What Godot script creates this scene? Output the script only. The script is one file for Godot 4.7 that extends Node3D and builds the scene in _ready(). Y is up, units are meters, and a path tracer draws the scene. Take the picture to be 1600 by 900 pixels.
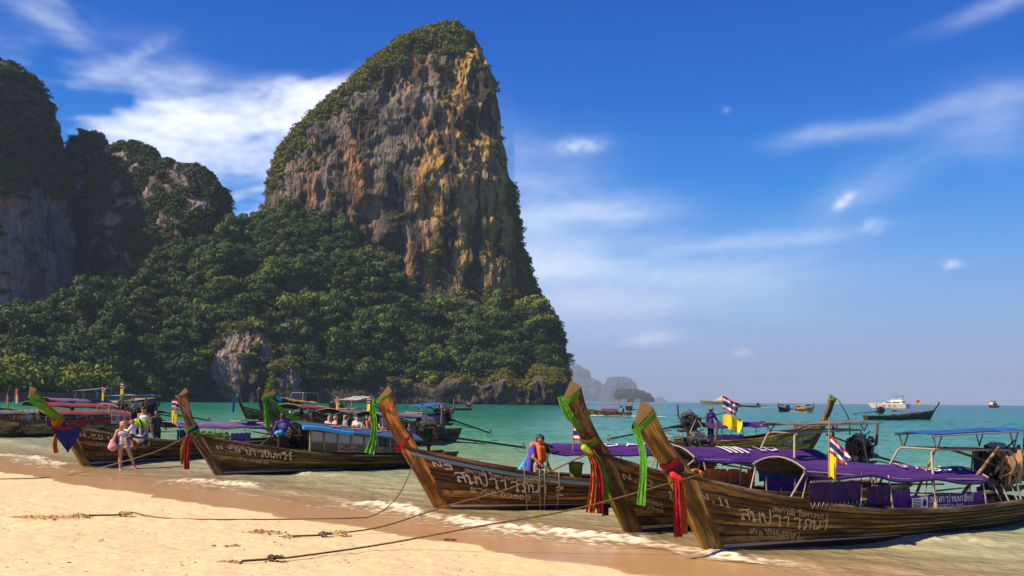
extends Node3D
# A beach with longtail boats under limestone cliffs. Metres, y up, the sea at y = 0, the camera looks along -z.

const FOC := 1250.0      # focal length in pixels of a 1600 wide frame
const MIDY := 625.8      # row of the lens axis
const EYE := 2.45
const ROLL := 0.0092
const SUN_FROM := Vector3(-0.62, 0.67, 0.29)
const SHORE := Vector2(1.46, -11.23)         # (x, z) of a point on the wet edge of the sand
const ALONG := Vector2(-0.787, -0.617)       # the shore line, away to the left
const INLAND := Vector2(-0.617, 0.787)

var rng := RandomNumberGenerator.new()
var taken := {}
var mats := {}
var tex := {}


# ---------- mesh building ----------
class MB:
	var v := PackedVector3Array()
	var c := PackedColorArray()
	var t := PackedVector2Array()
	var f := PackedInt32Array()
	var col := Color(1, 1, 1)

	func put(p: Vector3, uv := Vector2.ZERO) -> int:
		v.append(p)
		c.append(col)
		t.append(uv)
		return v.size() - 1

	func tri(a: int, b: int, d: int) -> void:
		f.append(a)
		f.append(b)
		f.append(d)

	func quad(a: Vector3, b: Vector3, d: Vector3, e: Vector3) -> void:
		var i := put(a, Vector2(0, 0))
		put(b, Vector2(1, 0))
		put(d, Vector2(1, 1))
		put(e, Vector2(0, 1))
		tri(i, i + 1, i + 2)
		tri(i, i + 2, i + 3)

	func triangle(a: Vector3, b: Vector3, d: Vector3) -> void:
		var i := put(a)
		put(b)
		put(d)
		tri(i, i + 1, i + 2)

	func grid(p: PackedVector3Array, w: int, closed := false, uvk := Vector2(1, 1), cols := PackedColorArray()) -> void:
		var h := p.size() / w
		var base := v.size()
		for j in h:
			for i in w:
				var k := j * w + i
				v.append(p[k])
				c.append(cols[k] if cols.size() else col)
				t.append(Vector2(float(i) / (w - 1) * uvk.x, float(j) / maxf(h - 1, 1) * uvk.y))
		for j in h - 1:
			for i in (w if closed else w - 1):
				var a := base + j * w + i
				var b := base + j * w + (i + 1) % w
				f.append_array(PackedInt32Array([a, b, b + w, a, b + w, a + w]))

	func box(at: Vector3, size: Vector3, turn := Basis.IDENTITY) -> void:
		var e := size * 0.5
		for ax in 3:
			for s in [-1.0, 1.0]:
				var n := Vector3.ZERO
				n[ax] = s * e[ax]
				var p := Vector3.ZERO
				p[(ax + 1) % 3] = e[(ax + 1) % 3] * s
				var q := Vector3.ZERO
				q[(ax + 2) % 3] = e[(ax + 2) % 3]
				quad(at + turn * (n - p - q), at + turn * (n - p + q), at + turn * (n + p + q), at + turn * (n + p - q))

	# a box with its four long edges cut (long axis x), for timber and pads
	func bar(a: Vector3, b: Vector3, wide: float, thick: float, up := Vector3.UP) -> void:
		var x := (b - a).normalized()
		var s := x.cross(up).normalized()
		var u := s.cross(x).normalized()
		var k := minf(wide, thick) * 0.18
		var hw := wide * 0.5
		var ht := thick * 0.5
		var sec := [Vector2(-hw + k, -ht), Vector2(hw - k, -ht), Vector2(hw, -ht + k), Vector2(hw, ht - k), Vector2(hw - k, ht), Vector2(-hw + k, ht), Vector2(-hw, ht - k), Vector2(-hw, -ht + k)]
		var len := a.distance_to(b)
		for i in 8:
			var p: Vector2 = sec[i]
			var q: Vector2 = sec[(i + 1) % 8]
			var P := s * p.x + u * p.y
			var Q := s * q.x + u * q.y
			var n := put(a + P, Vector2(0, i / 8.0))
			put(a + Q, Vector2(0, (i + 1) / 8.0))
			put(b + Q, Vector2(len, (i + 1) / 8.0))
			put(b + P, Vector2(len, i / 8.0))
			tri(n, n + 1, n + 2)
			tri(n, n + 2, n + 3)
		for e in [a, b]:
			var m := put(e)
			for i in 8:
				put(e + s * sec[i].x + u * sec[i].y)
			for i in 8:
				tri(m, m + 1 + i, m + 1 + (i + 1) % 8)

	func tube(p: Array, r, n := 6, caps := true) -> void:
		var cnt := p.size()
		var base := v.size()
		var side := Vector3.ZERO
		var run := 0.0
		for i in cnt:
			var d: Vector3 = (p[mini(i + 1, cnt - 1)] - p[maxi(i - 1, 0)]).normalized()
			if side == Vector3.ZERO:
				side = d.cross(Vector3.UP if absf(d.y) < 0.9 else Vector3.RIGHT).normalized()
			side = (side - d * side.dot(d)).normalized()
			var up := side.cross(d)
			var rr: float = r[i] if r is Array else r
			if i:
				run += p[i].distance_to(p[i - 1])
			for k in n:
				var a := TAU * k / n
				put(p[i] + (side * cos(a) + up * sin(a)) * rr, Vector2(float(k) / n, run))
		for i in cnt - 1:
			for k in n:
				var a := base + i * n + k
				var b := base + i * n + (k + 1) % n
				f.append_array(PackedInt32Array([a, b, b + n, a, b + n, a + n]))
		if caps:
			for e in [0, cnt - 1]:
				var m := put(p[e])
				for k in n:
					put(v[base + e * n + k])
				for k in n:
					tri(m, m + 1 + k, m + 1 + (k + 1) % n)

	func ball(at: Vector3, r: Vector3, n := 10, m := 6) -> void:
		var p := PackedVector3Array()
		for j in m + 1:
			for i in n:
				var a := TAU * i / n
				var b := PI * j / m
				p.append(at + Vector3(cos(a) * sin(b) * r.x, cos(b) * r.y, sin(a) * sin(b) * r.z))
		grid(p, n, true)

	# a sheet of cloth with a little thickness: a grid, its copy pushed along the normals, no rim
	func cloth(p: PackedVector3Array, w: int, thick := 0.008, cols := PackedColorArray(), uvk := Vector2(1, 1)) -> void:
		grid(p, w, false, uvk, cols)
		var h := p.size() / w
		var q := PackedVector3Array()
		for j in h:
			for i in w:
				var du := p[j * w + mini(i + 1, w - 1)] - p[j * w + maxi(i - 1, 0)]
				var dv := p[mini(j + 1, h - 1) * w + i] - p[maxi(j - 1, 0) * w + i]
				q.append(p[j * w + i] + du.cross(dv).normalized() * thick)
		grid(q, w, false, uvk, cols)
		var rim := PackedInt32Array()
		for i in w:
			rim.append(i)
		for j in range(1, h):
			rim.append(j * w + w - 1)
		for i in range(w - 2, -1, -1):
			rim.append((h - 1) * w + i)
		for j in range(h - 2, 0, -1):
			rim.append(j * w)
		for k in rim.size():
			var a := rim[k]
			var b := rim[(k + 1) % rim.size()]
			if cols.size():
				col = cols[a]
			quad(p[a], p[b], q[b], q[a])

	func add(o: MB, x: Transform3D) -> void:
		var base := v.size()
		for i in o.v.size():
			v.append(x * o.v[i])
		c.append_array(o.c)
		t.append_array(o.t)
		for i in o.f:
			f.append(base + i)

	func normals() -> PackedVector3Array:
		var n := PackedVector3Array()
		n.resize(v.size())
		for i in range(0, f.size(), 3):
			var a := f[i]
			var b := f[i + 1]
			var d := f[i + 2]
			var m := (v[d] - v[a]).cross(v[b] - v[a])
			n[a] += m
			n[b] += m
			n[d] += m
		for i in n.size():
			n[i] = n[i].normalized() if n[i].length_squared() > 1e-20 else Vector3.UP
		return n

	func mesh() -> ArrayMesh:
		var a := []
		a.resize(Mesh.ARRAY_MAX)
		a[Mesh.ARRAY_VERTEX] = v
		a[Mesh.ARRAY_NORMAL] = normals()
		a[Mesh.ARRAY_COLOR] = c
		a[Mesh.ARRAY_TEX_UV] = t
		a[Mesh.ARRAY_INDEX] = f
		var m := ArrayMesh.new()
		m.add_surface_from_arrays(Mesh.PRIMITIVE_TRIANGLES, a)
		return m


# ---------- naming and tagging ----------
func numbered(called: String, parent: Node) -> String:
	var key := "%d/%s" % [parent.get_instance_id(), called]
	var n: int = taken.get(key, 0)
	taken[key] = n + 1
	return called if n == 0 else "%s_%03d" % [called, n]


func obj(called: String, m, material: Material, parent: Node = self) -> MeshInstance3D:
	var o := MeshInstance3D.new()
	o.mesh = m.mesh() if m is MB else m
	o.material_override = material
	o.name = numbered(called, parent)
	parent.add_child(o, true)
	return o


func spot(called: String, where: Vector3, turn := 0.0, parent: Node = self) -> Node3D:
	var o := Node3D.new()
	o.name = numbered(called, parent)
	parent.add_child(o, true)
	o.position = where
	o.rotation.y = turn
	return o


func tag(o: Node, label: String, category: String, group := "") -> Node:
	o.set_meta("label", label)
	o.set_meta("category", category)
	if group:
		o.set_meta("group", group)
	return o


func kind(o: Node, what: String, label := "") -> Node:
	o.set_meta("kind", what)
	if label:
		o.set_meta("label", label)
	return o


func copy_of(o: Node3D, label := "") -> Node3D:
	var r: Node3D = o.duplicate()
	r.name = numbered(String(o.name), self)
	add_child(r, true)
	if label:
		r.set_meta("label", label)
	return r


# ---------- places ----------
func at(px: float, py: float, d: float) -> Vector3:
	var u := px - 800.0
	var w := MIDY - py
	return Vector3((u * cos(ROLL) - w * sin(ROLL)) * d / FOC, EYE + (u * sin(ROLL) + w * cos(ROLL)) * d / FOC, -d)


func on_sea(px: float, py: float, y := 0.0) -> Vector3:
	var u := px - 800.0
	var w := MIDY - py
	var d := (EYE - y) * FOC / -(u * sin(ROLL) + w * cos(ROLL))
	return at(px, py, d)


func shore_at(x: float, z: float) -> Vector2:   # (metres along to the left, metres inland)
	var p := Vector2(x, z) - SHORE
	return Vector2(p.dot(ALONG), p.dot(INLAND))


func from_shore(a: float, s: float) -> Vector2:
	return SHORE + ALONG * a + INLAND * s


# ---------- materials ----------
func mat(called: String, color: Color, rough := 0.8, metal := 0.0, vert := false) -> StandardMaterial3D:
	if mats.has(called):
		return mats[called]
	var m := StandardMaterial3D.new()
	m.resource_name = called
	m.albedo_color = color.linear_to_srgb() if not vert else Color.WHITE
	m.vertex_color_use_as_albedo = vert
	m.roughness = rough
	m.metallic = metal
	m.cull_mode = BaseMaterial3D.CULL_DISABLED
	mats[called] = m
	return m


func noise(freq: float, octaves := 4, seed_ := 1, kind_ := FastNoiseLite.TYPE_SIMPLEX_SMOOTH) -> FastNoiseLite:
	var n := FastNoiseLite.new()
	n.noise_type = kind_
	n.frequency = freq
	n.seed = seed_
	n.fractal_type = FastNoiseLite.FRACTAL_FBM if octaves > 1 else FastNoiseLite.FRACTAL_NONE
	n.fractal_octaves = octaves
	return n


func ridged(freq: float, octaves := 4, seed_ := 1) -> FastNoiseLite:
	var n := noise(freq, octaves, seed_)
	n.fractal_type = FastNoiseLite.FRACTAL_RIDGED
	return n


func seamless(n: FastNoiseLite, size: int) -> ImageTexture:
	var im := n.get_seamless_image(size, size)
	im.convert(Image.FORMAT_RGB8)
	return ImageTexture.create_from_image(im)


func relief(m: StandardMaterial3D, t: Texture2D, cm: float, scale: float, world := true) -> StandardMaterial3D:
	m.heightmap_enabled = true
	m.heightmap_texture = t
	m.heightmap_scale = cm
	m.uv1_triplanar = true
	m.uv1_world_triplanar = world
	m.uv1_scale = Vector3.ONE * scale
	return m


func grey_tex(lo: float, hi: float, n: FastNoiseLite, size := 256) -> ImageTexture:   # a colour texture that only mottles
	var im := n.get_seamless_image(size, size)
	im.convert(Image.FORMAT_RGB8)
	for y in size:
		for x in size:
			var k := lerpf(lo, hi, im.get_pixel(x, y).r)
			im.set_pixel(x, y, Color(k, k, k))
	return ImageTexture.create_from_image(im)


# ---------- sky ----------
func sky_picture() -> ImageTexture:
	var w := 2560
	var h := 1280
	var n1 := noise(0.011, 5, 11)
	var n2 := noise(0.0042, 4, 23)
	var n3 := noise(0.03, 4, 31)
	var warp := noise(0.006, 3, 47)
	# wisps: place along the horizon and above it (in pixels of a flat 1600 wide frame), length, height, slope, strength
	var wisps := [
		[300, 222, 250, 46, -0.10, 1.3], [150, 255, 150, 80, 0.0, 1.05], [430, 168, 120, 28, -0.20, 1.0], [380, 310, 110, 62, -0.1, 1.0], [20, 70, 110, 40, 0.55, 0.34], [185, 140, 40, 12, -0.7, 0.14],
		[945, 228, 40, 14, -0.12, 0.36], [960, 330, 130, 26, -0.04, 0.5], [850, 280, 130, 80, 0.0, 0.24], [1000, 450, 330, 70, 0.0, 0.42], [880, 390, 120, 70, 0.0, 0.28], [1250, 382, 130, 12, -0.05, 0.4], [1330, 235, 80, 14, -0.05, 0.26], [1500, 224, 130, 16, -0.10, 0.26],
		[1560, 90, 90, 15, -0.22, 0.2], [1400, 310, 110, 40, -0.4, 0.12], [1550, 250, 90, 50, 0.0, 0.16], [930, 500, 240, 90, 0.0, 0.2],
		[1356, 333, 14, 9, -0.5, 0.6], [1062, 531, 40, 10, -0.14, 0.85], [1208, 550, 14, 7, 0.0, 0.7], [1502, 433, 14, 6, 0.0, 0.42], [1398, 372, 16, 10, 0.0, 0.22], [1180, 183, 6, 4, 0.0, 0.2],
	]
	var data := PackedFloat32Array()
	data.resize(w * h * 3)
	var stops := [[-0.02, Color(0.31, 0.385, 0.56)], [0.05, Color(0.31, 0.40, 0.60)], [0.10, Color(0.235, 0.39, 0.66)], [0.17, Color(0.115, 0.335, 0.70)], [0.25, Color(0.018, 0.225, 0.64)], [0.36, Color(0.0, 0.128, 0.52)], [0.47, Color(0.0, 0.082, 0.42)], [0.8, Color(0.001, 0.056, 0.36)], [1.6, Color(0.001, 0.055, 0.37)]]
	for y in h:
		var el := (0.5 - (y + 0.5) / h) * PI
		if el < -0.02:
			for x in w:
				var o := (y * w + x) * 3
				data[o] = 0.17
				data[o + 1] = 0.21
				data[o + 2] = 0.22
			continue
		var base := Color()
		for i in stops.size() - 1:
			if el >= stops[i][0]:
				base = stops[i][1].lerp(stops[i + 1][1], clampf((el - stops[i][0]) / (stops[i + 1][0] - stops[i][0]), 0, 1))
		var py := MIDY - tan(minf(el, 1.3)) * FOC
		for x in w:
			var az := ((x + 0.5) / w - 0.5) * TAU
			var px := 800.0 + az * FOC * 1.06
			# the same kinds of wisps all round the sky
			var q := fposmod(px + 0.0, 2100.0)
			var a := 0.0
			if el < 0.75:
				var b := Vector2(q, py)
				var wob := warp.get_noise_2d(px, py) * 17.0
				for s in wisps:
					var dx: float = q - s[0]
					if dx > 1050.0:
						dx -= 2100.0
					if absf(dx) > s[2] * 2.6:
						continue
					var dy: float = py - s[1] - dx * s[4] + wob * minf(1.0, s[3] / 30.0)
					var e: float = dx * dx / (s[2] * s[2]) + dy * dy / (s[3] * s[3])
					if e > 6.5:
						continue
					var g: float = exp(-e * 1.3) * s[5]
					if s[2] > 50.0:
						var along: float = n1.get_noise_2d((px + dy * 0.8) * 0.36, (py - dx * s[4]) * 1.5) * 0.9 + n2.get_noise_2d(px * 0.8, py * 2.0) * 0.7
						var veil := smoothstep(560.0, 760.0, q)
						g *= clampf(lerpf(0.58, 0.80, veil) + along * lerpf(1.35, 0.65, veil), 0.0, 1.35)
						g += g * n3.get_noise_2d(px * 0.9 + dy, py * 2.6) * lerpf(0.7, 0.30, veil)
					else:
						g *= clampf(1.0 + n3.get_noise_2d(px * 1.6, py * 2.2) * 1.1, 0, 1.4)
					a += maxf(g, 0.0)
				b = b
			a = 1.0 - exp(-a * 1.35)
			var cl := Color(1.06, 1.04, 1.04).lerp(Color(0.52, 0.58, 0.75), clampf(1.0 - (el - 0.03) / 0.16, 0, 1))
			var r := base.lerp(cl, clampf(a, 0, 1))
			var o := (y * w + x) * 3
			data[o] = r.r * 0.72
			data[o + 1] = r.g * 0.76
			data[o + 2] = r.b * 0.82
	return ImageTexture.create_from_image(Image.create_from_data(w, h, false, Image.FORMAT_RGBF, data.to_byte_array()))


# ---------- beach and sea ----------
var n_sand: FastNoiseLite
var n_wave: FastNoiseLite
var n_chop: FastNoiseLite
var n_foam: FastNoiseLite
var n_edge: FastNoiseLite


func sand_y(x: float, z: float) -> float:
	var q := shore_at(x, z)
	var s := q.y + 1.7 + n_edge.get_noise_1d(q.x * 1.3) * 0.35
	var y := 0.05 * s if s < 30.0 else 1.5 + (s - 30.0) * 0.01
	if s < -2.0:
		y = -0.1 - 2.6 * (1.0 - exp((s + 2.0) * 0.028))
	return y


func spaced(lo: float, a: float, b: float, hi: float, step: float, grow := 1.16) -> PackedFloat32Array:
	var left := PackedFloat32Array()
	var p := a
	var d := step
	while p > lo:
		d *= grow
		p -= d
		left.append(maxf(p, lo))
	left.reverse()
	p = a
	while p < b:
		left.append(p)
		p += step
	d = step
	while p < hi:
		left.append(p)
		d *= grow
		p += d
	left.append(hi)
	return left


func build_beach() -> void:
	n_sand = noise(0.9, 4, 5)
	n_edge = noise(0.12, 3, 8)
	var dents := noise(2.2, 2, 15)
	var xs := spaced(-700.0, -14.0, 12.0, 900.0, 0.07)
	var zs := spaced(-14000.0, -18.0, -6.0, 60.0, 0.07)
	var p := PackedVector3Array()
	var cols := PackedColorArray()
	for z in zs:
		for x in xs:
			var y := sand_y(x, z)
			var q := shore_at(x, z)
			var dry := smoothstep(0.0, 1.2, q.y)
			if dry > 0.0 and absf(x) < 30.0 and z > -40.0:
				y += dry * (n_sand.get_noise_2d(x, z) * 0.022 + dents.get_noise_2d(x * 0.8, z * 1.2) * 0.015)
			p.append(Vector3(x, y, z))
			var k := 1.0 + 0.10 * n_sand.get_noise_2d(x * 0.4 + 40.0, z * 0.4)
			cols.append(Color(0.80 * k, 0.625 * k, 0.345 * k))
	var b := MB.new()
	b.grid(p, xs.size(), false, Vector2(1, 1), cols)
	var m := mat("dry sand", Color.WHITE, 0.95, 0.0, true)
	relief(m, seamless(noise(0.02, 5, 3), 512), 2.0, 0.2)
	m.albedo_texture = grey_tex(0.86, 1.0, noise(0.06, 4, 6), 512)
	kind(obj("sand_ground", b, m), "structure", "pale golden dry sand of the beach")
	# the strip that the last waves left wet
	var w := MB.new()
	var q2 := PackedVector3Array()
	var rows := 26
	var n := 0
	for i in range(-160, 460):
		var a := i * 0.1
		var edge := 0.02 + n_edge.get_noise_1d(a * 3.1 + 70.0) * 0.42 + n_edge.get_noise_1d(a * 11.0) * 0.10
		for j in rows:
			var s := lerpf(edge, -9.0, pow(float(j) / (rows - 1), 1.4))
			var xz := from_shore(a, s)
			q2.append(Vector3(xz.x, sand_y(xz.x, xz.y) + (0.006 if j else -0.02), xz.y))
		n += 1
	w.col = Color(0.50, 0.30, 0.135)
	w.grid(q2, rows)
	var wm := mat("wet sand", Color.WHITE, 0.24, 0.0, true)
	wm.metallic_specular = 0.42
	relief(wm, seamless(noise(0.012, 4, 13), 512), 0.8, 0.25)
	kind(obj("wet_sand", w, wm), "structure", "dark wet sand along the water's edge")


func wave_line(a: float) -> float:     # where the breaking wave stands, metres inland of the wet edge
	return -2.75 + 0.55 * sin(a * 0.34 + 0.9) + n_edge.get_noise_1d(a * 2.0 + 30.0) * 0.7


func sea_y(a: float, s: float, x: float, z: float) -> float:
	var out := clampf((-1.7 - s) / 4.0, 0.0, 1.0)
	var y := n_wave.get_noise_2d(a * 0.5, s * 1.6) * 0.085 * out
	y += n_chop.get_noise_2d(a * 0.6, s * 1.5) * 0.020 * out
	var e := s - wave_line(a)
	var amp := 0.10 * clampf(0.55 + n_edge.get_noise_1d(a * 1.2 + 9.0) * 1.5, 0.1, 1.0)
	y += amp * (exp(-pow(e / (0.16 if e > 0.0 else 0.75), 2.0)))
	var e2 := s - wave_line(a + 40.0) + 4.2
	y += 0.07 * clampf(0.4 + n_edge.get_noise_1d(a * 1.1 + 77.0) * 1.8, 0.0, 1.0) * exp(-pow(e2 / (0.3 if e2 > 0.0 else 1.1), 2.0))
	# chop further out, crests across the view
	if s < -8.0:
		var far := clampf((-8.0 - s) / 20.0, 0.0, 1.0) * clampf(1.0 - (-s - 250.0) / 350.0, 0.0, 1.0)
		y += far * (n_wave.get_noise_2d(x * 0.55, z * 2.4) * 0.16 + n_chop.get_noise_2d(x * 0.10, z * 0.62) * 0.10)
	return y


func build_sea() -> void:
	n_wave = noise(0.16, 3, 61)
	n_chop = noise(0.9, 3, 62)
	n_foam = noise(1.1, 5, 63)
	var lace := ridged(1.6, 3, 64)
	var fine_foam := noise(5.0, 4, 66)
	var streak := noise(0.5, 4, 65)
	var aa := spaced(-15000.0, -13.0, 33.0, 15000.0, 0.10, 1.06)
	var ss := spaced(-15000.0, -13.0, 0.2, 0.4, 0.05, 1.021)
	var p := PackedVector3Array()
	var cols := PackedColorArray()
	# colour of the water with depth: metres out from the wet edge
	var tone := [[0.0, Color(0.30, 0.20, 0.10, 0.10)], [1.8, Color(0.46, 0.34, 0.19, 0.25)], [3.2, Color(0.43, 0.355, 0.205, 0.55)], [5.5, Color(0.40, 0.375, 0.23, 0.88)], [9.0, Color(0.29, 0.33, 0.205, 1.0)], [16.0, Color(0.175, 0.29, 0.17, 1.0)], [30.0, Color(0.065, 0.235, 0.155, 1.0)], [90.0, Color(0.018, 0.165, 0.125, 1.0)], [400.0, Color(0.005, 0.108, 0.095, 1.0)], [2500.0, Color(0.003, 0.062, 0.070, 1.0)]]
	for s in ss:
		var base: Color = tone[-1][1]
		for i in tone.size() - 1:
			if -s < tone[i + 1][0]:
				base = tone[i][1].lerp(tone[i + 1][1], clampf((-s - tone[i][0]) / (tone[i + 1][0] - tone[i][0]), 0, 1))
				break
		for a in aa:
			var xz := SHORE + ALONG * a + INLAND * s
			var y := 0.0
			var k := base
			if s > -620.0 and absf(a) < 900.0:
				y = sea_y(a, s, xz.x, xz.y)
			var swash := -1.75 + n_edge.get_noise_1d(a * 2.4 + 5.0) * 0.8 + n_edge.get_noise_1d(a * 9.0) * 0.16
			if s > -14.0:
				var ground := sand_y(xz.x, xz.y)
				if s > swash - 0.6:
					y = maxf(y, ground + 0.012)
				var e := s - wave_line(a)
				var f := 0.0
				var nz := n_foam.get_noise_2d(a * 0.9, s * 1.3)
				var lc := lace.get_noise_2d(a, s * 1.4)
				# the broken crest and the lace it leaves behind
				var strong := clampf(0.55 + n_edge.get_noise_1d(a * 1.2 + 9.0) * 1.7 + 0.8 * exp(-pow((a + 1.8) / 1.6, 2.0)) + 0.5 * exp(-pow((a - 8.5) / 2.0, 2.0)), 0.0, 1.0)
				var fz := fine_foam.get_noise_2d(a * 0.8, s * 1.2)
				var bias := -1.0
				if e > -0.6 and e < 1.5:
					bias = -0.10 + 0.55 * exp(-pow((e - 0.10) / 0.13, 2.0)) + 0.10 * smoothstep(1.3, 0.2, e) - 0.45 * smoothstep(0.7, 1.4, e) - 0.6 * smoothstep(-0.05, -0.55, e)
				f = strong * smoothstep(0.02, 0.55, fz * 1.25 + bias + nz * 0.40)
				f = maxf(f, strong * smoothstep(0.75, 0.95, lc) * smoothstep(1.6, 0.6, absf(e - 0.6)) * 0.55)
				var e2 := s - wave_line(a + 40.0) + 4.2
				f = maxf(f, clampf(n_edge.get_noise_1d(a * 1.1 + 77.0) * 1.9 - 0.05, 0.0, 1.0) * smoothstep(0.5, 0.0, absf(e2)) * smoothstep(-0.05, 0.25, fz + nz * 0.4))
				# the thin white lip of the swash
				f = maxf(f, smoothstep(0.20, 0.03, absf(s - swash + 0.04)) * clampf(0.40 + fz * 1.9, 0.0, 0.9))
				f = clampf(f, 0, 1)
				if s > swash:
					k.a = 0.0
					f = 0.0
				y += f * (0.008 + 0.03 * maxf(fz + 0.1, 0.0)) * (1.0 if s < swash - 0.2 else 0.3)
				var st := streak.get_noise_2d(a * 0.35, s * 1.8)
				k = k.lerp(Color(k.r * 1.25, k.g * 1.25, k.b * 1.2, k.a), clampf(st * 0.4, 0, 1))
				k = k.lerp(Color(0.80, 0.73, 0.60, 1.0), f * 0.9)
			elif s > -700.0:
				var st := streak.get_noise_2d(a * 0.03, s * 0.22)
				k = Color(k.r * (1.0 + st * 0.35), k.g * (1.0 + st * 0.22), k.b * (1.0 + st * 0.18), k.a)
			p.append(Vector3(xz.x, y, xz.y))
			cols.append(k)
	var b := MB.new()
	b.grid(p, aa.size(), false, Vector2(1, 1), cols)
	var m := mat("sea water", Color.WHITE, 1.0, 0.0, true)
	m.transparency = BaseMaterial3D.TRANSPARENCY_ALPHA
	m.metallic_specular = 0.17
	var flat := Image.create(4, 4, false, Image.FORMAT_RGB8)
	flat.fill(Color(0.20, 0.20, 0.20))
	m.roughness_texture = ImageTexture.create_from_image(flat)
	m.roughness_texture_channel = BaseMaterial3D.TEXTURE_CHANNEL_RED
	var ripple := noise(0.012, 5, 71)
	ripple.domain_warp_enabled = true
	ripple.domain_warp_amplitude = 18.0
	relief(m, seamless(ripple, 1024), 14.0, 0.06)
	kind(obj("sea_water", b, m), "structure", "turquoise sea, sandy and foaming at the shore")


# ---------- cliffs, islands and forest ----------
func profile(rows: Array, py: float) -> Vector2:      # left and right edge of an outline at a row
	if py <= rows[0][0]:
		return Vector2(rows[0][1], rows[0][2])
	for i in rows.size() - 1:
		if py <= rows[i + 1][0]:
			var k: float = (py - rows[i][0]) / (rows[i + 1][0] - rows[i][0])
			return Vector2(lerpf(rows[i][1], rows[i + 1][1], k), lerpf(rows[i][2], rows[i + 1][2], k))
	return Vector2(rows[-1][1], rows[-1][2])


# A tower of rock: level outlines stacked up, round in plan, worn by ridges and hollows. Returns the points where shrubs can root.
# look(height share, share across, point, ridge) gives the stone's colour; green(...) the chance of growth
func rock(called: String, label: String, rows: Array, d: float, depth: float, nu: int, nv: int, rough: float, look: Callable, green: Callable, seeds: int, material: Material, square := 2.8) -> Array:
	var big := noise(0.020 / rough, 3, seeds)
	var mid := ridged(0.055 / rough, 4, seeds + 1)
	var fine := ridged(0.16 / rough, 3, seeds + 2)
	var tint_y := noise(0.03, 3, seeds + 3)
	var top: float = rows[0][0]
	var bottom: float = rows[-1][0]
	var scale := d / FOC
	var b := MB.new()
	var p := PackedVector3Array()
	var cols := PackedColorArray()
	var roots := []
	for j in nv:
		var fj := float(j) / (nv - 1)
		var py := lerpf(top, bottom, fj)
		var e := profile(rows, py)
		var L := at(e.x, py, d)
		var R := at(e.y, py, d)
		var mid_p := (L + R) * 0.5
		var half := L.distance_to(R) * 0.5
		var dz := minf(depth * pow(clampf(fj / 0.4, 0.02, 1.0), 0.7), half * 1.25)
		for i in nu:
			# more of the columns on the side that faces the beach
			var q := float(i) / nu
			var ang := TAU * q - 0.30 * sin(TAU * q * 2.0) * 0.0
			ang = PI + (q * 2.0 * PI if q < 0.0 else TAU * q)
			if q < 0.78:
				ang = PI + 0.12 * PI - (q / 0.78) * 1.24 * PI
			else:
				ang = -0.12 * PI - ((q - 0.78) / 0.22) * 0.76 * PI
			var cs := cos(ang)
			var sn := sin(ang)
			var x := signf(cs) * pow(absf(cs), 2.0 / square)
			var z := signf(sn) * pow(absf(sn), 2.0 / square)
			var pt := mid_p + Vector3(x * half, 0, z * dz)
			var out := Vector3(cs, 0, sn).normalized()
			var s := Vector3(pt.x, pt.y * 0.13, pt.z)
			var m := mid.get_noise_3dv(s)
			var f := fine.get_noise_3dv(s)
			var g := big.get_noise_3dv(pt * 1.6)
			var edge := 1.0 - smoothstep(0.75, 1.0, absf(x)) * 0.45
			pt += out * (g * 7.0 * edge + m * 3.8 * edge + f * 1.5) * rough
			pt.y += (mid.get_noise_3d(pt.x * 1.5, 7.0, pt.z * 1.5) * 2.5 + f * 1.2) * rough * (1.0 if fj > 0.02 else 0.5)
			if square > 4.0:
				pt.y += (tint_y.get_noise_1d(pt.x) * 11.0 + 1.5) * (1.0 - fj)
			pt.y = EYE + (pt.y - EYE) * (1.0 - maxf(z, 0.0) * dz / d)      # the face leans back, the rim of each level rises to the rear
			p.append(pt)
			cols.append(look.call(fj, x, pt, m, f))
			if z > -0.25:
				var c: float = green.call(fj, x, pt, g)
				if c > 0.0 and rng.randf() < c:
					roots.append([pt, out])
	b.grid(p, nu, true, Vector2(1, 1), cols)
	var cap := b.put(at((profile(rows, top).x + profile(rows, top).y) * 0.5, top, d) + Vector3(0, 0.5, 0))
	b.c[cap] = cols[0]
	for i in nu:
		b.tri(cap, i, (i + 1) % nu)
	kind(obj(called, b, material), "structure", label)
	return roots


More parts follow.
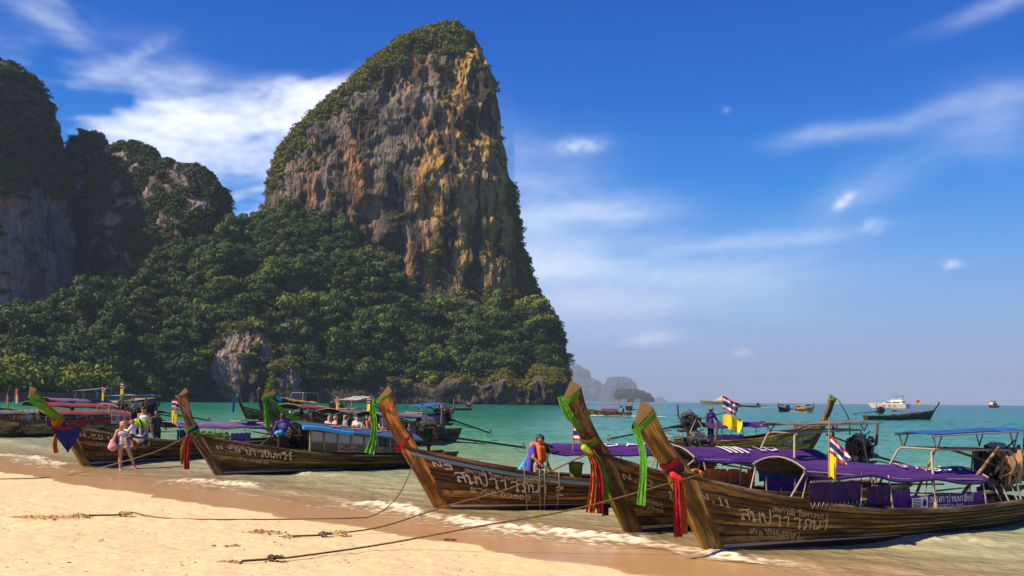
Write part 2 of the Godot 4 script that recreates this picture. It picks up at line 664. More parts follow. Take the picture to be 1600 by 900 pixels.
# a crown of leaf clumps: lobes set with many small bent leaf faces
func crown(seed_: int, radius: float, tall: float, lobes: int, leaves: int, leaf: float, flat := 0.75) -> MB:
	var r := RandomNumberGenerator.new()
	r.seed = seed_
	var b := MB.new()
	for l in lobes:
		var a := TAU * l / lobes + r.randf() * 0.9
		var ring := 0.0 if l == 0 else radius * r.randf_range(0.38, 0.72)
		var c := Vector3(cos(a) * ring, tall * (0.80 if l == 0 else r.randf_range(0.34, 0.74)), sin(a) * ring)
		var lr := radius * r.randf_range(0.42, 0.66)
		var tint := r.randf_range(0.78, 1.22)
		var warm := r.randf_range(0.85, 1.15)
		for k in leaves / lobes:
			var dir := Vector3(r.randfn(), r.randfn() * 0.9 + 0.35, r.randfn()).normalized()
			var p := c + dir * lr * Vector3(1, flat, 1) * pow(r.randf(), 0.22)
			var n := (dir + Vector3(r.randfn(), r.randfn(), r.randfn()) * 0.45).normalized()
			var u := n.cross(Vector3(r.randfn(), r.randfn(), r.randfn())).normalized()
			var w := n.cross(u)
			var s := leaf * r.randf_range(0.55, 1.25)
			var g := tint * r.randf_range(0.82, 1.18)
			b.col = Color(g * warm, g, g * 0.95)
			var i := b.put(p - u * s * 0.62)
			b.put(p - w * s * 0.40 - n * s * 0.10)
			b.put(p + u * s * 0.62 - n * s * 0.16)
			b.put(p + w * s * 0.40 - n * s * 0.10)
			b.tri(i, i + 1, i + 2)
			b.tri(i, i + 2, i + 3)
	return b


func trunk(seed_: int, h: float, r0: float, limbs: int, reach: float) -> MB:
	var r := RandomNumberGenerator.new()
	r.seed = seed_
	var b := MB.new()
	var top := Vector3(r.randfn() * 0.25, h * 0.62, r.randfn() * 0.25)
	b.tube([Vector3(0, -1.5, 0), Vector3(r.randfn() * 0.1, h * 0.25, 0), top], [r0 * 1.3, r0, r0 * 0.6], 6)
	for l in limbs:
		var a := TAU * l / limbs + r.randf()
		var e := top + Vector3(cos(a) * reach, h * r.randf_range(0.08, 0.25), sin(a) * reach)
		b.tube([top - Vector3(0, h * 0.18 * r.randf(), 0), (top + e) * 0.5 + Vector3(0, 0.3, 0), e], [r0 * 0.5, r0 * 0.32, r0 * 0.12], 5)
	return b


func leaf_mat(called: String, c: Color) -> StandardMaterial3D:
	var m := mat(called, c, 0.62, 0.0, true)
	m.albedo_color = c.linear_to_srgb()
	m.backlight_enabled = true
	m.backlight = Color(0.36, 0.40, 0.20)
	m.metallic_specular = 0.3
	return m


func scatter(called: String, label: String, roots: Array, meshes: Array, material: Material, lo: float, hi: float, sink := 0.2, parent: Node = self) -> void:
	for m in meshes.size():
		var mine := []
		for i in range(m, roots.size(), meshes.size()):
			mine.append(roots[i])
		if mine.is_empty():
			continue
		var mm := MultiMesh.new()
		mm.transform_format = MultiMesh.TRANSFORM_3D
		mm.use_colors = true
		mm.mesh = meshes[m]
		mm.instance_count = mine.size()
		for i in mine.size():
			var s := rng.randf_range(lo, hi)
			var base: Vector3 = mine[i][0]
			var bs := Basis(Vector3.UP, rng.randf() * TAU).scaled(Vector3(s, s * rng.randf_range(0.8, 1.15), s))
			mm.set_instance_transform(i, Transform3D(bs, base - Vector3(0, s * sink, 0)))
			var g := rng.randf_range(0.72, 1.2)
			var y := rng.randf_range(0.0, 1.0)
			mm.set_instance_color(i, Color(g * lerpf(0.85, 1.5, y * y), g * lerpf(0.95, 1.2, y * y), g * lerpf(1.1, 0.7, y)))
		var o := MultiMeshInstance3D.new()
		o.multimesh = mm
		o.material_override = material
		o.name = numbered(called, parent)
		parent.add_child(o, true)
		kind(o, "stuff", label)


# the wooded slope between the shore and the rock: rows of [column, depth of the shore, row of the upper edge, depth of the upper edge]
const SLOPE := [[-140, 300, 478, 395], [0, 335, 492, 412], [100, 360, 480, 430], [200, 395, 420, 478], [330, 430, 372, 492], [372, 437, 352, 512], [400, 440, 346, 520], [450, 446, 326, 524], [530, 458, 342, 526], [585, 466, 396, 526], [640, 472, 452, 528], [740, 482, 486, 530], [800, 492, 486, 532], [850, 503, 482, 536], [884, 520, 545, 540]]
var n_slope: FastNoiseLite


func slope_pt(px: float, k: float) -> Vector3:
	var a: Array = SLOPE[0]
	var b: Array = SLOPE[-1]
	var q := 0.0
	for i in SLOPE.size() - 1:
		if px >= SLOPE[i][0]:
			a = SLOPE[i]
			b = SLOPE[i + 1]
	q = clampf((px - a[0]) / (b[0] - a[0]), 0, 1)
	var d0 := lerpf(a[1], b[1], q)
	var d1 := lerpf(a[3], b[3], q)
	var top := at(px, lerpf(a[2], b[2], q), d1)
	var low := at(px, 620.0, d0)
	low.y = -1.0
	var p := low.lerp(top, k)
	p.y = lerpf(low.y, top.y, pow(k, 0.86))
	var s := sin(PI * clampf(k, 0, 1))
	p += Vector3(0, 0.6, 0.8) * n_slope.get_noise_2d(px * 0.5, k * 170.0) * 16.0 * s
	return p


func build_cliffs() -> void:
	rng.seed = 7
	n_slope = noise(0.014, 3, 90)
	var patch := noise(0.016, 4, 101)
	var stain := noise(0.05, 4, 102)
	var streak := noise(0.13, 3, 103)
	var tint := noise(0.03, 3, 104)
	var stone := mat("limestone", Color.WHITE, 0.92, 0.0, true)
	relief(stone, seamless(ridged(0.014, 5, 111), 512), 300.0, 0.026)
	stone.uv1_scale = Vector3(0.030, 0.010, 0.030)
	stone.albedo_texture = grey_tex(0.6, 1.0, noise(0.03, 5, 112), 512)
	var grey := Color(0.185, 0.158, 0.135)
	var dark := Color(0.036, 0.031, 0.028)
	var ochre := Color(0.62, 0.36, 0.075)
	var rust := Color(0.47, 0.195, 0.062)
	var pale := Color(0.36, 0.31, 0.26)

	# the tall tower
	var tower_look := func(k: float, x: float, p: Vector3, m: float, f: float) -> Color:
		var v := Vector3(p.x, p.y * 0.30, p.z)
		var c := grey
		var w := patch.get_noise_3dv(v * 1.2)
		c = c.lerp(rust, clampf(smoothstep(-0.30, 0.14, w - 0.10 * absf(x + 0.1)) * smoothstep(-0.85, -0.35, x) * 0.85, 0, 1))
		c = c.lerp(ochre, clampf(smoothstep(0.05, 0.6, x) * (0.85 + w * 1.0), 0, 0.95))
		c = c.lerp(pale, clampf(tint.get_noise_3dv(p) * 1.1 - 0.1, 0, 0.5))
		var st := stain.get_noise_3d(p.x, p.y * 0.16, p.z)
		c = c.lerp(dark, clampf(smoothstep(-0.02, 0.26, st + 0.10 * m) * 0.94, 0, 1))
		var sk := streak.get_noise_3d(p.x, p.y * 0.10, p.z)
		c = c.lerp(dark, clampf(sk * 2.0 - 0.05, 0, 0.8))
		return c
	var tower_green := func(k: float, x: float, p: Vector3, g: float) -> float:
		var edge := -0.80 + 0.5 * smoothstep(0.26, 0.0, k)
		var c := 0.0
		if x < edge + tint.get_noise_3dv(p * 2.0) * 0.34 and k < 0.46:
			c = 0.16 * smoothstep(0.5, 0.3, k)
		if k < 0.07 + 0.05 * tint.get_noise_3dv(p * 3.0) and x < 0.75:
			c = 0.2
		if k > 0.42 and x > 0.94 - 0.10 * smoothstep(0.6, 0.85, k):
			c = 0.06 + 0.14 * smoothstep(0.65, 0.8, k)
		if k > 0.70 and x > 0.45 - 0.6 * smoothstep(0.7, 0.8, k):
			c = maxf(c, 0.12)
		return maxf(c, 0.035 * smoothstep(0.2, 0.45, tint.get_noise_3dv(p * 2.6)))
	var tower_rows := [[44, 694, 712], [50, 668, 731], [66, 634, 744], [89, 604, 756], [125, 562, 769], [165, 524, 774], [210, 474, 780], [245, 450, 786], [290, 433, 795], [330, 423, 801], [400, 412, 815], [440, 408, 829], [470, 405, 842], [500, 402, 858], [530, 400, 870], [580, 400, 877], [631, 400, 880]]
	var tower := rock("cliff", "tall rust and ochre limestone tower rising over the bay", tower_rows, 590.0, 58.0, 430, 380, 1.0, tower_look, tower_green, 120, stone)

	# the cliffs at the left
	var shade_look := func(k: float, x: float, p: Vector3, m: float, f: float) -> Color:
		var c := grey.lerp(Color(0.40, 0.335, 0.29), clampf(0.5 + patch.get_noise_3dv(p * 1.6) * 1.2, 0, 1))
		c = c.lerp(rust, clampf(tint.get_noise_3dv(p * 1.2) * 1.3 - 0.15, 0, 0.6))
		c = c.lerp(dark, clampf(smoothstep(0.02, 0.32, stain.get_noise_3d(p.x * 1.3, p.y * 0.3, p.z * 1.3)) * 0.85, 0, 1))
		return c
	var left_green := func(k: float, x: float, p: Vector3, g: float) -> float:
		var bare := smoothstep(0.62, 0.68, k + patch.get_noise_3dv(p * 1.4) * 0.14)
		return 0.22 * (1.0 - bare) + 0.003
	var spire_green := func(k: float, x: float, p: Vector3, g: float) -> float:
		return 0.26 * smoothstep(0.22, -0.02, tint.get_noise_3dv(p * 1.6) + 0.10 * (1.0 - smoothstep(0.1, 0.3, k)) - 0.22 * k) + 0.008
	var left := rock("cliff", "dark overgrown limestone cliff at the edge of the bay", [[-260, -420, -270], [-100, -460, -190], [0, -470, -105], [60, -475, -52], [90, -480, -20], [100, -480, 8], [113, -480, 24], [150, -480, 48], [190, -480, 62], [225, -480, 72], [260, -480, 80], [300, -480, 86], [400, -480, 98], [490, -480, 107], [631, -480, 110]], 480.0, 62.0, 330, 360, 0.9, shade_look, left_green, 130, stone)
	var spires := rock("cliff", "slim overgrown limestone spire beside the dark cliff", [[208, 133, 147], [216, 122, 157], [242, 113, 168], [300, 103, 186], [420, 96, 205], [631, 90, 215]], 540.0, 40.0, 130, 170, 0.7, shade_look, spire_green, 140, stone)
	spires += rock("cliff", "middle overgrown limestone spire with a bare grey face", [[226, 192, 212], [236, 178, 234], [260, 164, 256], [320, 158, 272], [500, 148, 292], [631, 140, 300]], 530.0, 42.0, 150, 170, 0.7, shade_look, spire_green, 150, stone)
	spires += rock("cliff", "broad overgrown limestone spire with a steep drop to the saddle", [[256, 264, 298], [266, 248, 314], [282, 236, 338], [300, 230, 347], [340, 226, 353], [420, 222, 352], [500, 214, 346], [631, 205, 340]], 522.0, 44.0, 170, 170, 0.7, shade_look, spire_green, 160, stone)
	# the grey outcrop over the shore and the smaller one beside it
	var bare_green := func(k: float, x: float, p: Vector3, g: float) -> float:
		return 0.07 * smoothstep(0.12, 0.3, tint.get_noise_3dv(p * 3.0)) + (0.3 if k < 0.05 else 0.0) + (0.05 if x < -0.55 else 0.0)
	var outcrop := rock("cliff", "pale grey rock outcrop among the trees above the shore", [[509, 350, 384], [520, 337, 404], [545, 328, 424], [575, 322, 434], [600, 318, 440], [631, 312, 444]], 452.0, 16.0, 150, 110, 0.40, shade_look, bare_green, 170, stone)
	outcrop += rock("cliff", "smaller pale rock at the water beside the grey outcrop", [[568, 436, 448], [576, 432, 460], [596, 428, 468], [631, 420, 474]], 440.0, 8.0, 90, 60, 0.28, shade_look, bare_green, 180, stone)
	# the undercut foot of the tower along the water
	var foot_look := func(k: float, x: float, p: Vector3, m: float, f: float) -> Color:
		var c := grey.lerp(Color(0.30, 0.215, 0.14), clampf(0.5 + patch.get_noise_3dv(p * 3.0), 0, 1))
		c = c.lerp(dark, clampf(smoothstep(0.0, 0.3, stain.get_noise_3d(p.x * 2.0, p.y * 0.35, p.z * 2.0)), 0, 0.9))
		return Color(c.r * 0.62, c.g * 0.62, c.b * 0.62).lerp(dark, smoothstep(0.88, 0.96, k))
	var foot_green := func(k: float, x: float, p: Vector3, g: float) -> float:
		return 0.30 * smoothstep(0.40, 0.10, k + tint.get_noise_3dv(p * 3.0) * 0.5) + 0.04 * smoothstep(0.1, 0.3, tint.get_noise_3dv(p * 2.0))
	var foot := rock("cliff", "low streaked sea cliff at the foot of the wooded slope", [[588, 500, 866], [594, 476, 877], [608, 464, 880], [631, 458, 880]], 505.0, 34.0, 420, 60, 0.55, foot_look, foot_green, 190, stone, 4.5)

	# the wooded slope's ground
	var sp := PackedVector3Array()
	var sc := PackedColorArray()
	for j in 70:
		for i in 200:
			var p := slope_pt(lerpf(-140, 884, i / 199.0), j / 69.0)
			sp.append(p)
			var k := 0.8 + patch.get_noise_3dv(p * 2.0) * 0.5
			sc.append(Color(0.045 * k, 0.05 * k, 0.025 * k))
	var sb := MB.new()
	sb.grid(sp, 200, false, Vector2(1, 1), sc)
	kind(obj("hill", sb, relief(mat("hill soil", Color.WHITE, 0.95, 0.0, true), seamless(noise(0.03, 4, 3), 256), 120.0, 0.03)), "structure", "steep wooded slope under the rock tower")

	# shrubs rooted in the rock
	var bush := []
	for i in 5:
		bush.append(crown(200 + i, 1.0, 1.1, 5, 150, 0.30).mesh())
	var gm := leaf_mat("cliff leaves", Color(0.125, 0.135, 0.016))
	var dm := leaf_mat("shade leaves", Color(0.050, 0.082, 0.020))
	scatter("cliff_shrubs", "yellow green shrubs clinging to the tall rock tower", tower, bush, gm, 2.0, 4.4, 0.5)
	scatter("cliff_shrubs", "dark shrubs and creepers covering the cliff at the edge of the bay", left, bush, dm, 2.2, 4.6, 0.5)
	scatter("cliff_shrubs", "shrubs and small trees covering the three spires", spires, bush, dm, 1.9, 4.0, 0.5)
	scatter("cliff_shrubs", "shrubs on the grey outcrop above the shore", outcrop, bush, gm, 1.6, 3.2, 0.5)
	scatter("cliff_shrubs", "creepers hanging over the low sea cliff", foot, bush, gm, 1.6, 3.4, 0.5)
	build_forest()
	build_islands(stone)


func tree_label(l: int, s: float, px: float, k: float) -> String:
	var size := "large " if s > 1.28 else ("small " if s < 0.95 else "")
	var tone: String = ["leafy green", "deep green", "yellowish green", "grey green", "light green", "brownish olive"][l]
	var place_ := "near the water"
	if px < 200.0:
		place_ = "under the dark cliff behind the far beach" if k < 0.5 else "high under the dark cliff"
	elif px < 340.0:
		place_ = "low under the overgrown spires" if k < 0.4 else "high under the overgrown spires"
	elif px < 470.0:
		place_ = "beside the grey outcrop" if k < 0.35 else ("below the saddle left of the tower" if k < 0.75 else "on the saddle left of the tower")
	elif px < 640.0:
		place_ = "above the sea cliff, under the tower's left flank" if k < 0.4 else ("halfway up under the tower's left flank" if k < 0.75 else "against the tower's left rock face")
	elif px < 790.0:
		place_ = "above the sea cliff, under the tower's middle" if k < 0.5 else "right under the tower's bare middle face"
	else:
		place_ = "above the sea cliff at the tower's right foot" if k < 0.5 else "high at the tower's right foot"
	return size + tone + " tree " + place_


func build_forest() -> void:
	rng.seed = 21
	var leaves := [leaf_mat("mid leaves", Color(0.092, 0.150, 0.028)), leaf_mat("deep leaves", Color(0.052, 0.100, 0.026)), leaf_mat("yellow leaves", Color(0.150, 0.180, 0.024)), leaf_mat("grey leaves", Color(0.13, 0.155, 0.075)), leaf_mat("light leaves", Color(0.135, 0.185, 0.045)), leaf_mat("olive leaves", Color(0.135, 0.115, 0.035))]
	var bark := mat("bark", Color(0.12, 0.095, 0.07), 0.9)
	var crowns := []
	var trunks := []
	for i in 10:
		var wide: float = [6.2, 5.0, 7.4, 4.2, 6.6, 5.6, 3.6, 7.0, 5.2, 6.0][i]
		var high: float = [9.0, 10.5, 8.0, 12.0, 9.0, 7.5, 9.5, 9.0, 11.0, 8.5][i]
		crowns.append(crown(300 + i, wide, high, [7, 5, 9, 6, 8, 5, 5, 10, 6, 7][i], 1150, 0.98, [0.75, 0.9, 0.55, 1.1, 0.7, 0.8, 1.0, 0.5, 0.85, 0.65][i]).mesh())
		trunks.append(trunk(330 + i, high, 0.34, 5, wide * 0.5).mesh())
	var made := {}
	var words := [["leafy green tree on the wooded slope below the rock tower", "green trees on the wooded slope"], ["deep green tree on the wooded slope below the rock tower", "deep green trees on the wooded slope"], ["yellowish green tree on the wooded slope below the rock tower", "yellowish trees on the wooded slope"], ["grey green tree on the wooded slope below the rock tower", "grey green trees on the wooded slope"], ["light green tree on the wooded slope below the rock tower", "light green trees on the wooded slope"], ["brownish olive tree on the wooded slope below the rock tower", "olive trees on the wooded slope"]]
	var far := []
	var n := 0
	var pick := noise(0.02, 2, 400)
	for tries in 3000:
		var px := rng.randf_range(-40, 878)
		var k := rng.randf_range(0.03, 1.0)
		var p := slope_pt(px, k)
		if px > 326 and px < 436 and k < 0.20 and rng.randf() < 0.85:
			continue
		if px > 470 and k < 0.085:
			continue
		if px < 200 and k < 0.10:
			continue
		if px < 330 and k > 0.35 and rng.randf() < 0.5:
			continue
		var s := rng.randf_range(0.70, 1.55)
		if n < 300 and rng.randf() < 0.22 and px > 0:
			var v := rng.randi() % 10
			var h := pick.get_noise_2d(p.x, p.y * 1.5) + rng.randf_range(-0.35, 0.35)
			var l := 0
			if px < 300 or h < -0.12:
				l = 1
			elif h > 0.22:
				l = 2
			elif rng.randf() < 0.30:
				l = [3, 4, 4, 5][rng.randi() % 4]
			var key := v * 10 + l
			var o: Node3D
			if made.has(key):
				o = copy_of(made[key])
			else:
				o = spot("tree", Vector3.ZERO)
				obj("trunk", trunks[v], bark, o)
				obj("crown", crowns[v], leaves[l], o)
				tag(o, words[l][0], "tree", words[l][1])
				made[key] = o
			o.set_meta("label", tree_label(l, s, px, k))
			o.position = p - Vector3(0, 2.2 * s, 0)
			o.rotation.y = rng.randf() * TAU
			o.scale = Vector3(s, s * rng.randf_range(0.85, 1.2), s)
			n += 1
		else:
			far.append([p, Vector3.UP])
	var small := []
	for i in 5:
		small.append(crown(350 + i, 5.4, 7.0, 6, 620, 1.0).mesh())
	var near_far := [[], []]
	for r in far:
		near_far[0 if r[0].x > -190.0 else 1].append(r)
	scatter("forest", "dense forest filling the slope below the rock tower", near_far[0], small, leaves[1], 0.7, 1.35, 3.0)
	scatter("forest", "dark forest filling the foot of the left cliffs", near_far[1], small, leaves[1], 0.7, 1.35, 3.0)
	# trees one can tell apart
	var own := [
		[28, 615, 330, 17.0, 1.35, 2, "broad flat topped yellow green tree at the far end of the beach"], [128, 618, 340, 15.5, 1.15, 2, "domed olive tree beside the flat topped tree on the far beach"], [185, 622, 372, 9.5, 0.7, 0, "small tree at the right end of the far beach wall"], [-30, 614, 325, 14.0, 1.2, 0, "green tree cut by the left edge above the far beach"], [75, 618, 345, 10.5, 0.9, 1, "dark tree between the two spreading trees on the far beach"],
		[300, 480, 505, 16.0, 0.85, 0, "single bushy tree standing below the bare streaked spire"], [378, 372, 545, 15.0, 0.9, 1, "thin crowned tree on the saddle between spires and tower"], [404, 352, 556, 11.0, 0.9, 1, "small tree on the saddle close to the tower"], [355, 365, 540, 10.0, 0.8, 1, "dark tree on the saddle touching the broad spire"],
		[318, 575, 436, 12.5, 0.8, 2, "yellow green tree left of the grey outcrop"], [285, 600, 426, 11.0, 0.8, 2, "yellowish tree standing at the water left of the outcrop"], [428, 590, 432, 9.0, 0.65, 2, "small yellow tree on the smaller pale rock"], [362, 528, 450, 8.0, 0.7, 2, "bush like tree on top of the grey outcrop"],
	]
	for w in own:
		var o := spot("tree", Vector3.ZERO)
		var v := int(w[0] + 100) % 6
		var k: float = w[3] / 10.0
		var c := obj("crown", crown(500 + int(w[0]), 6.4 * w[4], 9.0, 12, 1500, 0.95, 0.6), leaves[w[5]], o)
		c.scale = Vector3.ONE
		obj("trunk", trunk(560 + int(w[0]), 8.0, 0.36, 6, 3.4 * w[4]), bark, o)
		tag(o, w[6], "tree")
		var p := at(w[0], w[1], w[2])
		o.position = p
		o.scale = Vector3.ONE * k * 1.05
	# the low wall and the huts behind the far beach
	var wall := MB.new()
	var stonew := mat("sea wall", Color(0.13, 0.105, 0.09), 0.9)
	for i in 14:
		var a := at(-60 + i * 19.0, 619.5, 322 + i * 2.0)
		var e := at(-60 + (i + 1) * 19.0 - 0.6, 619.5, 322 + (i + 1) * 2.0)
		wall.bar(a + Vector3(0, 0.2, 0), e + Vector3(0, 0.2, 0), 0.6, 3.2 if i % 3 else 3.5)
	tag(obj("sea_wall", wall, relief(stonew, seamless(noise(0.03, 4, 3), 128), 20.0, 0.2)), "low dark stone wall along the far beach under the trees", "wall")
	var sand := MB.new()
	var q := PackedVector3Array()
	for i in 20:
		var px := -120 + i * 17.0
		var d := 300.0 + i * 4.0
		var a := at(px, 624, d)
		q.append(Vector3(a.x, -0.4, a.z + 14.0))
		q.append(Vector3(a.x, 0.5, a.z))
		q.append(Vector3(a.x, 3.0, a.z - 40.0))
	sand.grid(q, 3)
	kind(obj("far_beach", sand, mat("far sand", Color(0.30, 0.24, 0.16), 0.95)), "structure", "strip of sand at the far end of the bay")


func build_islands(stone: Material) -> void:
	var look := func(k: float, x: float, p: Vector3, m: float, f: float) -> Color:
		return Color(0.035, 0.045, 0.040).lerp(Color(0.10, 0.095, 0.085), clampf(0.35 + m * 1.2 + 0.4 * f, 0, 1))
	var none := func(k: float, x: float, p: Vector3, g: float) -> float:
		return 0.0
	rock("island", "blue hazy stepped island behind the tower's foot", [[570, 862, 897], [574, 850, 908], [582, 846, 917], [592, 840, 920], [596, 836, 931], [604, 832, 939], [615, 830, 943], [629, 826, 944]], 8200.0, 600.0, 160, 70, 7.0, look, none, 210, stone)
	rock("island", "rounded hazy island on the horizon", [[590, 962, 976], [593, 952, 983], [600, 947, 989], [610, 943, 991], [629, 938, 993]], 7200.0, 330.0, 130, 60, 5.8, look, none, 220, stone)
	rock("island", "tiny pale island beside the green islet", [[621, 1029, 1032], [624, 1024, 1036], [629, 1019, 1041]], 9500.0, 220.0, 60, 26, 3.4, look, none, 230, stone)
	var low := func(k: float, x: float, p: Vector3, m: float, f: float) -> Color:
		return Color(0.075, 0.082, 0.028).lerp(Color(0.24, 0.19, 0.10), clampf(smoothstep(0.45, 0.95, k) * 0.9 + m * 0.4, 0, 1))
	var grow := func(k: float, x: float, p: Vector3, g: float) -> float:
		return 0.22 * smoothstep(0.8, 0.4, k)
	var r := rock("island", "low green islet with a bare rocky end", [[610.5, 975, 988], [612, 968, 997], [617, 964, 1009], [622, 962, 1016], [629, 960, 1019]], 3400.0, 90.0, 130, 46, 2.3, look if false else low, grow, 240, stone)
	var bush := []
	for i in 3:
		bush.append(crown(250 + i, 1.0, 1.0, 5, 90, 0.4).mesh())
	scatter("islet_shrubs", "trees covering the low green islet", r, bush, leaf_mat("islet leaves", Color(0.085, 0.09, 0.022)), 5.2, 9.7, 0.5)


# ---------- boats ----------
# A boat's own axes: x from the stem's foot at the waterline to the stern, y up, z across.
class Boat:
	var root: Node3D
	var L := 7.5
	var B := 0.72
	var g0 := 0.50
	var gb := 0.90
	var gs := 0.04
	var keel := -0.22
	var top := Vector2(-1.36, 2.62)
	var thick := 0.33
	var ex := 3.0
	var side := 1.0        # the side that faces the beach

	func rail(t: float) -> float:
		return g0 + gb * pow(1.0 - t, ex) + gs * pow(maxf(0.0, (t - 0.6) / 0.4), 2.0)

	func pt(t: float, w: float, s: float, off := 0.0) -> Vector3:
		var e := 1.0 - t
		var g := rail(t)
		var k := lerpf(keel, keel + 0.14, maxf(0.0, (t - 0.7) / 0.3))
		var y := lerpf(g, k, w)
		var bm := 1.0 - pow(maxf(0.0, 1.0 - t / 0.5), 2.1) if t < 0.5 else 1.0 - 0.36 * pow((t - 0.5) / 0.5, 2.0)
		var z := B * bm * pow(maxf(0.0, 1.0 - w), lerpf(0.95, 0.44, minf(1.0, t / 0.45))) + 0.05 * (1.0 - w * 0.4)
		return Vector3(L * t - 0.58 * maxf(y, -0.25) * pow(e, 3.0) + 0.14 * y * pow(t, 4.0), y, s * (z + off))

	func water(t: float) -> float:     # how far down the side the waterline is
		var k := lerpf(keel, keel + 0.14, maxf(0.0, (t - 0.7) / 0.3))
		return (rail(t) - 0.09) / (rail(t) - k)

	func post(y: float) -> Vector3:     # the axis of the stem and prow post
		var j := rail(0.0)
		if y < j:
			return Vector3(-0.58 * maxf(y, -0.25) - 0.02, y, 0)
		var q := (y - j) / (top.y - j)
		return Vector3(lerpf(-0.58 * j - 0.02, top.x, q) - 0.05 * sin(PI * q), y, 0)

	func world(p: Vector3) -> Vector3:
		return root.transform * p


func wood_tex(seed_: int, lo: float) -> ImageTexture:
	var w := 512
	var im := Image.create(w, w, false, Image.FORMAT_RGB8)
	var g := noise(0.034, 3, seed_)
	var s := noise(0.0062, 4, seed_ + 1)
	var st := noise(0.020, 3, seed_ + 2)
	var cr := ridged(0.011, 2, seed_ + 3)
	for y in w:
		for x in w:
			# tiles by blending with the shifted picture
			var fx := smoothstep(0.5, 1.0, x / float(w))
			var v := []
			for n in [x, x - w]:
				var grain := g.get_noise_2d(n * 0.08, y * 1.5)
				var patch := s.get_noise_2d(n * 0.75, y * 1.5)
				var crack := smoothstep(0.80, 0.97, cr.get_noise_2d(n * 0.10, y * 1.1))
				var spot_ := smoothstep(0.26, 0.55, st.get_noise_2d(n, y * 1.8))
				v.append(clampf(smoothstep(-0.45, 0.45, patch) * 0.50 + 0.45 + grain * 0.16, 0.0, 1.25) * (1.0 - crack * 0.6) * (1.0 - spot_ * 0.62))
			var k: float = clampf(lerpf(v[0], v[1], fx), lo, 1.0)
			im.set_pixel(x, y, Color(k, pow(k, 1.08), pow(k, 1.45)))
	return ImageTexture.create_from_image(im)


func wood(called: String, c: Color, rough := 0.7, which := "wood", scale := Vector3(0.45, 1.1, 1)) -> StandardMaterial3D:
	if mats.has(called):
		return mats[called]
	var m := mat(called, c, rough)
	if not tex.has(which):
		tex[which] = wood_tex(700 if which == "wood" else 740, 0.16 if which == "wood" else 0.45)
	m.albedo_texture = tex[which]
	m.heightmap_enabled = true
	m.heightmap_texture = tex[which]
	m.heightmap_scale = 0.35
	m.uv1_scale = scale
	m.metallic_specular = 0.4
	return m


func paint(called: String, c: Color, rough := 0.55) -> StandardMaterial3D:
	return mat(called, c, rough)


func fabric(called: String, c: Color, back := 0.35) -> StandardMaterial3D:
	if mats.has(called):
		return mats[called]
	var m := mat(called, c, 0.85)
	m.backlight_enabled = true
	m.backlight = Color(back, back, back)
	if not tex.has("cloth"):
		tex["cloth"] = seamless(noise(0.03, 4, 801), 256)
		tex["fade"] = grey_tex(0.58, 1.0, noise(0.016, 5, 802), 256)
	m.albedo_texture = tex["fade"]
	m.uv1_scale = Vector3(1.0, 1.0, 1.0)
	m.heightmap_enabled = true
	m.heightmap_texture = tex["cloth"]
	m.heightmap_scale = 1.6
	return m


func new_boat(called: String, foot: Vector3, heading: Vector3, label: String, L: float, extra := {}) -> Boat:
	var b := Boat.new()
	b.L = L
	for k in extra:
		b.set(k, extra[k])
	b.root = spot(called, foot, atan2(-heading.z, heading.x))
	tag(b.root, label, "boat", "longtail boats drawn up along the beach")
	b.side = 1.0 if heading.x > 0 else -1.0
	return b


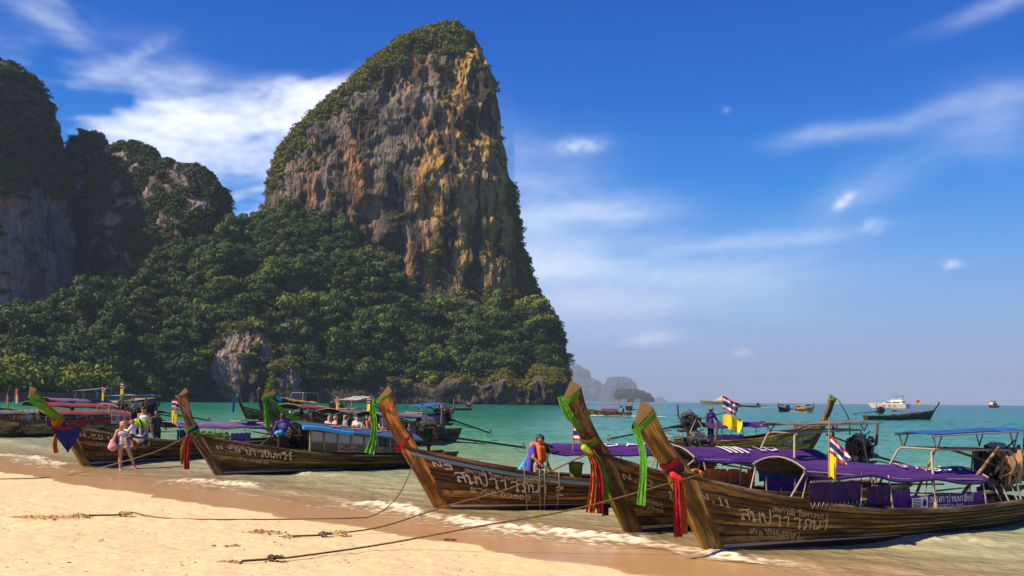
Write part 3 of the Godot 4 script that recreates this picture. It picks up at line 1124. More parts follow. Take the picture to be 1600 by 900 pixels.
func loft_post(b: Boat, m: Material, end: Material) -> void:
	var p := MB.new()
	var rows := []
	for i in 13:
		rows.append(lerpf(-0.20, b.top.y, i / 12.0))
	var pts := PackedVector3Array()
	for i in rows.size():
		var y: float = rows[i]
		var c := b.post(y)
		var d := (b.post(y + 0.05) - b.post(y - 0.05)).normalized()
		var aft := Vector3(d.y, -d.x, 0)
		var q := clampf((y + 0.2) / (b.top.y + 0.2), 0, 1)
		var D := b.thick * lerpf(0.86, 1.08, q)
		var T := lerpf(0.10, 0.24, smoothstep(0.35, 1.0, q))
		if y > b.rail(0.0):
			D *= 1.0 - 0.12 * sin(PI * (y - b.rail(0.0)) / (b.top.y - b.rail(0.0)))
		var cut := smoothstep(0.90, 1.0, (y + 0.2) / (b.top.y + 0.2))
		for e in [[-0.40, 0.0], [-0.36, 0.14], [-0.18, 0.23], [0.05, 0.34], [0.25, 0.43], [0.45, 0.5], [0.5, 0.44], [0.5, -0.44], [0.45, -0.5], [0.25, -0.43], [0.05, -0.34], [-0.18, -0.23], [-0.36, -0.14]]:
			var p3: Vector3 = c + aft * (e[0] * D + 0.06)
			var half: float = T * absf(e[1])
			if y < b.rail(0.0) + 0.02 and e[0] > -0.39:
				var tt := 0.0
				for n in 12:      # the station whose planking meets this edge
					tt = clampf((p3.x + 0.58 * maxf(y, -0.25) * pow(1.0 - tt, 3.0)) / b.L, 0.0, 0.12)
				var k := lerpf(b.keel, b.keel + 0.14, 0.0)
				var ww := clampf((b.rail(tt) - y) / (b.rail(tt) - k), 0.0, 1.0)
				half = maxf(half, b.pt(tt, ww, 1.0, 0.050).z)
			pts.append(p3 + d * cut * (e[0] * 0.20 - b.side * signf(e[1]) * half * 0.5) + Vector3(0, 0, signf(e[1]) * half))
	# hard edges: each face its own strip
	for f in 13:
		var strip := PackedVector3Array()
		for i in rows.size():
			strip.append(pts[i * 13 + f])
			strip.append(pts[i * 13 + (f + 1) % 13])
		p.grid(strip, 2, false, Vector2(0.3, 3.0))
		for k in strip.size():
			p.t[p.t.size() - strip.size() + k] = Vector2(strip[k].y * 1.0, (k % 2) * 0.09 + f * 0.09)
	var post := obj("prow_post", p, m, b.root)
	var cap := MB.new()
	var last := pts.size() - 13
	var mid := Vector3.ZERO
	var dir := (b.post(b.top.y) - b.post(b.top.y - 0.1)).normalized()
	for k in 13:
		mid += pts[last + k] / 13.0
	for k in 13:
		cap.triangle(mid + dir * 0.035, pts[last + k] + dir * 0.012, pts[last + (k + 1) % 13] + dir * 0.012)
		cap.quad(pts[last + k], pts[last + (k + 1) % 13], pts[last + (k + 1) % 13] + dir * 0.012, pts[last + k] + dir * 0.012)
	obj("end_grain", cap, end, post)


func build_hull(b: Boat, planks: int, side_mats: Array, post_m: Material, end_m: Material, rail_m: Material, stripe: Material = null, boot := true) -> void:
	var ts := []
	for i in 34:
		ts.append(pow(i / 33.0, 1.35))
	var shell := MB.new()
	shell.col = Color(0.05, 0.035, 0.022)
	for s in [-1.0, 1.0]:
		var p := PackedVector3Array()
		for t in ts:
			for j in 9:
				p.append(b.pt(t, j / 8.0, s, -0.012))
		shell.grid(p, 9)
	var tr := PackedVector3Array()
	for j in 9:
		tr.append(b.pt(1.0, j / 8.0, -1.0))
		tr.append(b.pt(1.0, j / 8.0, 1.0))
	shell.grid(tr, 2)
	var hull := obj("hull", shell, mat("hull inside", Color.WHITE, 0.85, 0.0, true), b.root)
	var black := paint("bottom paint", Color(0.018, 0.017, 0.016), 0.5)
	for s in [-1.0, 1.0]:
		for i in planks + 1:
			var q := MB.new()
			var p := PackedVector3Array()
			var lo := float(i) / planks
			var hi := float(i + 1) / planks
			for t in ts:
				var wl := b.water(t)
				var w0 := lo * wl
				var w1 := hi * wl
				if i == planks:
					w0 = wl
					w1 = 1.0
				var g := 0.015 / (b.rail(t) + 0.2)
				var lap := 0.020 + 0.004 * ((i * 7) % 3)
				for e in [[w0 + g * 0.3, 0.0], [w0 + g * 0.5, lap], [(w0 + w1) * 0.5, lap + 0.004], [w1 - g, lap - 0.002], [w1 - g * 0.6, 0.0]]:
					p.append(b.pt(t, e[0], s, e[1]))
			q.grid(p, 5)
			for k in p.size():
				q.t[k] = Vector2(p[k].x * 0.8 + i * 0.73 + s + b.L * 3.7, [0.0, 0.012, 0.10, 0.188, 0.20][k % 5] + i * 0.37 + b.L)
			obj("plank", q, black if i == planks else side_mats[i % side_mats.size()], hull)
	# rail and the strake under it
	for s in [-1.0, 1.0]:
		var rail := MB.new()
		var p := PackedVector3Array()
		for t in ts:
			var a := b.pt(t, 0.0, s, 0.0)
			for e in [[-0.06, 0.0], [-0.06, 0.045], [0.045, 0.05], [0.06, 0.035], [0.06, -0.01], [0.03, -0.03], [-0.06, 0.0]]:
				p.append(a + Vector3(0, e[1], s * e[0]))
		rail.grid(p, 7)
		for k in p.size():
			rail.t[k] = Vector2(p[k].x, (k % 7) * 0.05)
		obj("gunwale", rail, rail_m, b.root)
		if stripe:
			var st := MB.new()
			var sp := PackedVector3Array()
			for t in ts:
				var h := 0.085 / (b.rail(t) + 0.22)
				for e in [[0.035, 0.02], [0.035, 0.046], [0.035 + h, 0.044], [0.035 + h, 0.02]]:
					sp.append(b.pt(t, e[0], s, e[1]))
			st.grid(sp, 4)
			obj("rub_rail", st, stripe, b.root)
		if boot:
			var bt := MB.new()
			var bp := PackedVector3Array()
			for i in 22:
				var t := 0.012 + i / 21.0 * 0.46
				var w := b.water(t)
				var h := lerpf(0.030, 0.006, i / 21.0) / (b.rail(t) + 0.2)
				for e in [[w - h, 0.012], [w - h, 0.036], [w + h, 0.036], [w + h, 0.012]]:
					bp.append(b.pt(t, e[0], s, e[1]))
			bt.grid(bp, 4)
			obj("waterline_stripe", bt, paint("boot white", Color(0.36, 0.31, 0.24), 0.7), b.root)
	loft_post(b, post_m, end_m)
	# inside: floor boards, a foredeck and thwarts
	var fb := wood("deck wood", Color(0.20, 0.135, 0.08), 0.8)
	var fl := MB.new()
	var fp := PackedVector3Array()
	for i in 18:
		var t := 0.10 + i / 17.0 * 0.88
		for s in [-1.0, 1.0]:
			var w := 1.0 - (0.12 - b.keel) / (b.rail(t) - b.keel)
			fp.append(b.pt(t, w, s, -0.05))
	fl.grid(fp, 2)
	obj("floor_boards", fl, fb, b.root)
	var fd := MB.new()
	var pale: bool = b.root.has_meta("pale_deck")
	var dp := PackedVector3Array()
	for i in 12:
		var t := 0.02 + i / 11.0 * 0.17
		for e in [-1.0, -0.4, 0.4, 1.0]:
			var q := b.pt(t, 0.06, 1.0, -0.03)
			dp.append(Vector3(q.x, q.y + 0.02 * (1.0 - e * e), q.z * e))
	fd.grid(dp, 4)
	obj("foredeck", fd, wood("pale deck", Color(0.62, 0.55, 0.45), 0.8) if pale else fb, b.root)
	for t in [0.24, 0.36, 0.62, 0.76, 0.92]:
		var th := MB.new()
		var a := b.pt(t, 0.2, -1.0, -0.03)
		var c := b.pt(t, 0.2, 1.0, -0.03)
		th.bar(a, c, 0.16, 0.04)
		obj("thwart", th, fb, b.root)


# ---- the engine on its swivel at the stern, with the long shaft behind
var engine_parts := []


func engine_shapes() -> Array:
	var r := RandomNumberGenerator.new()
	r.seed = 77
	var iron := mat("greasy iron", Color(0.030, 0.027, 0.025), 0.45, 0.5)
	var rust := mat("rusty iron", Color(0.115, 0.062, 0.035), 0.8, 0.2)
	var alu := mat("dull alloy", Color(0.24, 0.22, 0.19), 0.45, 0.7)
	var rubber := mat("black rubber", Color(0.014, 0.014, 0.015), 0.7)
	var list := []
	var b := MB.new()
	b.box(Vector3(0, 0.02, 0), Vector3(0.62, 0.34, 0.34))
	b.box(Vector3(0.02, 0.24, 0), Vector3(0.54, 0.14, 0.24))
	b.box(Vector3(0, -0.20, 0), Vector3(0.50, 0.12, 0.22))
	for i in 6:
		b.box(Vector3(-0.24 + i * 0.095, 0.34, 0), Vector3(0.05, 0.07, 0.20))
		b.box(Vector3(-0.24 + i * 0.095, 0.08, 0.19), Vector3(0.04, 0.24, 0.05))
		b.box(Vector3(-0.24 + i * 0.095, 0.08, -0.19), Vector3(0.04, 0.24, 0.05))
	list.append(["engine_block", b, iron])
	b = MB.new()
	b.tube([Vector3(-0.26, 0.36, 0.05), Vector3(0.26, 0.36, 0.05)], 0.07, 10)
	b.tube([Vector3(-0.1, 0.46, -0.10), Vector3(0.22, 0.46, -0.10)], 0.10, 12)
	list.append(["air_filter", b, alu])
	b = MB.new()
	b.box(Vector3(-0.44, 0.10, 0), Vector3(0.06, 0.36, 0.36))
	for i in 9:
		b.box(Vector3(-0.478, -0.06 + i * 0.04, 0), Vector3(0.012, 0.016, 0.32))
	list.append(["radiator", b, iron])
	b = MB.new()
	b.tube([Vector3(-0.37, 0.05, 0), Vector3(-0.34, 0.05, 0)], 0.17, 14)
	b.tube([Vector3(-0.36, -0.16, 0.1), Vector3(-0.33, -0.16, 0.1)], 0.09, 12)
	for i in 5:
		b.box(Vector3(-0.395, 0.05, 0), Vector3(0.012, 0.36, 0.05), Basis(Vector3.RIGHT, PI * i / 5.0))
	list.append(["fan_pulley", b, alu])
	b = MB.new()
	b.tube([Vector3(0.24, 0.20, 0.20), Vector3(0.34, 0.28, 0.24), Vector3(0.38, 0.44, 0.22), Vector3(0.40, 0.86, 0.20)], [0.04, 0.04, 0.04, 0.035], 8)
	for i in 4:
		b.tube([Vector3(-0.2 + i * 0.12, 0.2, 0.17), Vector3(-0.16 + i * 0.12, 0.24, 0.25), Vector3(0.1 + i * 0.04, 0.23, 0.25)], 0.025, 6)
	list.append(["exhaust_pipe", b, rust])
	b = MB.new()
	for i in 16:
		var a := Vector3(r.randf_range(-0.4, 0.4), r.randf_range(-0.25, 0.45), r.randf_range(-0.26, 0.26))
		var e := a + Vector3(r.randf_range(-0.25, 0.25), r.randf_range(-0.22, 0.2), r.randf_range(-0.15, 0.15))
		b.tube([a, (a + e) * 0.5 + Vector3(0, r.randf_range(-0.12, 0.12), r.randf_range(0.02, 0.1)), e], r.randf_range(0.008, 0.02), 5)
	list.append(["hoses", b, rubber])
	b = MB.new()
	for i in 22:
		var s := Vector3(r.randf_range(0.05, 0.14), r.randf_range(0.05, 0.13), r.randf_range(0.04, 0.1))
		b.box(Vector3(r.randf_range(-0.34, 0.40), r.randf_range(-0.22, 0.46), (r.randf_range(0.17, 0.28)) * (1.0 if i % 2 else -1.0)), s, Basis(Vector3(r.randf(), r.randf(), r.randf()).normalized(), r.randf() * 0.6))
	for i in 7:
		var c := Vector3(r.randf_range(-0.3, 0.36), r.randf_range(-0.15, 0.4), (0.2 if i % 2 else -0.2))
		b.tube([c, c + Vector3(0, 0, 0.09 if i % 2 else -0.09)], r.randf_range(0.04, 0.08), 10)
	list.append(["engine_fittings", b, mat("dirty steel", Color(0.10, 0.085, 0.07), 0.5, 0.6)])
	b = MB.new()
	b.tube([Vector3(0.05, -0.26, 0), Vector3(0.05, -0.60, 0)], 0.05, 10)
	b.bar(Vector3(-0.3, -0.28, 0), Vector3(0.45, -0.28, 0), 0.28, 0.05)
	for s in [-1.0, 1.0]:
		b.bar(Vector3(-0.35, -0.30, s * 0.16), Vector3(0.5, -0.22, s * 0.16), 0.05, 0.08)
	list.append(["engine_mount", b, rust])
	b = MB.new()
	b.tube([Vector3(-0.3, 0.10, 0.22), Vector3(-0.9, 0.26, 0.20), Vector3(-1.75, 0.42, 0.14)], [0.026, 0.024, 0.022], 8)
	list.append(["tiller", b, rust])
	b = MB.new()
	b.tube([Vector3(0.3, -0.05, 0), Vector3(0.8, -0.07, 0)], [0.085, 0.06], 10)
	b.tube([Vector3(0.75, -0.07, 0), Vector3(3.5, -0.40, 0)], 0.036, 8)
	b.tube([Vector3(0.8, -0.20, 0), Vector3(2.1, -0.30, 0)], 0.02, 6)
	list.append(["drive_shaft", b, iron])
	b = MB.new()
	b.tube([Vector3(3.45, -0.395, 0), Vector3(3.62, -0.415, 0)], [0.05, 0.03], 8)
	for i in 3:
		var q := Basis(Vector3.RIGHT, TAU * i / 3.0)
		b.cloth(PackedVector3Array([Vector3(3.5, -0.40, 0) + q * Vector3(-0.02, 0.03, 0), Vector3(3.5, -0.40, 0) + q * Vector3(0.05, 0.03, 0.03), Vector3(3.5, -0.40, 0) + q * Vector3(-0.05, 0.17, -0.03), Vector3(3.5, -0.40, 0) + q * Vector3(0.06, 0.15, 0.06)]), 2, 0.008)
	b.tube([Vector3(3.2, -0.40, 0), Vector3(3.35, -0.55, 0), Vector3(3.6, -0.6, 0)], 0.012, 5)
	list.append(["propeller", b, alu])
	return list


func put_engine(b: Boat, where: Vector3, tilt: float, turn: float, scale := 1.0, skip := []) -> Node3D:
	if engine_parts.is_empty():
		for e in engine_shapes():
			engine_parts.append([e[0], e[1].mesh(), e[2]])
	var o := spot("engine", where, turn, b.root)
	o.rotation = Vector3(0, turn, tilt)
	o.scale = Vector3.ONE * scale
	for e in engine_parts:
		if not e[0] in skip:
			obj(e[0], e[1], e[2], o)
	return o


# ---- roofs
func canopy(b: Boat, xa: float, xb: float, ya: float, yb: float, half: float, rise: float, m: Material, posts: Array, frame_m: Material, name_ := "canopy", sag := 0.05, fringe := 0.06, under: Material = null) -> Node3D:
	var nx := 20
	var nz := 13
	var p := PackedVector3Array()
	var bump := noise(1.1, 2, int(xa * 100) + 5)
	for i in nx:
		var q := i / float(nx - 1)
		for j in nz:
			var e := -1.0 + 2.0 * j / (nz - 1)
			var s := clampf(e * 1.06, -1.0, 1.0)
			var wave := sag * absf(sin(q * PI * 3.0)) * (0.55 + 0.45 * s * s)
			var y := lerpf(ya, yb, q) + rise * (1.0 - s * s) - wave + bump.get_noise_2d(q * 4.0, e * 2.0) * 0.035
			if absf(e) > 0.95:
				y -= fringe * (0.8 + 0.4 * bump.get_noise_2d(q * 30.0, e))
			p.append(Vector3(lerpf(xa, xb, q), y, s * half + (0.012 * signf(e) if absf(e) > 0.95 else 0.0)))
	var sheet := MB.new()
	sheet.cloth(p, nz, -0.012, PackedColorArray(), Vector2((xb - xa) * 0.5, 1.0))
	var o := obj(name_, sheet, m, b.root)
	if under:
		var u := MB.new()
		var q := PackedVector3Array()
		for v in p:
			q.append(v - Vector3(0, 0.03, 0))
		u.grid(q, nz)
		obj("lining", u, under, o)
	for e in [[xa, ya], [xb, yb]]:
		var arch := []
		for j in 13:
			var s := -1.0 + j / 6.0
			arch.append(Vector3(e[0], e[1] + rise * (1.0 - s * s) + 0.012, s * half))
		var f := MB.new()
		f.tube(arch, 0.015, 7)
		obj("canopy_hoop", f, frame_m, o)
	for s in [-1.0, 1.0]:
		var f := MB.new()
		f.tube([Vector3(xa, ya - 0.02, s * (half - 0.03)), Vector3((xa + xb) * 0.5, (ya + yb) * 0.5 - sag - 0.02, s * (half - 0.03)), Vector3(xb, yb - 0.02, s * (half - 0.03))], 0.014, 6)
		obj("canopy_pole", f, frame_m, o)
	for x in posts:
		for s in [-1.0, 1.0]:
			var t: float = clampf(x / b.L, 0.02, 0.99)
			var foot := b.pt(t, 0.02, s, -0.02)
			var head := Vector3(x, lerpf(ya, yb, (x - xa) / (xb - xa)) - 0.02, s * (half - 0.03))
			var f := MB.new()
			f.tube([foot, head], 0.016, 7)
			obj("canopy_post", f, frame_m, b.root)
	return o


func pipes(b: Boat, called: String, runs: Array, r: float, m: Material) -> Node3D:
	var f := MB.new()
	for a in runs:
		f.tube(a, r, 7)
	return obj(called, f, m, b.root)


# ---- lettering: a stroke alphabet; o = a small ring
const GLYPHS := {
	"ก": "0003140526465550", "ข": "o15 241310505056", "ค": "0005264655 5550 o23 2100", "ง": "o35 4541200002", "จ": "0526465550303 o22", "ช": "o15 24131050555667", "ญ": "000516263530 3050 5056", "ด": "000526465550 o23 2200", "ต": "000516253646 465550 o23 2200",
	"ถ": "o10 21231415264655 5550", "ท": "o05 1510 12355655 5550", "ธ": "56161454 545010 1012", "น": "o05 1510 5651 o41 1041", "ณ": "o10 100526353 3530 3050 5056", "บ": "o05 15105056", "ป": "o05 15105059", "พ": "o05 151033505056", "ม": "o05 1510 1151 5056 o10", "ย": "o05 141312105056", "ร": "051646 5545 4541 o40", "ล": "o10 11135 0526465550 5333131", "ว": "05264655 5551 o40", "ส": "o10 111353 0526465550 4667", "ห": "o05 1510 12345351 5350 o45", "อ": "o13 121050554626 2605", "ไ": "2027190 o10 2719", "เ": "1611 o10", "า": "05163635 3630", "ำ": "o08 05163635 3630", "ศ": "000526465550 o23 2200 4667", "ฉ": "o05 1510 5651 o41",
	"ั": "17284859", "ิ": "0728485707", "ี": "0728485707 5759", "ื": "0728485707 5759 4749", "์": "o48 5869", "่": "4849", "้": "38394958", "็": "17285857", "ุ": "4042", "ู": "404252",
	"0": "10011516465541 4110", "1": "15261 2620 1030", "2": "0516465503 0050", "3": "05164655 5443 4352 5241 4110 1001", "4": "4046020252", "5": "560603435241 411001", "6": "5516050110415243 4303", "7": "06565220", "8": "1304164655 5543 43134352 52411001 0213", "9": "5404154655 5551 511000",
	"N": "00065056", "A": "00265 2650 1242", "B": "000646554433 0343 435251400", "K": "0006 5603 0350", "S": "5516050443 435251 4110 01", "I": "1030 2026 1636", "M": "0006235650", "C": "551605014151", "O": "1001051646555141 4110", "E": "5606 0600 0050 0343", "R": "0006465543 4303 2350", "L": "060050", ".": "1011", ",": "1110", "-": "1343", "/": "0056",
}
const ABOVE := "ัิีื์่้็ุู"


func strokes(text: String, tall: float, weight: float, map: Callable, wide := 1.0) -> MB:
	var b := MB.new()
	var u := tall / 6.0
	var x := 0.0
	for ch in text:
		if ch == " ":
			x += 4.0 * u * wide
			continue
		var g: String = GLYPHS.get(ch, "")
		var zero := ABOVE.contains(ch)
		var x0 := x - 7.0 * u * wide if zero else x
		for part in g.split(" "):
			var line := []
			if part.begins_with("o"):
				var c := Vector2(part[1].to_int(), part[2].to_int())
				for k in 7:
					line.append(c + Vector2(cos(k * TAU / 6.0), sin(k * TAU / 6.0)) * 0.75)
			else:
				for k in range(0, part.length() - 1, 2):
					line.append(Vector2(part[k].to_int(), part[k + 1].to_int()))
			if line.size() > 2 and not part.begins_with("o"):
				var soft := [line[0]]
				for k in range(1, line.size() - 1):
					soft.append(line[k].lerp(line[k - 1], 0.28))
					soft.append(line[k].lerp(line[k + 1], 0.28))
				soft.append(line[-1])
				line = soft
			for k in line.size() - 1:
				var p: Vector2 = line[k] * u * Vector2(wide, 1) + Vector2(x0, 0)
				var q: Vector2 = line[k + 1] * u * Vector2(wide, 1) + Vector2(x0, 0)
				var d := (q - p).normalized() * weight * 0.40
				var n := Vector2(-d.y, d.x)
				p -= d * 0.7
				q += d * 0.7
				b.quad(map.call(p - n), map.call(q - n), map.call(q + n), map.call(p + n))
		if not zero:
			x += (4.5 if ch in "I1.,-" else 7.0) * u * wide
	return b


func on_hull(b: Boat, x0: float, drop: float, q: Vector2, slope := 0.0) -> Vector3:   # x0: where the line starts along the rail; drop: metres under it
	var x := x0 + 0.20 + q.x * b.side
	var t := clampf(x / b.L, 0.0, 1.0)
	var girth := (b.rail(t) - b.keel) * 1.02
	return b.pt(t, clampf((drop - q.y + slope * q.x) / girth, 0.0, 0.98), b.side, 0.034)


func letter(b: Boat, text: String, x0: float, drop: float, tall: float, weight: float, m: Material, wide := 1.0, slope := 0.0) -> void:
	obj("lettering", strokes(text, tall, weight, func(q): return on_hull(b, x0, drop, q, slope), wide), m, b.root)


# ---- ribbons and sashes
func band(b: Boat, y: float, h: float, m: Material, parent: Node3D, called := "band", grow := 0.0, tilt := 0.0) -> void:
	var p := PackedVector3Array()
	var wob := noise(0.9, 2, int(y * 1000))
	for j in 4:
		var yy := y + h * (j / 3.0 - 0.5)
		var c := b.post(yy)
		var d := (b.post(yy + 0.05) - b.post(yy - 0.05)).normalized()
		var aft := Vector3(d.y, -d.x, 0)
		var q := clampf((yy + 0.2) / (b.top.y + 0.2), 0, 1)
		var T := lerpf(0.10, 0.24, smoothstep(0.35, 1.0, q)) * 0.5 + 0.02 + grow
		var D := b.thick * 0.5 + 0.012 + grow
		for i in 15:
			var a := TAU * i / 14.0
			var cs := cos(a)
			var sn := sin(a)
			var taper := 1.0 if cs > -0.2 else lerpf(1.0, 0.35, (-cs - 0.2) / 0.8)
			var k := 1.0 + wob.get_noise_2d(i * 1.7, j * 2.0) * 0.08
			p.append(c + aft * (signf(cs) * pow(absf(cs), 0.6) * D * k + 0.055) + Vector3(0, tilt * cs + wob.get_noise_2d(i * 1.1, 9.0 + j) * 0.015, signf(sn) * pow(absf(sn), 0.6) * T * taper * k))
	var s := MB.new()
	s.cloth(p, 15, 0.012)
	obj(called, s, m, parent)


# a hanging strip: path points in metres, width along dir, folds across
func strip(path: Array, widths: Array, dir: Vector3, m: Material, parent: Node3D, called := "tail", fold := 0.025, seed_ := 1) -> void:
	var cv := Curve3D.new()
	for i in path.size():
		var d: Vector3 = (path[mini(i + 1, path.size() - 1)] - path[maxi(i - 1, 0)]) * 0.22
		cv.add_point(path[i], -d, d)
	var n := noise(1.3, 2, seed_)
	var rows := 22
	var w := 9
	var p := PackedVector3Array()
	var len := cv.get_baked_length()
	for j in rows:
		var q := j / float(rows - 1)
		var c := cv.sample_baked(q * len)
		var f := q * (widths.size() - 1)
		var k := mini(int(f), widths.size() - 2)
		var wd: float = lerpf(widths[k], widths[k + 1], f - k)
		var fw := (cv.sample_baked(minf(q * len + 0.02, len)) - cv.sample_baked(maxf(q * len - 0.02, 0.0))).normalized()
		var s := (dir - fw * dir.dot(fw)).normalized()
		var nrm := s.cross(fw)
		for i in w:
			var e := i / float(w - 1) - 0.5
			p.append(c + s * e * wd + nrm * (sin(i * 1.75 + q * 1.2 + seed_) * fold * (0.6 + 0.6 * q) + n.get_noise_2d(q * 5.0, e * 2.0) * fold))
	var b := MB.new()
	b.cloth(p, w, 0.006)
	obj(called, b, m, parent)


# ---- flags
func flag_cloth(rows: Array, at_: Vector3, long: float, tall: float, dir: Vector3, droop: float, seed_: int) -> MB:
	var b := MB.new()
	var n := noise(1.6, 2, seed_)
	var w := 12
	var total := 0.0
	for r in rows:
		total += r[0]
	var y := 0.0
	for r in rows:
		var p := PackedVector3Array()
		for k in 3:
			var yy: float = (y + r[0] * k / 2.0) / total
			for i in w:
				var q := i / float(w - 1)
				var bend := n.get_noise_2d(q * 2.4, yy * 0.9) * 0.42 * long * q + sin(q * 8.0 + yy * 1.5 + seed_) * 0.09 * long * q
				var side := Vector3(-dir.z, 0, dir.x)
				var reach := long * (1.0 - 0.25 * droop) * (1.0 - 0.18 * yy * q + 0.10 * n.get_noise_2d(q * 3.0 + 9.0, yy * 2.0))
				p.append(at_ + dir * q * reach + Vector3(0, -yy * tall * (1.0 - 0.22 * q * droop) - droop * long * q * (0.35 + 0.5 * q) + 0.06 * tall * sin(q * 6.0 + seed_ * 1.7), 0) + side * bend)
		b.col = r[1]
		b.cloth(p, w, 0.004)
		y += r[0]
	return b


const RED := Color(0.50, 0.025, 0.035)
const WHITE := Color(0.72, 0.71, 0.70)
const BLUE := Color(0.028, 0.030, 0.20)
const TRICOLOUR := [[1.0, RED], [1.0, WHITE], [2.0, BLUE], [1.0, WHITE], [1.0, RED]]
const YELLOW := [[1.0, Color(0.85, 0.62, 0.02)]]


func flag(where: Vector3, h: float, label: String, cloths: Array, lean := Vector3.ZERO, group := "") -> void:
	# cloths: [rows, height on the pole, length, height, direction, droop]
	var o := spot("flag", where)
	var p := MB.new()
	p.tube([Vector3.ZERO, Vector3(0, h, 0) + lean], 0.012 if h < 3 else 0.03, 6)
	obj("pole", p, mat("flag pole", Color(0.26, 0.19, 0.12), 0.6), o)
	var cm := mat("flag cloth", Color.WHITE, 0.85, 0.0, true)
	cm.backlight_enabled = true
	cm.backlight = Color(0.6, 0.6, 0.6)
	var i := 0
	for c in cloths:
		obj("flag_cloth", flag_cloth(c[0], Vector3(0, c[1], 0) + lean * (c[1] / h), c[2], c[3], c[4].normalized(), c[5], i + int(absf(where.x) * 100.0)), cm, o)
		i += 3
	tag(o, label, "flag", group)


# ---------- people: joints, tapered limbs joined in one field, meshed as surface nets ----------
func net(bones: Array, h: float, k: float, b: MB, paint_ = null) -> void:
	if bones.is_empty():
		return
	var lo := Vector3.ONE * 1e9
	var hi := -lo
	for e in bones:
		var r := Vector3.ONE * (maxf(e[2], e[3]) + h * 3.0)
		lo = lo.min(e[0] - r).min(e[1] - r)
		hi = hi.max(e[0] + r).max(e[1] + r)
	var nx := int((hi.x - lo.x) / h) + 2
	var ny := int((hi.y - lo.y) / h) + 2
	var nz := int((hi.z - lo.z) / h) + 2
	var f := PackedFloat32Array()
	f.resize(nx * ny * nz)
	f.fill(1.0)
	var best := f.duplicate()
	var id := PackedByteArray()
	id.resize(f.size())
	for n in bones.size():
		var e: Array = bones[n]
		var A: Vector3 = e[0]
		var D: Vector3 = e[1] - A
		var ra: float = e[2]
		var dr: float = e[3] - ra
		var dd := maxf(D.length_squared(), 1e-8)
		var m := maxf(ra, e[3]) + h * 2.5 + k
		var p0 := ((A.min(e[1]) - Vector3.ONE * m - lo) / h).floor()
		var p1 := ((A.max(e[1]) + Vector3.ONE * m - lo) / h).ceil()
		for y in range(maxi(0, int(p0.y)), mini(ny - 1, int(p1.y)) + 1):
			for z in range(maxi(0, int(p0.z)), mini(nz - 1, int(p1.z)) + 1):
				var row := (y * nz + z) * nx
				for x in range(maxi(0, int(p0.x)), mini(nx - 1, int(p1.x)) + 1):
					var P := lo + Vector3(x, y, z) * h - A
					var t := clampf(P.dot(D) / dd, 0.0, 1.0)
					var d := (P - D * t).length() - ra - dr * t
					var c := row + x
					if d < best[c]:
						best[c] = d
						id[c] = n
					var o := f[c]
					var q := clampf(0.5 + 0.5 * (o - d) / k, 0.0, 1.0)
					f[c] = lerpf(o, d, q) - k * q * (1.0 - q)
	var at_ := PackedInt32Array()
	at_.resize(f.size())
	at_.fill(-1)
	var off := [0, 1, nx * nz, nx * nz + 1, nx, nx + 1, nx * nz + nx, nx * nz + nx + 1]   # bit0 x, bit1 y, bit2 z
	var cor := [Vector3(0, 0, 0), Vector3(1, 0, 0), Vector3(0, 1, 0), Vector3(1, 1, 0), Vector3(0, 0, 1), Vector3(1, 0, 1), Vector3(0, 1, 1), Vector3(1, 1, 1)]
	var edges := [[0, 1], [2, 3], [4, 5], [6, 7], [0, 2], [1, 3], [4, 6], [5, 7], [0, 4], [1, 5], [2, 6], [3, 7]]
	var live := PackedInt32Array()
	for y in ny - 1:
		for z in nz - 1:
			for x in nx - 1:
				var c := (y * nz + z) * nx + x
				if absf(f[c]) > h * 2.2:
					continue
				var mask := 0
				for q in 8:
					if f[c + off[q]] < 0.0:
						mask |= 1 << q
				if mask == 0 or mask == 255:
					continue
				var s := Vector3.ZERO
				var cnt := 0
				for e in edges:
					var i: int = e[0]
					var j: int = e[1]
					if ((mask >> i) & 1) != ((mask >> j) & 1):
						var u := f[c + off[i]]
						var w := f[c + off[j]]
						s += cor[i].lerp(cor[j], u / (u - w))
						cnt += 1
				var P := lo + (Vector3(x, y, z) + s / cnt) * h
				b.col = bones[id[c]][4]
				if paint_ != null:
					b.col = (paint_ as Callable).call(P, b.col)
				at_[c] = b.put(P)
				live.append(c)
	var sx := 1
	var sy := nx * nz
	var sz := nx
	for c in live:
		var x := c % nx
		var z := (c / nx) % nz
		var y := c / (nx * nz)
		if y > 0 and z > 0 and (f[c] < 0.0) != (f[c + sx] < 0.0):
			four(b, at_[c], at_[c - sy], at_[c - sy - sz], at_[c - sz], f[c] < 0.0)
		if x > 0 and z > 0 and (f[c] < 0.0) != (f[c + sy] < 0.0):
			four(b, at_[c], at_[c - sz], at_[c - sz - sx], at_[c - sx], f[c] < 0.0)
		if x > 0 and y > 0 and (f[c] < 0.0) != (f[c + sz] < 0.0):
			four(b, at_[c], at_[c - sx], at_[c - sx - sy], at_[c - sy], f[c] < 0.0)


func four(b: MB, a: int, c: int, d: int, e: int, flip: bool) -> void:
	if a < 0 or c < 0 or d < 0 or e < 0:
		return
	if flip:
		b.f.append_array(PackedInt32Array([a, c, d, a, d, e]))
	else:
		b.f.append_array(PackedInt32Array([a, d, c, a, e, d]))


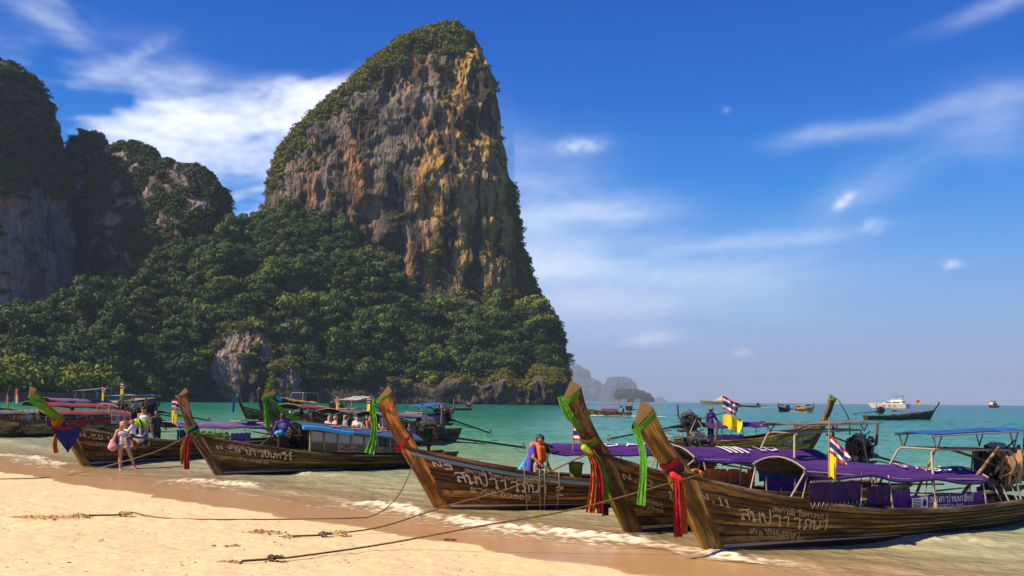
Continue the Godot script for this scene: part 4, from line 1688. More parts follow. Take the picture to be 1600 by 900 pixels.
const STAND := {
	"pelvis": Vector3(0, 0.96, 0), "waist": Vector3(0, 1.09, 0.0), "chest": Vector3(0, 1.28, 0.0), "neck": Vector3(0, 1.45, -0.01), "head": Vector3(0, 1.60, 0.02), "look": Vector3(0, 0, 1),
	"shoulder_l": Vector3(0.175, 1.40, -0.01), "elbow_l": Vector3(0.235, 1.13, -0.02), "wrist_l": Vector3(0.25, 0.89, 0.05), "shoulder_r": Vector3(-0.175, 1.40, -0.01), "elbow_r": Vector3(-0.235, 1.13, -0.02), "wrist_r": Vector3(-0.25, 0.89, 0.05),
	"hip_l": Vector3(0.09, 0.92, 0), "knee_l": Vector3(0.10, 0.50, 0.02), "ankle_l": Vector3(0.10, 0.085, -0.02), "hip_r": Vector3(-0.09, 0.92, 0), "knee_r": Vector3(-0.10, 0.50, 0.02), "ankle_r": Vector3(-0.10, 0.085, -0.02), "toe": Vector3(0, -0.06, 0.15),
}


func hand_bones(wrist: Vector3, elbow: Vector3, palm_n: Vector3, s: float, skin: Color, side: float) -> Array:
	var d := (wrist - elbow).normalized()
	var n := (palm_n - d * palm_n.dot(d)).normalized()
	var a := d.cross(n) * side
	var out := []
	out.append([elbow.lerp(wrist, 0.8), wrist, 0.027 * s, 0.022 * s, skin])
	out.append([wrist + a * 0.014 * s, wrist + d * 0.075 * s + a * 0.024 * s, 0.016 * s, 0.013 * s, skin])
	out.append([wrist - a * 0.012 * s, wrist + d * 0.072 * s - a * 0.020 * s, 0.016 * s, 0.013 * s, skin])
	var long := [0.070, 0.080, 0.074, 0.058]
	for i in 4:
		var root := wrist + d * 0.078 * s + a * (0.030 - 0.020 * i) * s
		var m: Vector3 = root + (d * 0.9 + n * 0.30) * long[i] * 0.55 * s
		out.append([root, m, 0.0095 * s, 0.0088 * s, skin])
		out.append([m, m + (d * 0.55 + n * 0.8) * long[i] * 0.5 * s, 0.0088 * s, 0.0075 * s, skin])
	var tr := wrist + d * 0.025 * s + a * 0.028 * s
	var tm := tr + (d * 0.6 + a * 0.7 + n * 0.25) * 0.036 * s
	out.append([tr, tm, 0.012 * s, 0.0105 * s, skin])
	out.append([tm, tm + (d * 0.85 + a * 0.15 + n * 0.4) * 0.032 * s, 0.0105 * s, 0.0085 * s, skin])
	return out


# look: colours and cut; pose: joints that differ from standing. fine: hands and face modelled
func person(where: Vector3, turn: float, tall: float, look: Dictionary, pose: Dictionary, label: String, fine := false, group := "", cell := 0.0, slim := 1.0) -> Node3D:
	var j := STAND.duplicate()
	j.merge(pose, true)
	var skin: Color = look.get("skin", Color(0.42, 0.22, 0.13))
	var top: Color = look.get("top", Color(0.5, 0.5, 0.5))
	var low: Color = look.get("low", Color(0.06, 0.06, 0.07))
	var hair: Color = look.get("hair", Color(0.016, 0.012, 0.010))
	var sleeve: int = look.get("sleeve", 1)      # 0 none, 1 short, 2 long
	var leg: int = look.get("leg", 2)            # 0 bare, 1 short, 2 long
	var shoe: Color = look.get("shoe", skin)
	var o := spot("person", where, turn)
	var k := tall / 1.72
	o.scale = Vector3.ONE * k
	var g := slim
	var b := MB.new()
	var bones := [
		[j.pelvis + Vector3(0.055, 0, 0), j.pelvis - Vector3(0.055, 0, 0), 0.115 * g, 0.115 * g, low], [j.pelvis + Vector3(0, 0.02, 0), j.waist, 0.12 * g, 0.105 * g, top], [j.waist + Vector3(0.03, 0, 0), j.waist - Vector3(0.03, 0, 0), 0.10 * g, 0.10 * g, top],
		[j.waist, j.chest, 0.11 * g, 0.118 * g, top], [j.chest + Vector3(0.06, 0.02, 0), j.chest - Vector3(0.06, -0.02, 0), 0.112 * g, 0.112 * g, top],
		[j.shoulder_l, j.neck, 0.062 * g, 0.06, top if sleeve else skin], [j.shoulder_r, j.neck, 0.062 * g, 0.06, top if sleeve else skin], [j.neck - Vector3(0, 0.03, 0), j.head - Vector3(0, 0.05, 0), 0.054, 0.05, skin],
	]
	for s in ["l", "r"]:
		var sh: Vector3 = j["shoulder_" + s]
		var el: Vector3 = j["elbow_" + s]
		var wr: Vector3 = j["wrist_" + s]
		var c1: Color = top if sleeve else skin
		var c2: Color = top if sleeve == 2 else skin
		if sleeve == 1:
			bones.append([sh, sh.lerp(el, 0.6), 0.062 * g, 0.056 * g, top])
			bones.append([sh.lerp(el, 0.6), el, 0.045 * g, 0.040 * g, skin])
		else:
			bones.append([sh, el, 0.056 * g, 0.043 * g, c1])
		bones.append([el, wr, 0.041 * g, 0.029 * g, c2])
		if not fine:
			var d := (wr - el).normalized()
			bones.append([wr + d * 0.02, wr + d * 0.12, 0.032, 0.022, skin])
		var hp: Vector3 = j["hip_" + s]
		var kn: Vector3 = j["knee_" + s]
		var an: Vector3 = j["ankle_" + s]
		if leg == 1:
			bones.append([hp, hp.lerp(kn, 0.62), 0.098 * g, 0.088 * g, low])
			bones.append([hp.lerp(kn, 0.6), kn, 0.068 * g, 0.056 * g, skin])
		else:
			bones.append([hp, kn, (0.095 if leg else 0.088) * g, 0.060 * g, low if leg else skin])
			if leg == 0:
				bones.append([hp, hp.lerp(kn, 0.22), 0.098 * g, 0.096 * g, low])
		var cf: Vector3 = kn.lerp(an, 0.28) + Vector3(0, 0, -0.012)
		var lc: Color = low if leg == 2 else skin
		bones.append([kn, cf, 0.056 * g, 0.057 * g, lc])
		bones.append([cf, an, 0.056 * g, 0.037 * g, lc])
		var toe: Vector3 = j.get("toe_" + s, j.toe)
		bones.append([an - Vector3(0, 0.04, 0.0), an + toe * 0.75, 0.040, 0.036, shoe])
		bones.append([an + toe * 0.75, an + toe, 0.036, 0.026, shoe])
		bones.append([an - Vector3(0, 0.045, 0) - toe * 0.25 * Vector3(1, 0, 1), an, 0.036, 0.040, shoe])
	for e in look.get("more", []):
		bones.append(e)
	var h := cell if cell > 0.0 else (0.015 if fine else 0.024)
	# the head: skull, jaw, nose, ears, brow
	var f: Vector3 = j.look.normalized()
	var r := Vector3.UP.cross(f).normalized()
	var u := f.cross(r)
	var H: Vector3 = j.head
	var head := [[H + u * 0.035 - f * 0.02, H + u * 0.025 + f * 0.02, 0.088, 0.084, skin], [H - u * 0.02 + f * 0.02, H - u * 0.085 + f * 0.045, 0.072, 0.042, skin], [H + u * 0.0 + f * 0.098, H - u * 0.028 + f * 0.112, 0.010, 0.016, skin], [H - f * 0.0 + r * 0.082, H - u * 0.035 + r * 0.080, 0.014, 0.010, skin], [H - r * 0.082, H - u * 0.035 - r * 0.080, 0.014, 0.010, skin], [H - u * 0.05 - f * 0.01, j.neck, 0.056, 0.052, skin]]
	if fine:
		net(bones, h, 0.035, b)
		var face := func(P: Vector3, c: Color) -> Color:
			var q := P - H
			var x := q.dot(r)
			var y := q.dot(u)
			if q.dot(f) < 0.05:
				return c
			if absf(absf(x) - 0.032) < 0.015 and absf(y - 0.008) < 0.008:
				return Color(0.03, 0.02, 0.018)
			if absf(absf(x) - 0.032) < 0.020 and absf(y - 0.030) < 0.006:
				return hair * 1.5
			if absf(x) < 0.026 and absf(y + 0.062) < 0.008:
				return Color(0.34, 0.10, 0.08)
			return c
		net(head, 0.008, 0.03, b, face)
		for s in [["l", 1.0], ["r", -1.0]]:
			var wr: Vector3 = j["wrist_" + s[0]]
			net(hand_bones(wr, j["elbow_" + s[0]], j.get("palm_" + s[0], Vector3(-s[1], 0, 0.3)), 1.0, skin, s[1]), 0.0055, 0.008, b)
	else:
		net(bones + head, h, 0.035, b)
	var bm := mat("skin and cloth", Color.WHITE, 0.75, 0.0, true)
	obj("body", b, bm, o)
	# hair or hat
	var hb := MB.new()
	var hs := []
	var long: float = look.get("long", 0.0)
	hs.append([H + u * 0.048 - f * 0.03, H + u * 0.058 + f * 0.028, 0.092, 0.078, hair])
	hs.append([H + u * 0.01 - f * 0.04, H - u * 0.04 - f * 0.045, 0.080, 0.058, hair])
	if long > 0.0:
		for s in [-1.0, 1.0]:
			hs.append([H + r * s * 0.06 - f * 0.03, H + r * s * 0.07 - f * 0.05 - Vector3(0, long, 0), 0.045, 0.026, hair])
		hs.append([H - f * 0.06, H - f * 0.085 - Vector3(0, long * 1.1, 0), 0.062, 0.030, hair])
	net(hs, 0.010 if fine else maxf(h * 0.8, 0.016), 0.02, hb)
	obj("hair", hb, mat("hair", Color.WHITE, 0.55, 0.0, true), o)
	if look.has("cap"):
		var cb := MB.new()
		cb.col = look.cap
		var brim: float = look.get("brim", 0.0)
		var rim := PackedVector3Array()
		for ring in [[0.0, 0.150], [0.055, 0.142], [0.088, 0.105], [0.100, 0.060], [0.101, 0.040], [0.101 + brim, 0.028], [0.100 + brim, 0.024], [0.098, 0.034]]:
			for i in 16:
				var a := TAU * i / 16.0
				var peak: float = 1.0 + (look.get("peak", 0.0) * maxf(0.0, sin(a)) if ring[0] > 0.1 else 0.0)
				rim.append(H + (r * cos(a) + f * sin(a) * peak) * ring[0] + u * (ring[1] + 0.01))
		cb.grid(rim, 16, true)
		obj("hat", cb, mat("hat", Color.WHITE, 0.8, 0.0, true), o)
	tag(o, label, "person", group)
	return o


func pad(bones: Array, h: float, k: float, called: String, parent: Node, m: Material = null) -> MeshInstance3D:
	var b := MB.new()
	net(bones, h, k, b)
	return obj(called, b, m if m else mat("padded cloth", Color.WHITE, 0.8, 0.0, true), parent)


const SIT := {"pelvis": Vector3(0, 0.50, 0), "waist": Vector3(0, 0.63, 0.0), "chest": Vector3(0, 0.82, 0.02), "neck": Vector3(0, 0.99, 0.02), "head": Vector3(0, 1.14, 0.05), "shoulder_l": Vector3(0.175, 0.94, 0.0), "elbow_l": Vector3(0.22, 0.70, 0.08), "wrist_l": Vector3(0.12, 0.60, 0.28), "shoulder_r": Vector3(-0.175, 0.94, 0.0), "elbow_r": Vector3(-0.22, 0.70, 0.08), "wrist_r": Vector3(-0.12, 0.60, 0.28), "hip_l": Vector3(0.09, 0.47, 0.02), "knee_l": Vector3(0.12, 0.48, 0.42), "ankle_l": Vector3(0.12, 0.09, 0.40), "hip_r": Vector3(-0.09, 0.47, 0.02), "knee_r": Vector3(-0.12, 0.48, 0.42), "ankle_r": Vector3(-0.12, 0.09, 0.40)}


# ---------- the boats one by one ----------
func on_ground(px: float, py: float) -> Vector3:
	var p := on_sea(px, py)
	for i in 8:
		p = on_sea(px, py, sand_y(p.x, p.z))
	return p


func thing_strip(called: String, label: String, cat: String, group := "") -> Node3D:
	var o := spot(called, Vector3.ZERO)
	tag(o, label, cat, group)
	return o


func move_pivot(o: Node3D, to: Vector3) -> void:   # put the thing's own origin at its base without moving its parts
	for c in o.get_children():
		c.position -= to
	o.position = to


func steering_frame(b: Boat, x0: float, x1: float, y0: float, y1: float, m: Material, z := 0.42) -> void:
	for s in [-1.0, 1.0]:
		pipes(b, "frame_pipe", [[b.pt(clampf((x0 - 0.35) / b.L, 0, 1), 0.02, s, -0.03), Vector3(x0, y0 - 0.06, s * z), Vector3(x0 + 0.10, y0, s * z), Vector3(x1, y1, s * z), b.pt(clampf((x1 + 0.1) / b.L, 0, 1), 0.02, s, -0.03)]], 0.024, m)
	pipes(b, "frame_pipe", [[Vector3(x0 + 0.1, y0, -z), Vector3(x0 + 0.1, y0, z)], [Vector3(x1, y1, -z), Vector3(x1, y1, z)]], 0.022, m)


func small_roof(b: Boat, x0: float, x1: float, y0: float, y1: float, half: float, m: Material, pm: Material, low: float) -> void:
	var p := PackedVector3Array()
	var n := noise(1.5, 2, int(x0 * 90))
	for i in 9:
		for k in 7:
			var q := i / 8.0
			var e := -1.0 + k / 3.0
			p.append(Vector3(lerpf(x0, x1, q), lerpf(y0, y1, q) + 0.03 * (1.0 - e * e) + n.get_noise_2d(q * 3.0, e * 2.0) * 0.03, e * half))
	var s := MB.new()
	s.cloth(p, 7, 0.018)
	var o := obj("steering_roof", s, m, b.root)
	for e in [-1.0, 1.0]:
		pipes(b, "roof_batten", [[Vector3(x0 - 0.05, y0 - 0.02, e * half), Vector3(x1 + 0.2, y1 - 0.01, e * half)]], 0.016, pm)
		for x in [x0 + 0.22, x1 - 0.35]:
			var y := lerpf(y0, y1, (x - x0) / (x1 - x0))
			pipes(b, "roof_strut", [[Vector3(x - 0.14, y, e * half * 0.9), Vector3(x, low, e * half * 0.9), Vector3(x + 0.14, y, e * half * 0.9)]], 0.016, pm)
	o.set_meta("label", "sheet roof over the steering place")


func build_fleet() -> void:
	rng.seed = 33
	var pipe := mat("weathered pipe", Color(0.30, 0.255, 0.20), 0.6, 0.1)
	var pole := wood("bamboo", Color(0.40, 0.29, 0.16), 0.6, "grain")
	var purple := fabric("purple cloth", Color(0.115, 0.022, 0.30), 0.45)
	var darkp := fabric("dark purple cloth", Color(0.050, 0.010, 0.11), 0.3)
	var lilac := fabric("faded lilac cloth", Color(0.36, 0.20, 0.46), 0.5)
	var pinkc := fabric("faded pink cloth", Color(0.52, 0.22, 0.24), 0.5)
	var redc := fabric("red awning", Color(0.52, 0.045, 0.065), 0.5)
	var bluet := fabric("blue tarpaulin", Color(0.02, 0.165, 0.60), 0.5)
	var navy := fabric("navy tarpaulin", Color(0.018, 0.042, 0.17), 0.3)
	var whitec := fabric("white sheet", Color(0.62, 0.60, 0.58), 0.5)
	var greyc := fabric("grey sheet", Color(0.25, 0.24, 0.23), 0.3)
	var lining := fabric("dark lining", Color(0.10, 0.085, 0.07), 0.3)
	var green := fabric("lime ribbon", Color(0.155, 0.60, 0.025), 0.6)
	var redr := fabric("red ribbon", Color(0.66, 0.018, 0.02), 0.6)
	var orange := fabric("orange ribbon", Color(0.86, 0.20, 0.012), 0.6)
	var gold := fabric("gold ribbon", Color(0.82, 0.40, 0.02), 0.6)
	var black := fabric("black ribbon", Color(0.02, 0.016, 0.03), 0.3)
	var plum := fabric("plum ribbon", Color(0.10, 0.02, 0.07), 0.3)
	var cyan := fabric("cyan ribbon", Color(0.05, 0.42, 0.68), 0.6)
	var white_l := paint("lettering white", Color(0.50, 0.45, 0.37), 0.7)
	var cream_l := paint("lettering cream", Color(0.46, 0.37, 0.22), 0.7)
	var vest := paint("life jacket orange", Color(0.62, 0.15, 0.02), 0.75)
	var end := wood("end grain", Color(0.42, 0.27, 0.14), 0.85, "grain", Vector3(3, 3, 3))
	var rail_m := wood("rail wood", Color(0.24, 0.165, 0.10), 0.7)

	# N.11, nearest at the right
	var hd := [wood("weathered plank", Color(0.289, 0.180, 0.049), 0.62), wood("darker plank", Color(0.185, 0.110, 0.031), 0.62), wood("worn plank", Color(0.385, 0.260, 0.079), 0.7)]
	var b := new_boat("longtail_boat", on_sea(1110, 862), Vector3(0.893, 0, -0.451), "weathered brown longtail boat lettered N.11 with purple awning and bank banner", 8.25, {"ex": 4.2, "g0": 0.50, "gb": 0.82, "top": Vector2(-1.47, 2.18), "B": 0.70, "thick": 0.40})
	build_hull(b, 6, [hd[0], hd[1], hd[0], hd[2], hd[1]], wood("yellow brown post", Color(0.536, 0.316, 0.066), 0.6, "grain"), end, rail_m)
	var n11 := b
	letter(b, "N.11", -0.02, 0.36, 0.125, 0.024, cream_l, 0.95, 0.05)
	letter(b, "สมปรารถนา", 0.50, 0.52, 0.165, 0.030, cream_l, 0.92, -0.05)
	letter(b, "สหกรณ์เรือหางยาว", 1.02, 0.27, 0.075, 0.013, cream_l, 0.80, -0.03)
	letter(b, "4650-02667", 0.86, 0.66, 0.060, 0.012, cream_l, 1.0, -0.03)
	letter(b, "ลำละบรรทุก 9 คน", 0.60, 0.76, 0.075, 0.014, cream_l, 0.9, -0.04)
	canopy(b, 1.48, 6.35, 1.34, 1.03, 0.60, 0.17, purple, [1.52, 2.85, 3.55, 4.7, 6.2], pipe, "canopy", 0.06, 0.06, lining)
	for q in [["4.3", 3.0], ["5.3", 3.9]]:
		pass
	# white numbers painted on the awning
	for k in 2:
		var x0 := 4.2 + k * 0.95
		var mark := strokes(["075", "637"][k], 0.22, 0.05, func(q): return Vector3(x0 + q.x, lerpf(1.34, 1.03, (x0 + q.x - 1.48) / 4.87) + 0.17 * (1.0 - pow((0.35 - q.y) / 0.6, 2.0)) + 0.03 - 0.06 * (1.0 - absf(cos((x0 + q.x - 1.48) / 4.87 * TAU))), 0.35 - q.y), 1.2)
		obj("awning_mark", mark, paint("awning white", Color(0.72, 0.70, 0.74), 0.8), b.root)
	steering_frame(b, 5.0, 7.35, 1.60, 1.54, pipe, 0.36)
	small_roof(b, 4.95, 7.9, 1.87, 1.93, 0.40, bluet, pipe, 1.58)
	pipes(b, "slanted_pole", [[Vector3(5.35, 0.45, 0.50), Vector3(6.95, 1.62, 0.42)]], 0.034, pole)
	pipes(b, "slanted_pole", [[Vector3(4.5, 0.75, 0.40), Vector3(5.1, 1.60, 0.36)]], 0.026, pole)
	pipes(b, "side_pole", [[Vector3(3.6, 0.92, -0.58), Vector3(6.6, 0.80, -0.5)], [Vector3(3.6, 0.88, 0.62), Vector3(6.3, 0.72, 0.58)], [Vector3(6.3, 0.68, -0.45), Vector3(7.2, 0.72, -0.40)]], 0.018, pole)
	var eng := put_engine(b, Vector3(7.65, 1.03, 0), -0.05, 0.0, 1.15)
	var rag := MB.new()
	var rn := RandomNumberGenerator.new()
	rn.seed = 5
	for i in 70:
		rag.col = Color(0.34, 0.22, 0.115) * rn.randf_range(0.5, 1.15)
		var a := Vector3(7.15 + rn.randf() * 0.9, 1.22 + rn.randf() * 0.34, 0.46 - rn.randf() * 0.5)
		rag.tube([a, a + Vector3(rn.randf_range(-0.1, 0.1), -0.12, 0.08), a + Vector3(rn.randf_range(-0.2, 0.2), -0.30, 0.10), a + Vector3(rn.randf_range(-0.2, 0.2), -0.38 - rn.randf() * 0.1, 0.0)], [0.05, 0.042, 0.035, 0.02], 6)
	kind(obj("engine_cover", rag, mat("old netting", Color.WHITE, 0.95, 0.0, true), b.root), "stuff", "old brown netting thrown over the engine")
	for i in 9:
		var x := 6.3 + i * 0.17
		pipes(b, "stern_stick", [[Vector3(x, 0.42 + rn.randf() * 0.1, rn.randf_range(-0.4, 0.3)), Vector3(x + rn.randf_range(0.3, 0.9), 0.50 + rn.randf() * 0.12, rn.randf_range(-0.1, 0.5))]], 0.016 + rn.randf() * 0.012, pole)
	for x in [6.75, 7.0, 7.3]:
		pipes(b, "stern_post", [[b.pt(x / b.L, 0.02, 1.0, -0.02), Vector3(x, 0.88, 0.44)]], 0.017, pipe)
	pipes(b, "exhaust_stack", [[Vector3(8.12, 1.1, 0.1), Vector3(8.14, 1.62, 0.1)]], 0.035, mat("rusty iron", Color(0.115, 0.062, 0.035), 0.8, 0.2))
	side_cloths(b, darkp, purple, cream_l)
	# N.11's ribbons
	var r := thing_strip("ribbon", "long lime green ribbon hanging from the top of prow N.11", "ribbon")
	band(b, b.top.y - 0.07, 0.08, green, r, "wrap", 0.0, 0.05)
	strip([b.post(b.top.y - 0.10) + Vector3(-0.16, 0.05, 0.06), b.post(b.top.y - 0.35) + Vector3(-0.26, 0, 0.10), Vector3(-1.52, 1.50, 0.22), Vector3(-1.62, 0.88, 0.30)], [0.06, 0.10, 0.11, 0.13], Vector3(0.8, 0, 0.5), green, r, "tail", 0.010, 3)
	place(r, b)
	r = thing_strip("sash", "red and orange sash knotted round prow post N.11", "sash")
	band(b, 1.42, 0.10, redr, r, "wrap", 0.012, -0.10)
	band(b, 1.33, 0.10, plum, r, "wrap", 0.016, -0.10)
	band(b, 1.25, 0.09, gold, r, "wrap", 0.012, -0.10)
	pad([[b.post(1.30) + Vector3(-0.14, 0, 0.16), b.post(1.24) + Vector3(-0.08, 0, 0.22), 0.06, 0.045, Color(0.66, 0.018, 0.02)]], 0.015, 0.02, "knot", r)
	strip([b.post(1.28) + Vector3(-0.12, 0, 0.20), Vector3(-0.93, 0.95, 0.30), Vector3(-0.90, 0.35, 0.30)], [0.09, 0.14, 0.14], Vector3(0.9, 0, 0.4), redr, r, "tail", 0.02, 5)
	strip([b.post(1.24) + Vector3(-0.05, 0, 0.20), Vector3(-0.80, 0.9, 0.29), Vector3(-0.77, 0.38, 0.28)], [0.07, 0.12, 0.12], Vector3(0.9, 0, 0.4), orange, r, "tail", 0.02, 6)
	place(r, b)

	# N.10, behind it
	b = new_boat("longtail_boat", on_sea(985, 832), Vector3(0.856, 0, -0.517), "brown longtail boat lettered N.10 between boats N.9 and N.11", 7.9, {"ex": 4.0, "g0": 0.52, "gb": 0.98, "top": Vector2(-1.48, 2.56), "B": 0.68, "thick": 0.39})
	var n10 := b
	build_hull(b, 6, [wood("chestnut plank", Color(0.254, 0.138, 0.035), 0.6), hd[1], wood("chestnut plank", Color(0.254, 0.138, 0.035), 0.6), hd[0]], wood("dark post", Color(0.309, 0.194, 0.050), 0.65, "grain"), end, rail_m)
	letter(b, "N.10", 0.06, 0.36, 0.13, 0.025, cream_l, 0.95, -0.03)
	letter(b, "6952", 0.30, 0.72, 0.07, 0.014, cream_l, 1.0, -0.02)
	letter(b, "03940", 0.20, 0.84, 0.07, 0.014, cream_l, 1.0, -0.02)
	letter(b, "ขุนเดชาวารี", 0.75, 0.50, 0.17, 0.030, cream_l, 0.9, -0.03)
	canopy(b, 1.05, 5.0, 1.40, 1.24, 0.58, 0.20, purple, [1.1, 2.35, 3.0, 4.9], pipe, "canopy", 0.03, 0.05, lining)
	for k in 4:
		var x1 := 2.05 + k * 0.16
		var st := MB.new()
		var ln := PackedVector3Array()
		for j in 5:
			var zz := 0.10 + j * 0.085
			for e in [0.0, 0.07]:
				ln.append(Vector3(x1 + e + zz * 0.2, lerpf(1.40, 1.24, (x1 - 1.05) / 3.95) + 0.20 * (1.0 - pow(zz / 0.58, 2.0)) + 0.022, zz))
		st.grid(ln, 2)
		obj("awning_mark", st, paint("awning white", Color(0.72, 0.70, 0.74), 0.8), b.root)
	obj("awning_mark", strokes("N.10", 0.26, 0.05, func(q): return Vector3(2.3 + q.x, lerpf(1.40, 1.24, (1.25 + q.x) / 3.95) + 0.20 * (1.0 - pow((0.3 - q.y) / 0.58, 2.0)) + 0.025, 0.3 - q.y), 1.6), paint("awning white", Color(0.72, 0.70, 0.74), 0.8), b.root)
	steering_frame(b, 4.1, 6.3, 1.82, 1.86, pipe, 0.36)
	small_roof(b, 4.0, 6.75, 1.98, 2.02, 0.42, greyc, pipe, 1.84)
	put_engine(b, Vector3(6.75, 1.32, 0.05), -0.08, 0.0, 0.8)
	var tarp := thing_strip("tarpaulin", "navy blue tarpaulin hanging from the awning of boat N.10", "tarpaulin")
	drop_cloth(b, 2.75, 5.0, 1.30, 0.88, 0.60, navy, tarp, "sheet", 0.03)
	place(tarp, b)
	tarp = thing_strip("side_curtain", "purple side curtain with gold emblems on boat N.10", "curtain")
	drop_cloth(b, 2.9, 5.0, 0.90, 0.55, 0.615, purple, tarp, "sheet", 0.02)
	for k in 3:
		var e := MB.new()
		var c := Vector3(3.35 + k * 0.42, 0.66, 0.645)
		e.tube([c - Vector3(0, 0.08, 0), c - Vector3(0, 0.02, 0), c + Vector3(0, 0.02, 0), c + Vector3(0, 0.10, 0)], [0.075 if k == 1 else 0.045, 0.06 if k == 1 else 0.03, 0.03, 0.004], 9)
		obj("emblem", e, paint("gold print", Color(0.45, 0.26, 0.03), 0.6), tarp)
	place(tarp, b)
	jackets(b, 1.25, 2.75, 0.98, 0.40, 9, "orange life jacket hung in a row under the front awning of boat N.10", "life jackets on boat N.10", vest)
	r = thing_strip("ribbon", "lime green wrap round the dark prow top of boat N.10", "ribbon")
	band(b, b.top.y - 0.06, 0.08, green, r, "wrap", 0.0, 0.05)
	strip([b.post(b.top.y - 0.05) + Vector3(-0.17, 0.02, 0.03), b.post(b.top.y - 0.3) + Vector3(-0.17, 0, 0.06), b.post(b.top.y - 0.62) + Vector3(-0.06, 0, 0.10)], [0.12, 0.16, 0.05], Vector3(0.7, 0.2, 0.6), green, r, "tail", 0.014, 8)
	place(r, b)
	var wires := thing_strip("cord_winding", "thin dark cords wound round the prow post of boat N.10", "cord")
	for k in 5:
		var w := MB.new()
		var line := []
		for i in 9:
			var y := 2.2 - k * 0.12 + (i / 8.0) * 0.25
			line.append(b.post(y) + Vector3(-0.1 + 0.3 * i / 8.0, 0, 0.135 + 0.012 * (k % 2)))
		w.tube(line, 0.006, 4)
		obj("cord", w, mat("dark cord", Color(0.06, 0.045, 0.03), 0.9), wires)
	place(wires, b)
	r = thing_strip("sash", "many coloured sash of orange red green and black on prow N.10", "sash")
	var y0 := 1.72
	for q in [[0.0, gold], [-0.07, green], [-0.14, redr], [-0.21, plum]]:
		band(b, y0 + q[0], 0.07, q[1], r, "wrap", 0.014, -0.09)
	pad([[b.post(1.62) + Vector3(-0.20, 0, 0.12), b.post(1.52) + Vector3(-0.16, 0, 0.18), 0.06, 0.05, Color(0.35, 0.45, 0.02)]], 0.015, 0.02, "knot", r)
	strip([b.post(1.6) + Vector3(-0.2, 0, 0.16), Vector3(-1.06, 1.2, 0.26), Vector3(-1.16, 0.48, 0.30)], [0.06, 0.13, 0.17], Vector3(0.9, 0, 0.4), orange, r, "tail", 0.03, 11)
	strip([b.post(1.6) + Vector3(-0.16, 0, 0.19), Vector3(-0.96, 1.15, 0.30), Vector3(-0.97, 0.46, 0.34)], [0.08, 0.12, 0.12], Vector3(0.9, 0, 0.4), redr, r, "tail", 0.025, 12)
	strip([b.post(1.58) + Vector3(-0.08, 0, 0.17), Vector3(-0.84, 1.2, 0.26), Vector3(-0.80, 0.62, 0.28)], [0.06, 0.10, 0.11], Vector3(0.9, 0, 0.4), green, r, "tail", 0.02, 13)
	strip([b.post(1.2) + Vector3(-0.12, 0, 0.17), Vector3(-0.80, 0.8, 0.24), Vector3(-0.80, 0.40, 0.26)], [0.04, 0.10, 0.11], Vector3(0.9, 0, 0.4), black, r, "tail", 0.02, 14)
	place(r, b)

	# N.9
	b = new_boat("longtail_boat", on_sea(688, 797), Vector3(0.947, 0, -0.321), "reddish brown longtail boat lettered N 9 with a blue rail stripe", 7.0, {"ex": 3.0, "g0": 0.53, "gb": 0.86, "top": Vector2(-1.36, 2.50), "B": 0.70, "thick": 0.38})
	var n9 := b
	build_hull(b, 6, [wood("red brown plank", Color(0.230, 0.097, 0.030), 0.5), wood("red brown plank", Color(0.230, 0.097, 0.030), 0.5), wood("dark red plank", Color(0.140, 0.062, 0.023), 0.5), wood("red brown plank", Color(0.230, 0.097, 0.030), 0.5), wood("amber plank", Color(0.46, 0.21, 0.05), 0.5)], wood("amber post", Color(0.60, 0.235, 0.045), 0.45, "grain"), end, wood("red rail", Color(0.20, 0.095, 0.05), 0.6), paint("sky blue paint", Color(0.10, 0.235, 0.32), 0.5))
	letter(b, "N9", 0.12, 0.30, 0.14, 0.030, white_l, 1.0, -0.04)
	letter(b, "สมปรารถนา 2", 0.42, 0.52, 0.20, 0.036, white_l, 0.88, -0.05)
	letter(b, "สหกรณ์เรือหางยาวอ่าวนาง", 0.62, 0.26, 0.075, 0.014, white_l, 0.80, -0.03)
	letter(b, "6752 03907", 0.62, 0.72, 0.105, 0.022, white_l, 1.05, -0.06)
	canopy(b, 2.45, 5.85, 1.30, 1.22, 0.48, 0.17, purple, [4.2, 5.7], mat("dark pipe", Color(0.045, 0.04, 0.04), 0.5, 0.3), "canopy", 0.02, 0.05, lining)
	for s in [-1.0, 1.0]:
		pipes(b, "canopy_post", [[b.pt(2.35 / b.L, 0.02, s, -0.02), Vector3(2.30, 0.95, s * 0.55), Vector3(2.36, 1.25, s * 0.5), Vector3(2.6, 1.31, s * 0.46)]], 0.022, mat("dark pipe", Color(0.045, 0.04, 0.04), 0.5, 0.3))
	obj("awning_mark", strokes("0A5", 0.24, 0.05, func(q): return Vector3(3.9 + q.x, 1.26 + 0.17 * (1.0 - pow((0.25 - q.y) / 0.48, 2.0)) + 0.02, 0.25 - q.y), 2.0), paint("awning white", Color(0.72, 0.70, 0.74), 0.8), b.root)
	steering_frame(b, 5.55, 6.35, 1.62, 1.58, pipe, 0.34)
	put_engine(b, Vector3(6.45, 1.16, 0.1), -0.08, 0.1, 1.0)
	put_engine(b, Vector3(6.75, 0.74, -0.1), -0.05, -0.1, 0.8, ["tiller", "drive_shaft", "propeller"])
	for q in [["ladder", 1.92], ["ladder", 2.32]]:
		var la := thing_strip("boarding_ladder", "white pipe ladder over the side of boat N 9, the one nearer the %s" % ["bow" if q[1] < 2.0 else "stern"], "ladder", "ladders on boat N 9")
		var m := MB.new()
		for s in [0.0, 0.30]:
			var g := b.pt((q[1] + s) / b.L, 0.0, 1.0, 0.0)
			m.tube([g + Vector3(0, 0.02, -0.16), g + Vector3(0, 0.12, -0.12), g + Vector3(0, 0.12, 0.06), g + Vector3(0, -0.1, 0.09), b.pt((q[1] + s) / b.L, 0.80, 1.0, 0.11)], 0.012, 7)
		obj("ladder_rail", m, pipe, la)
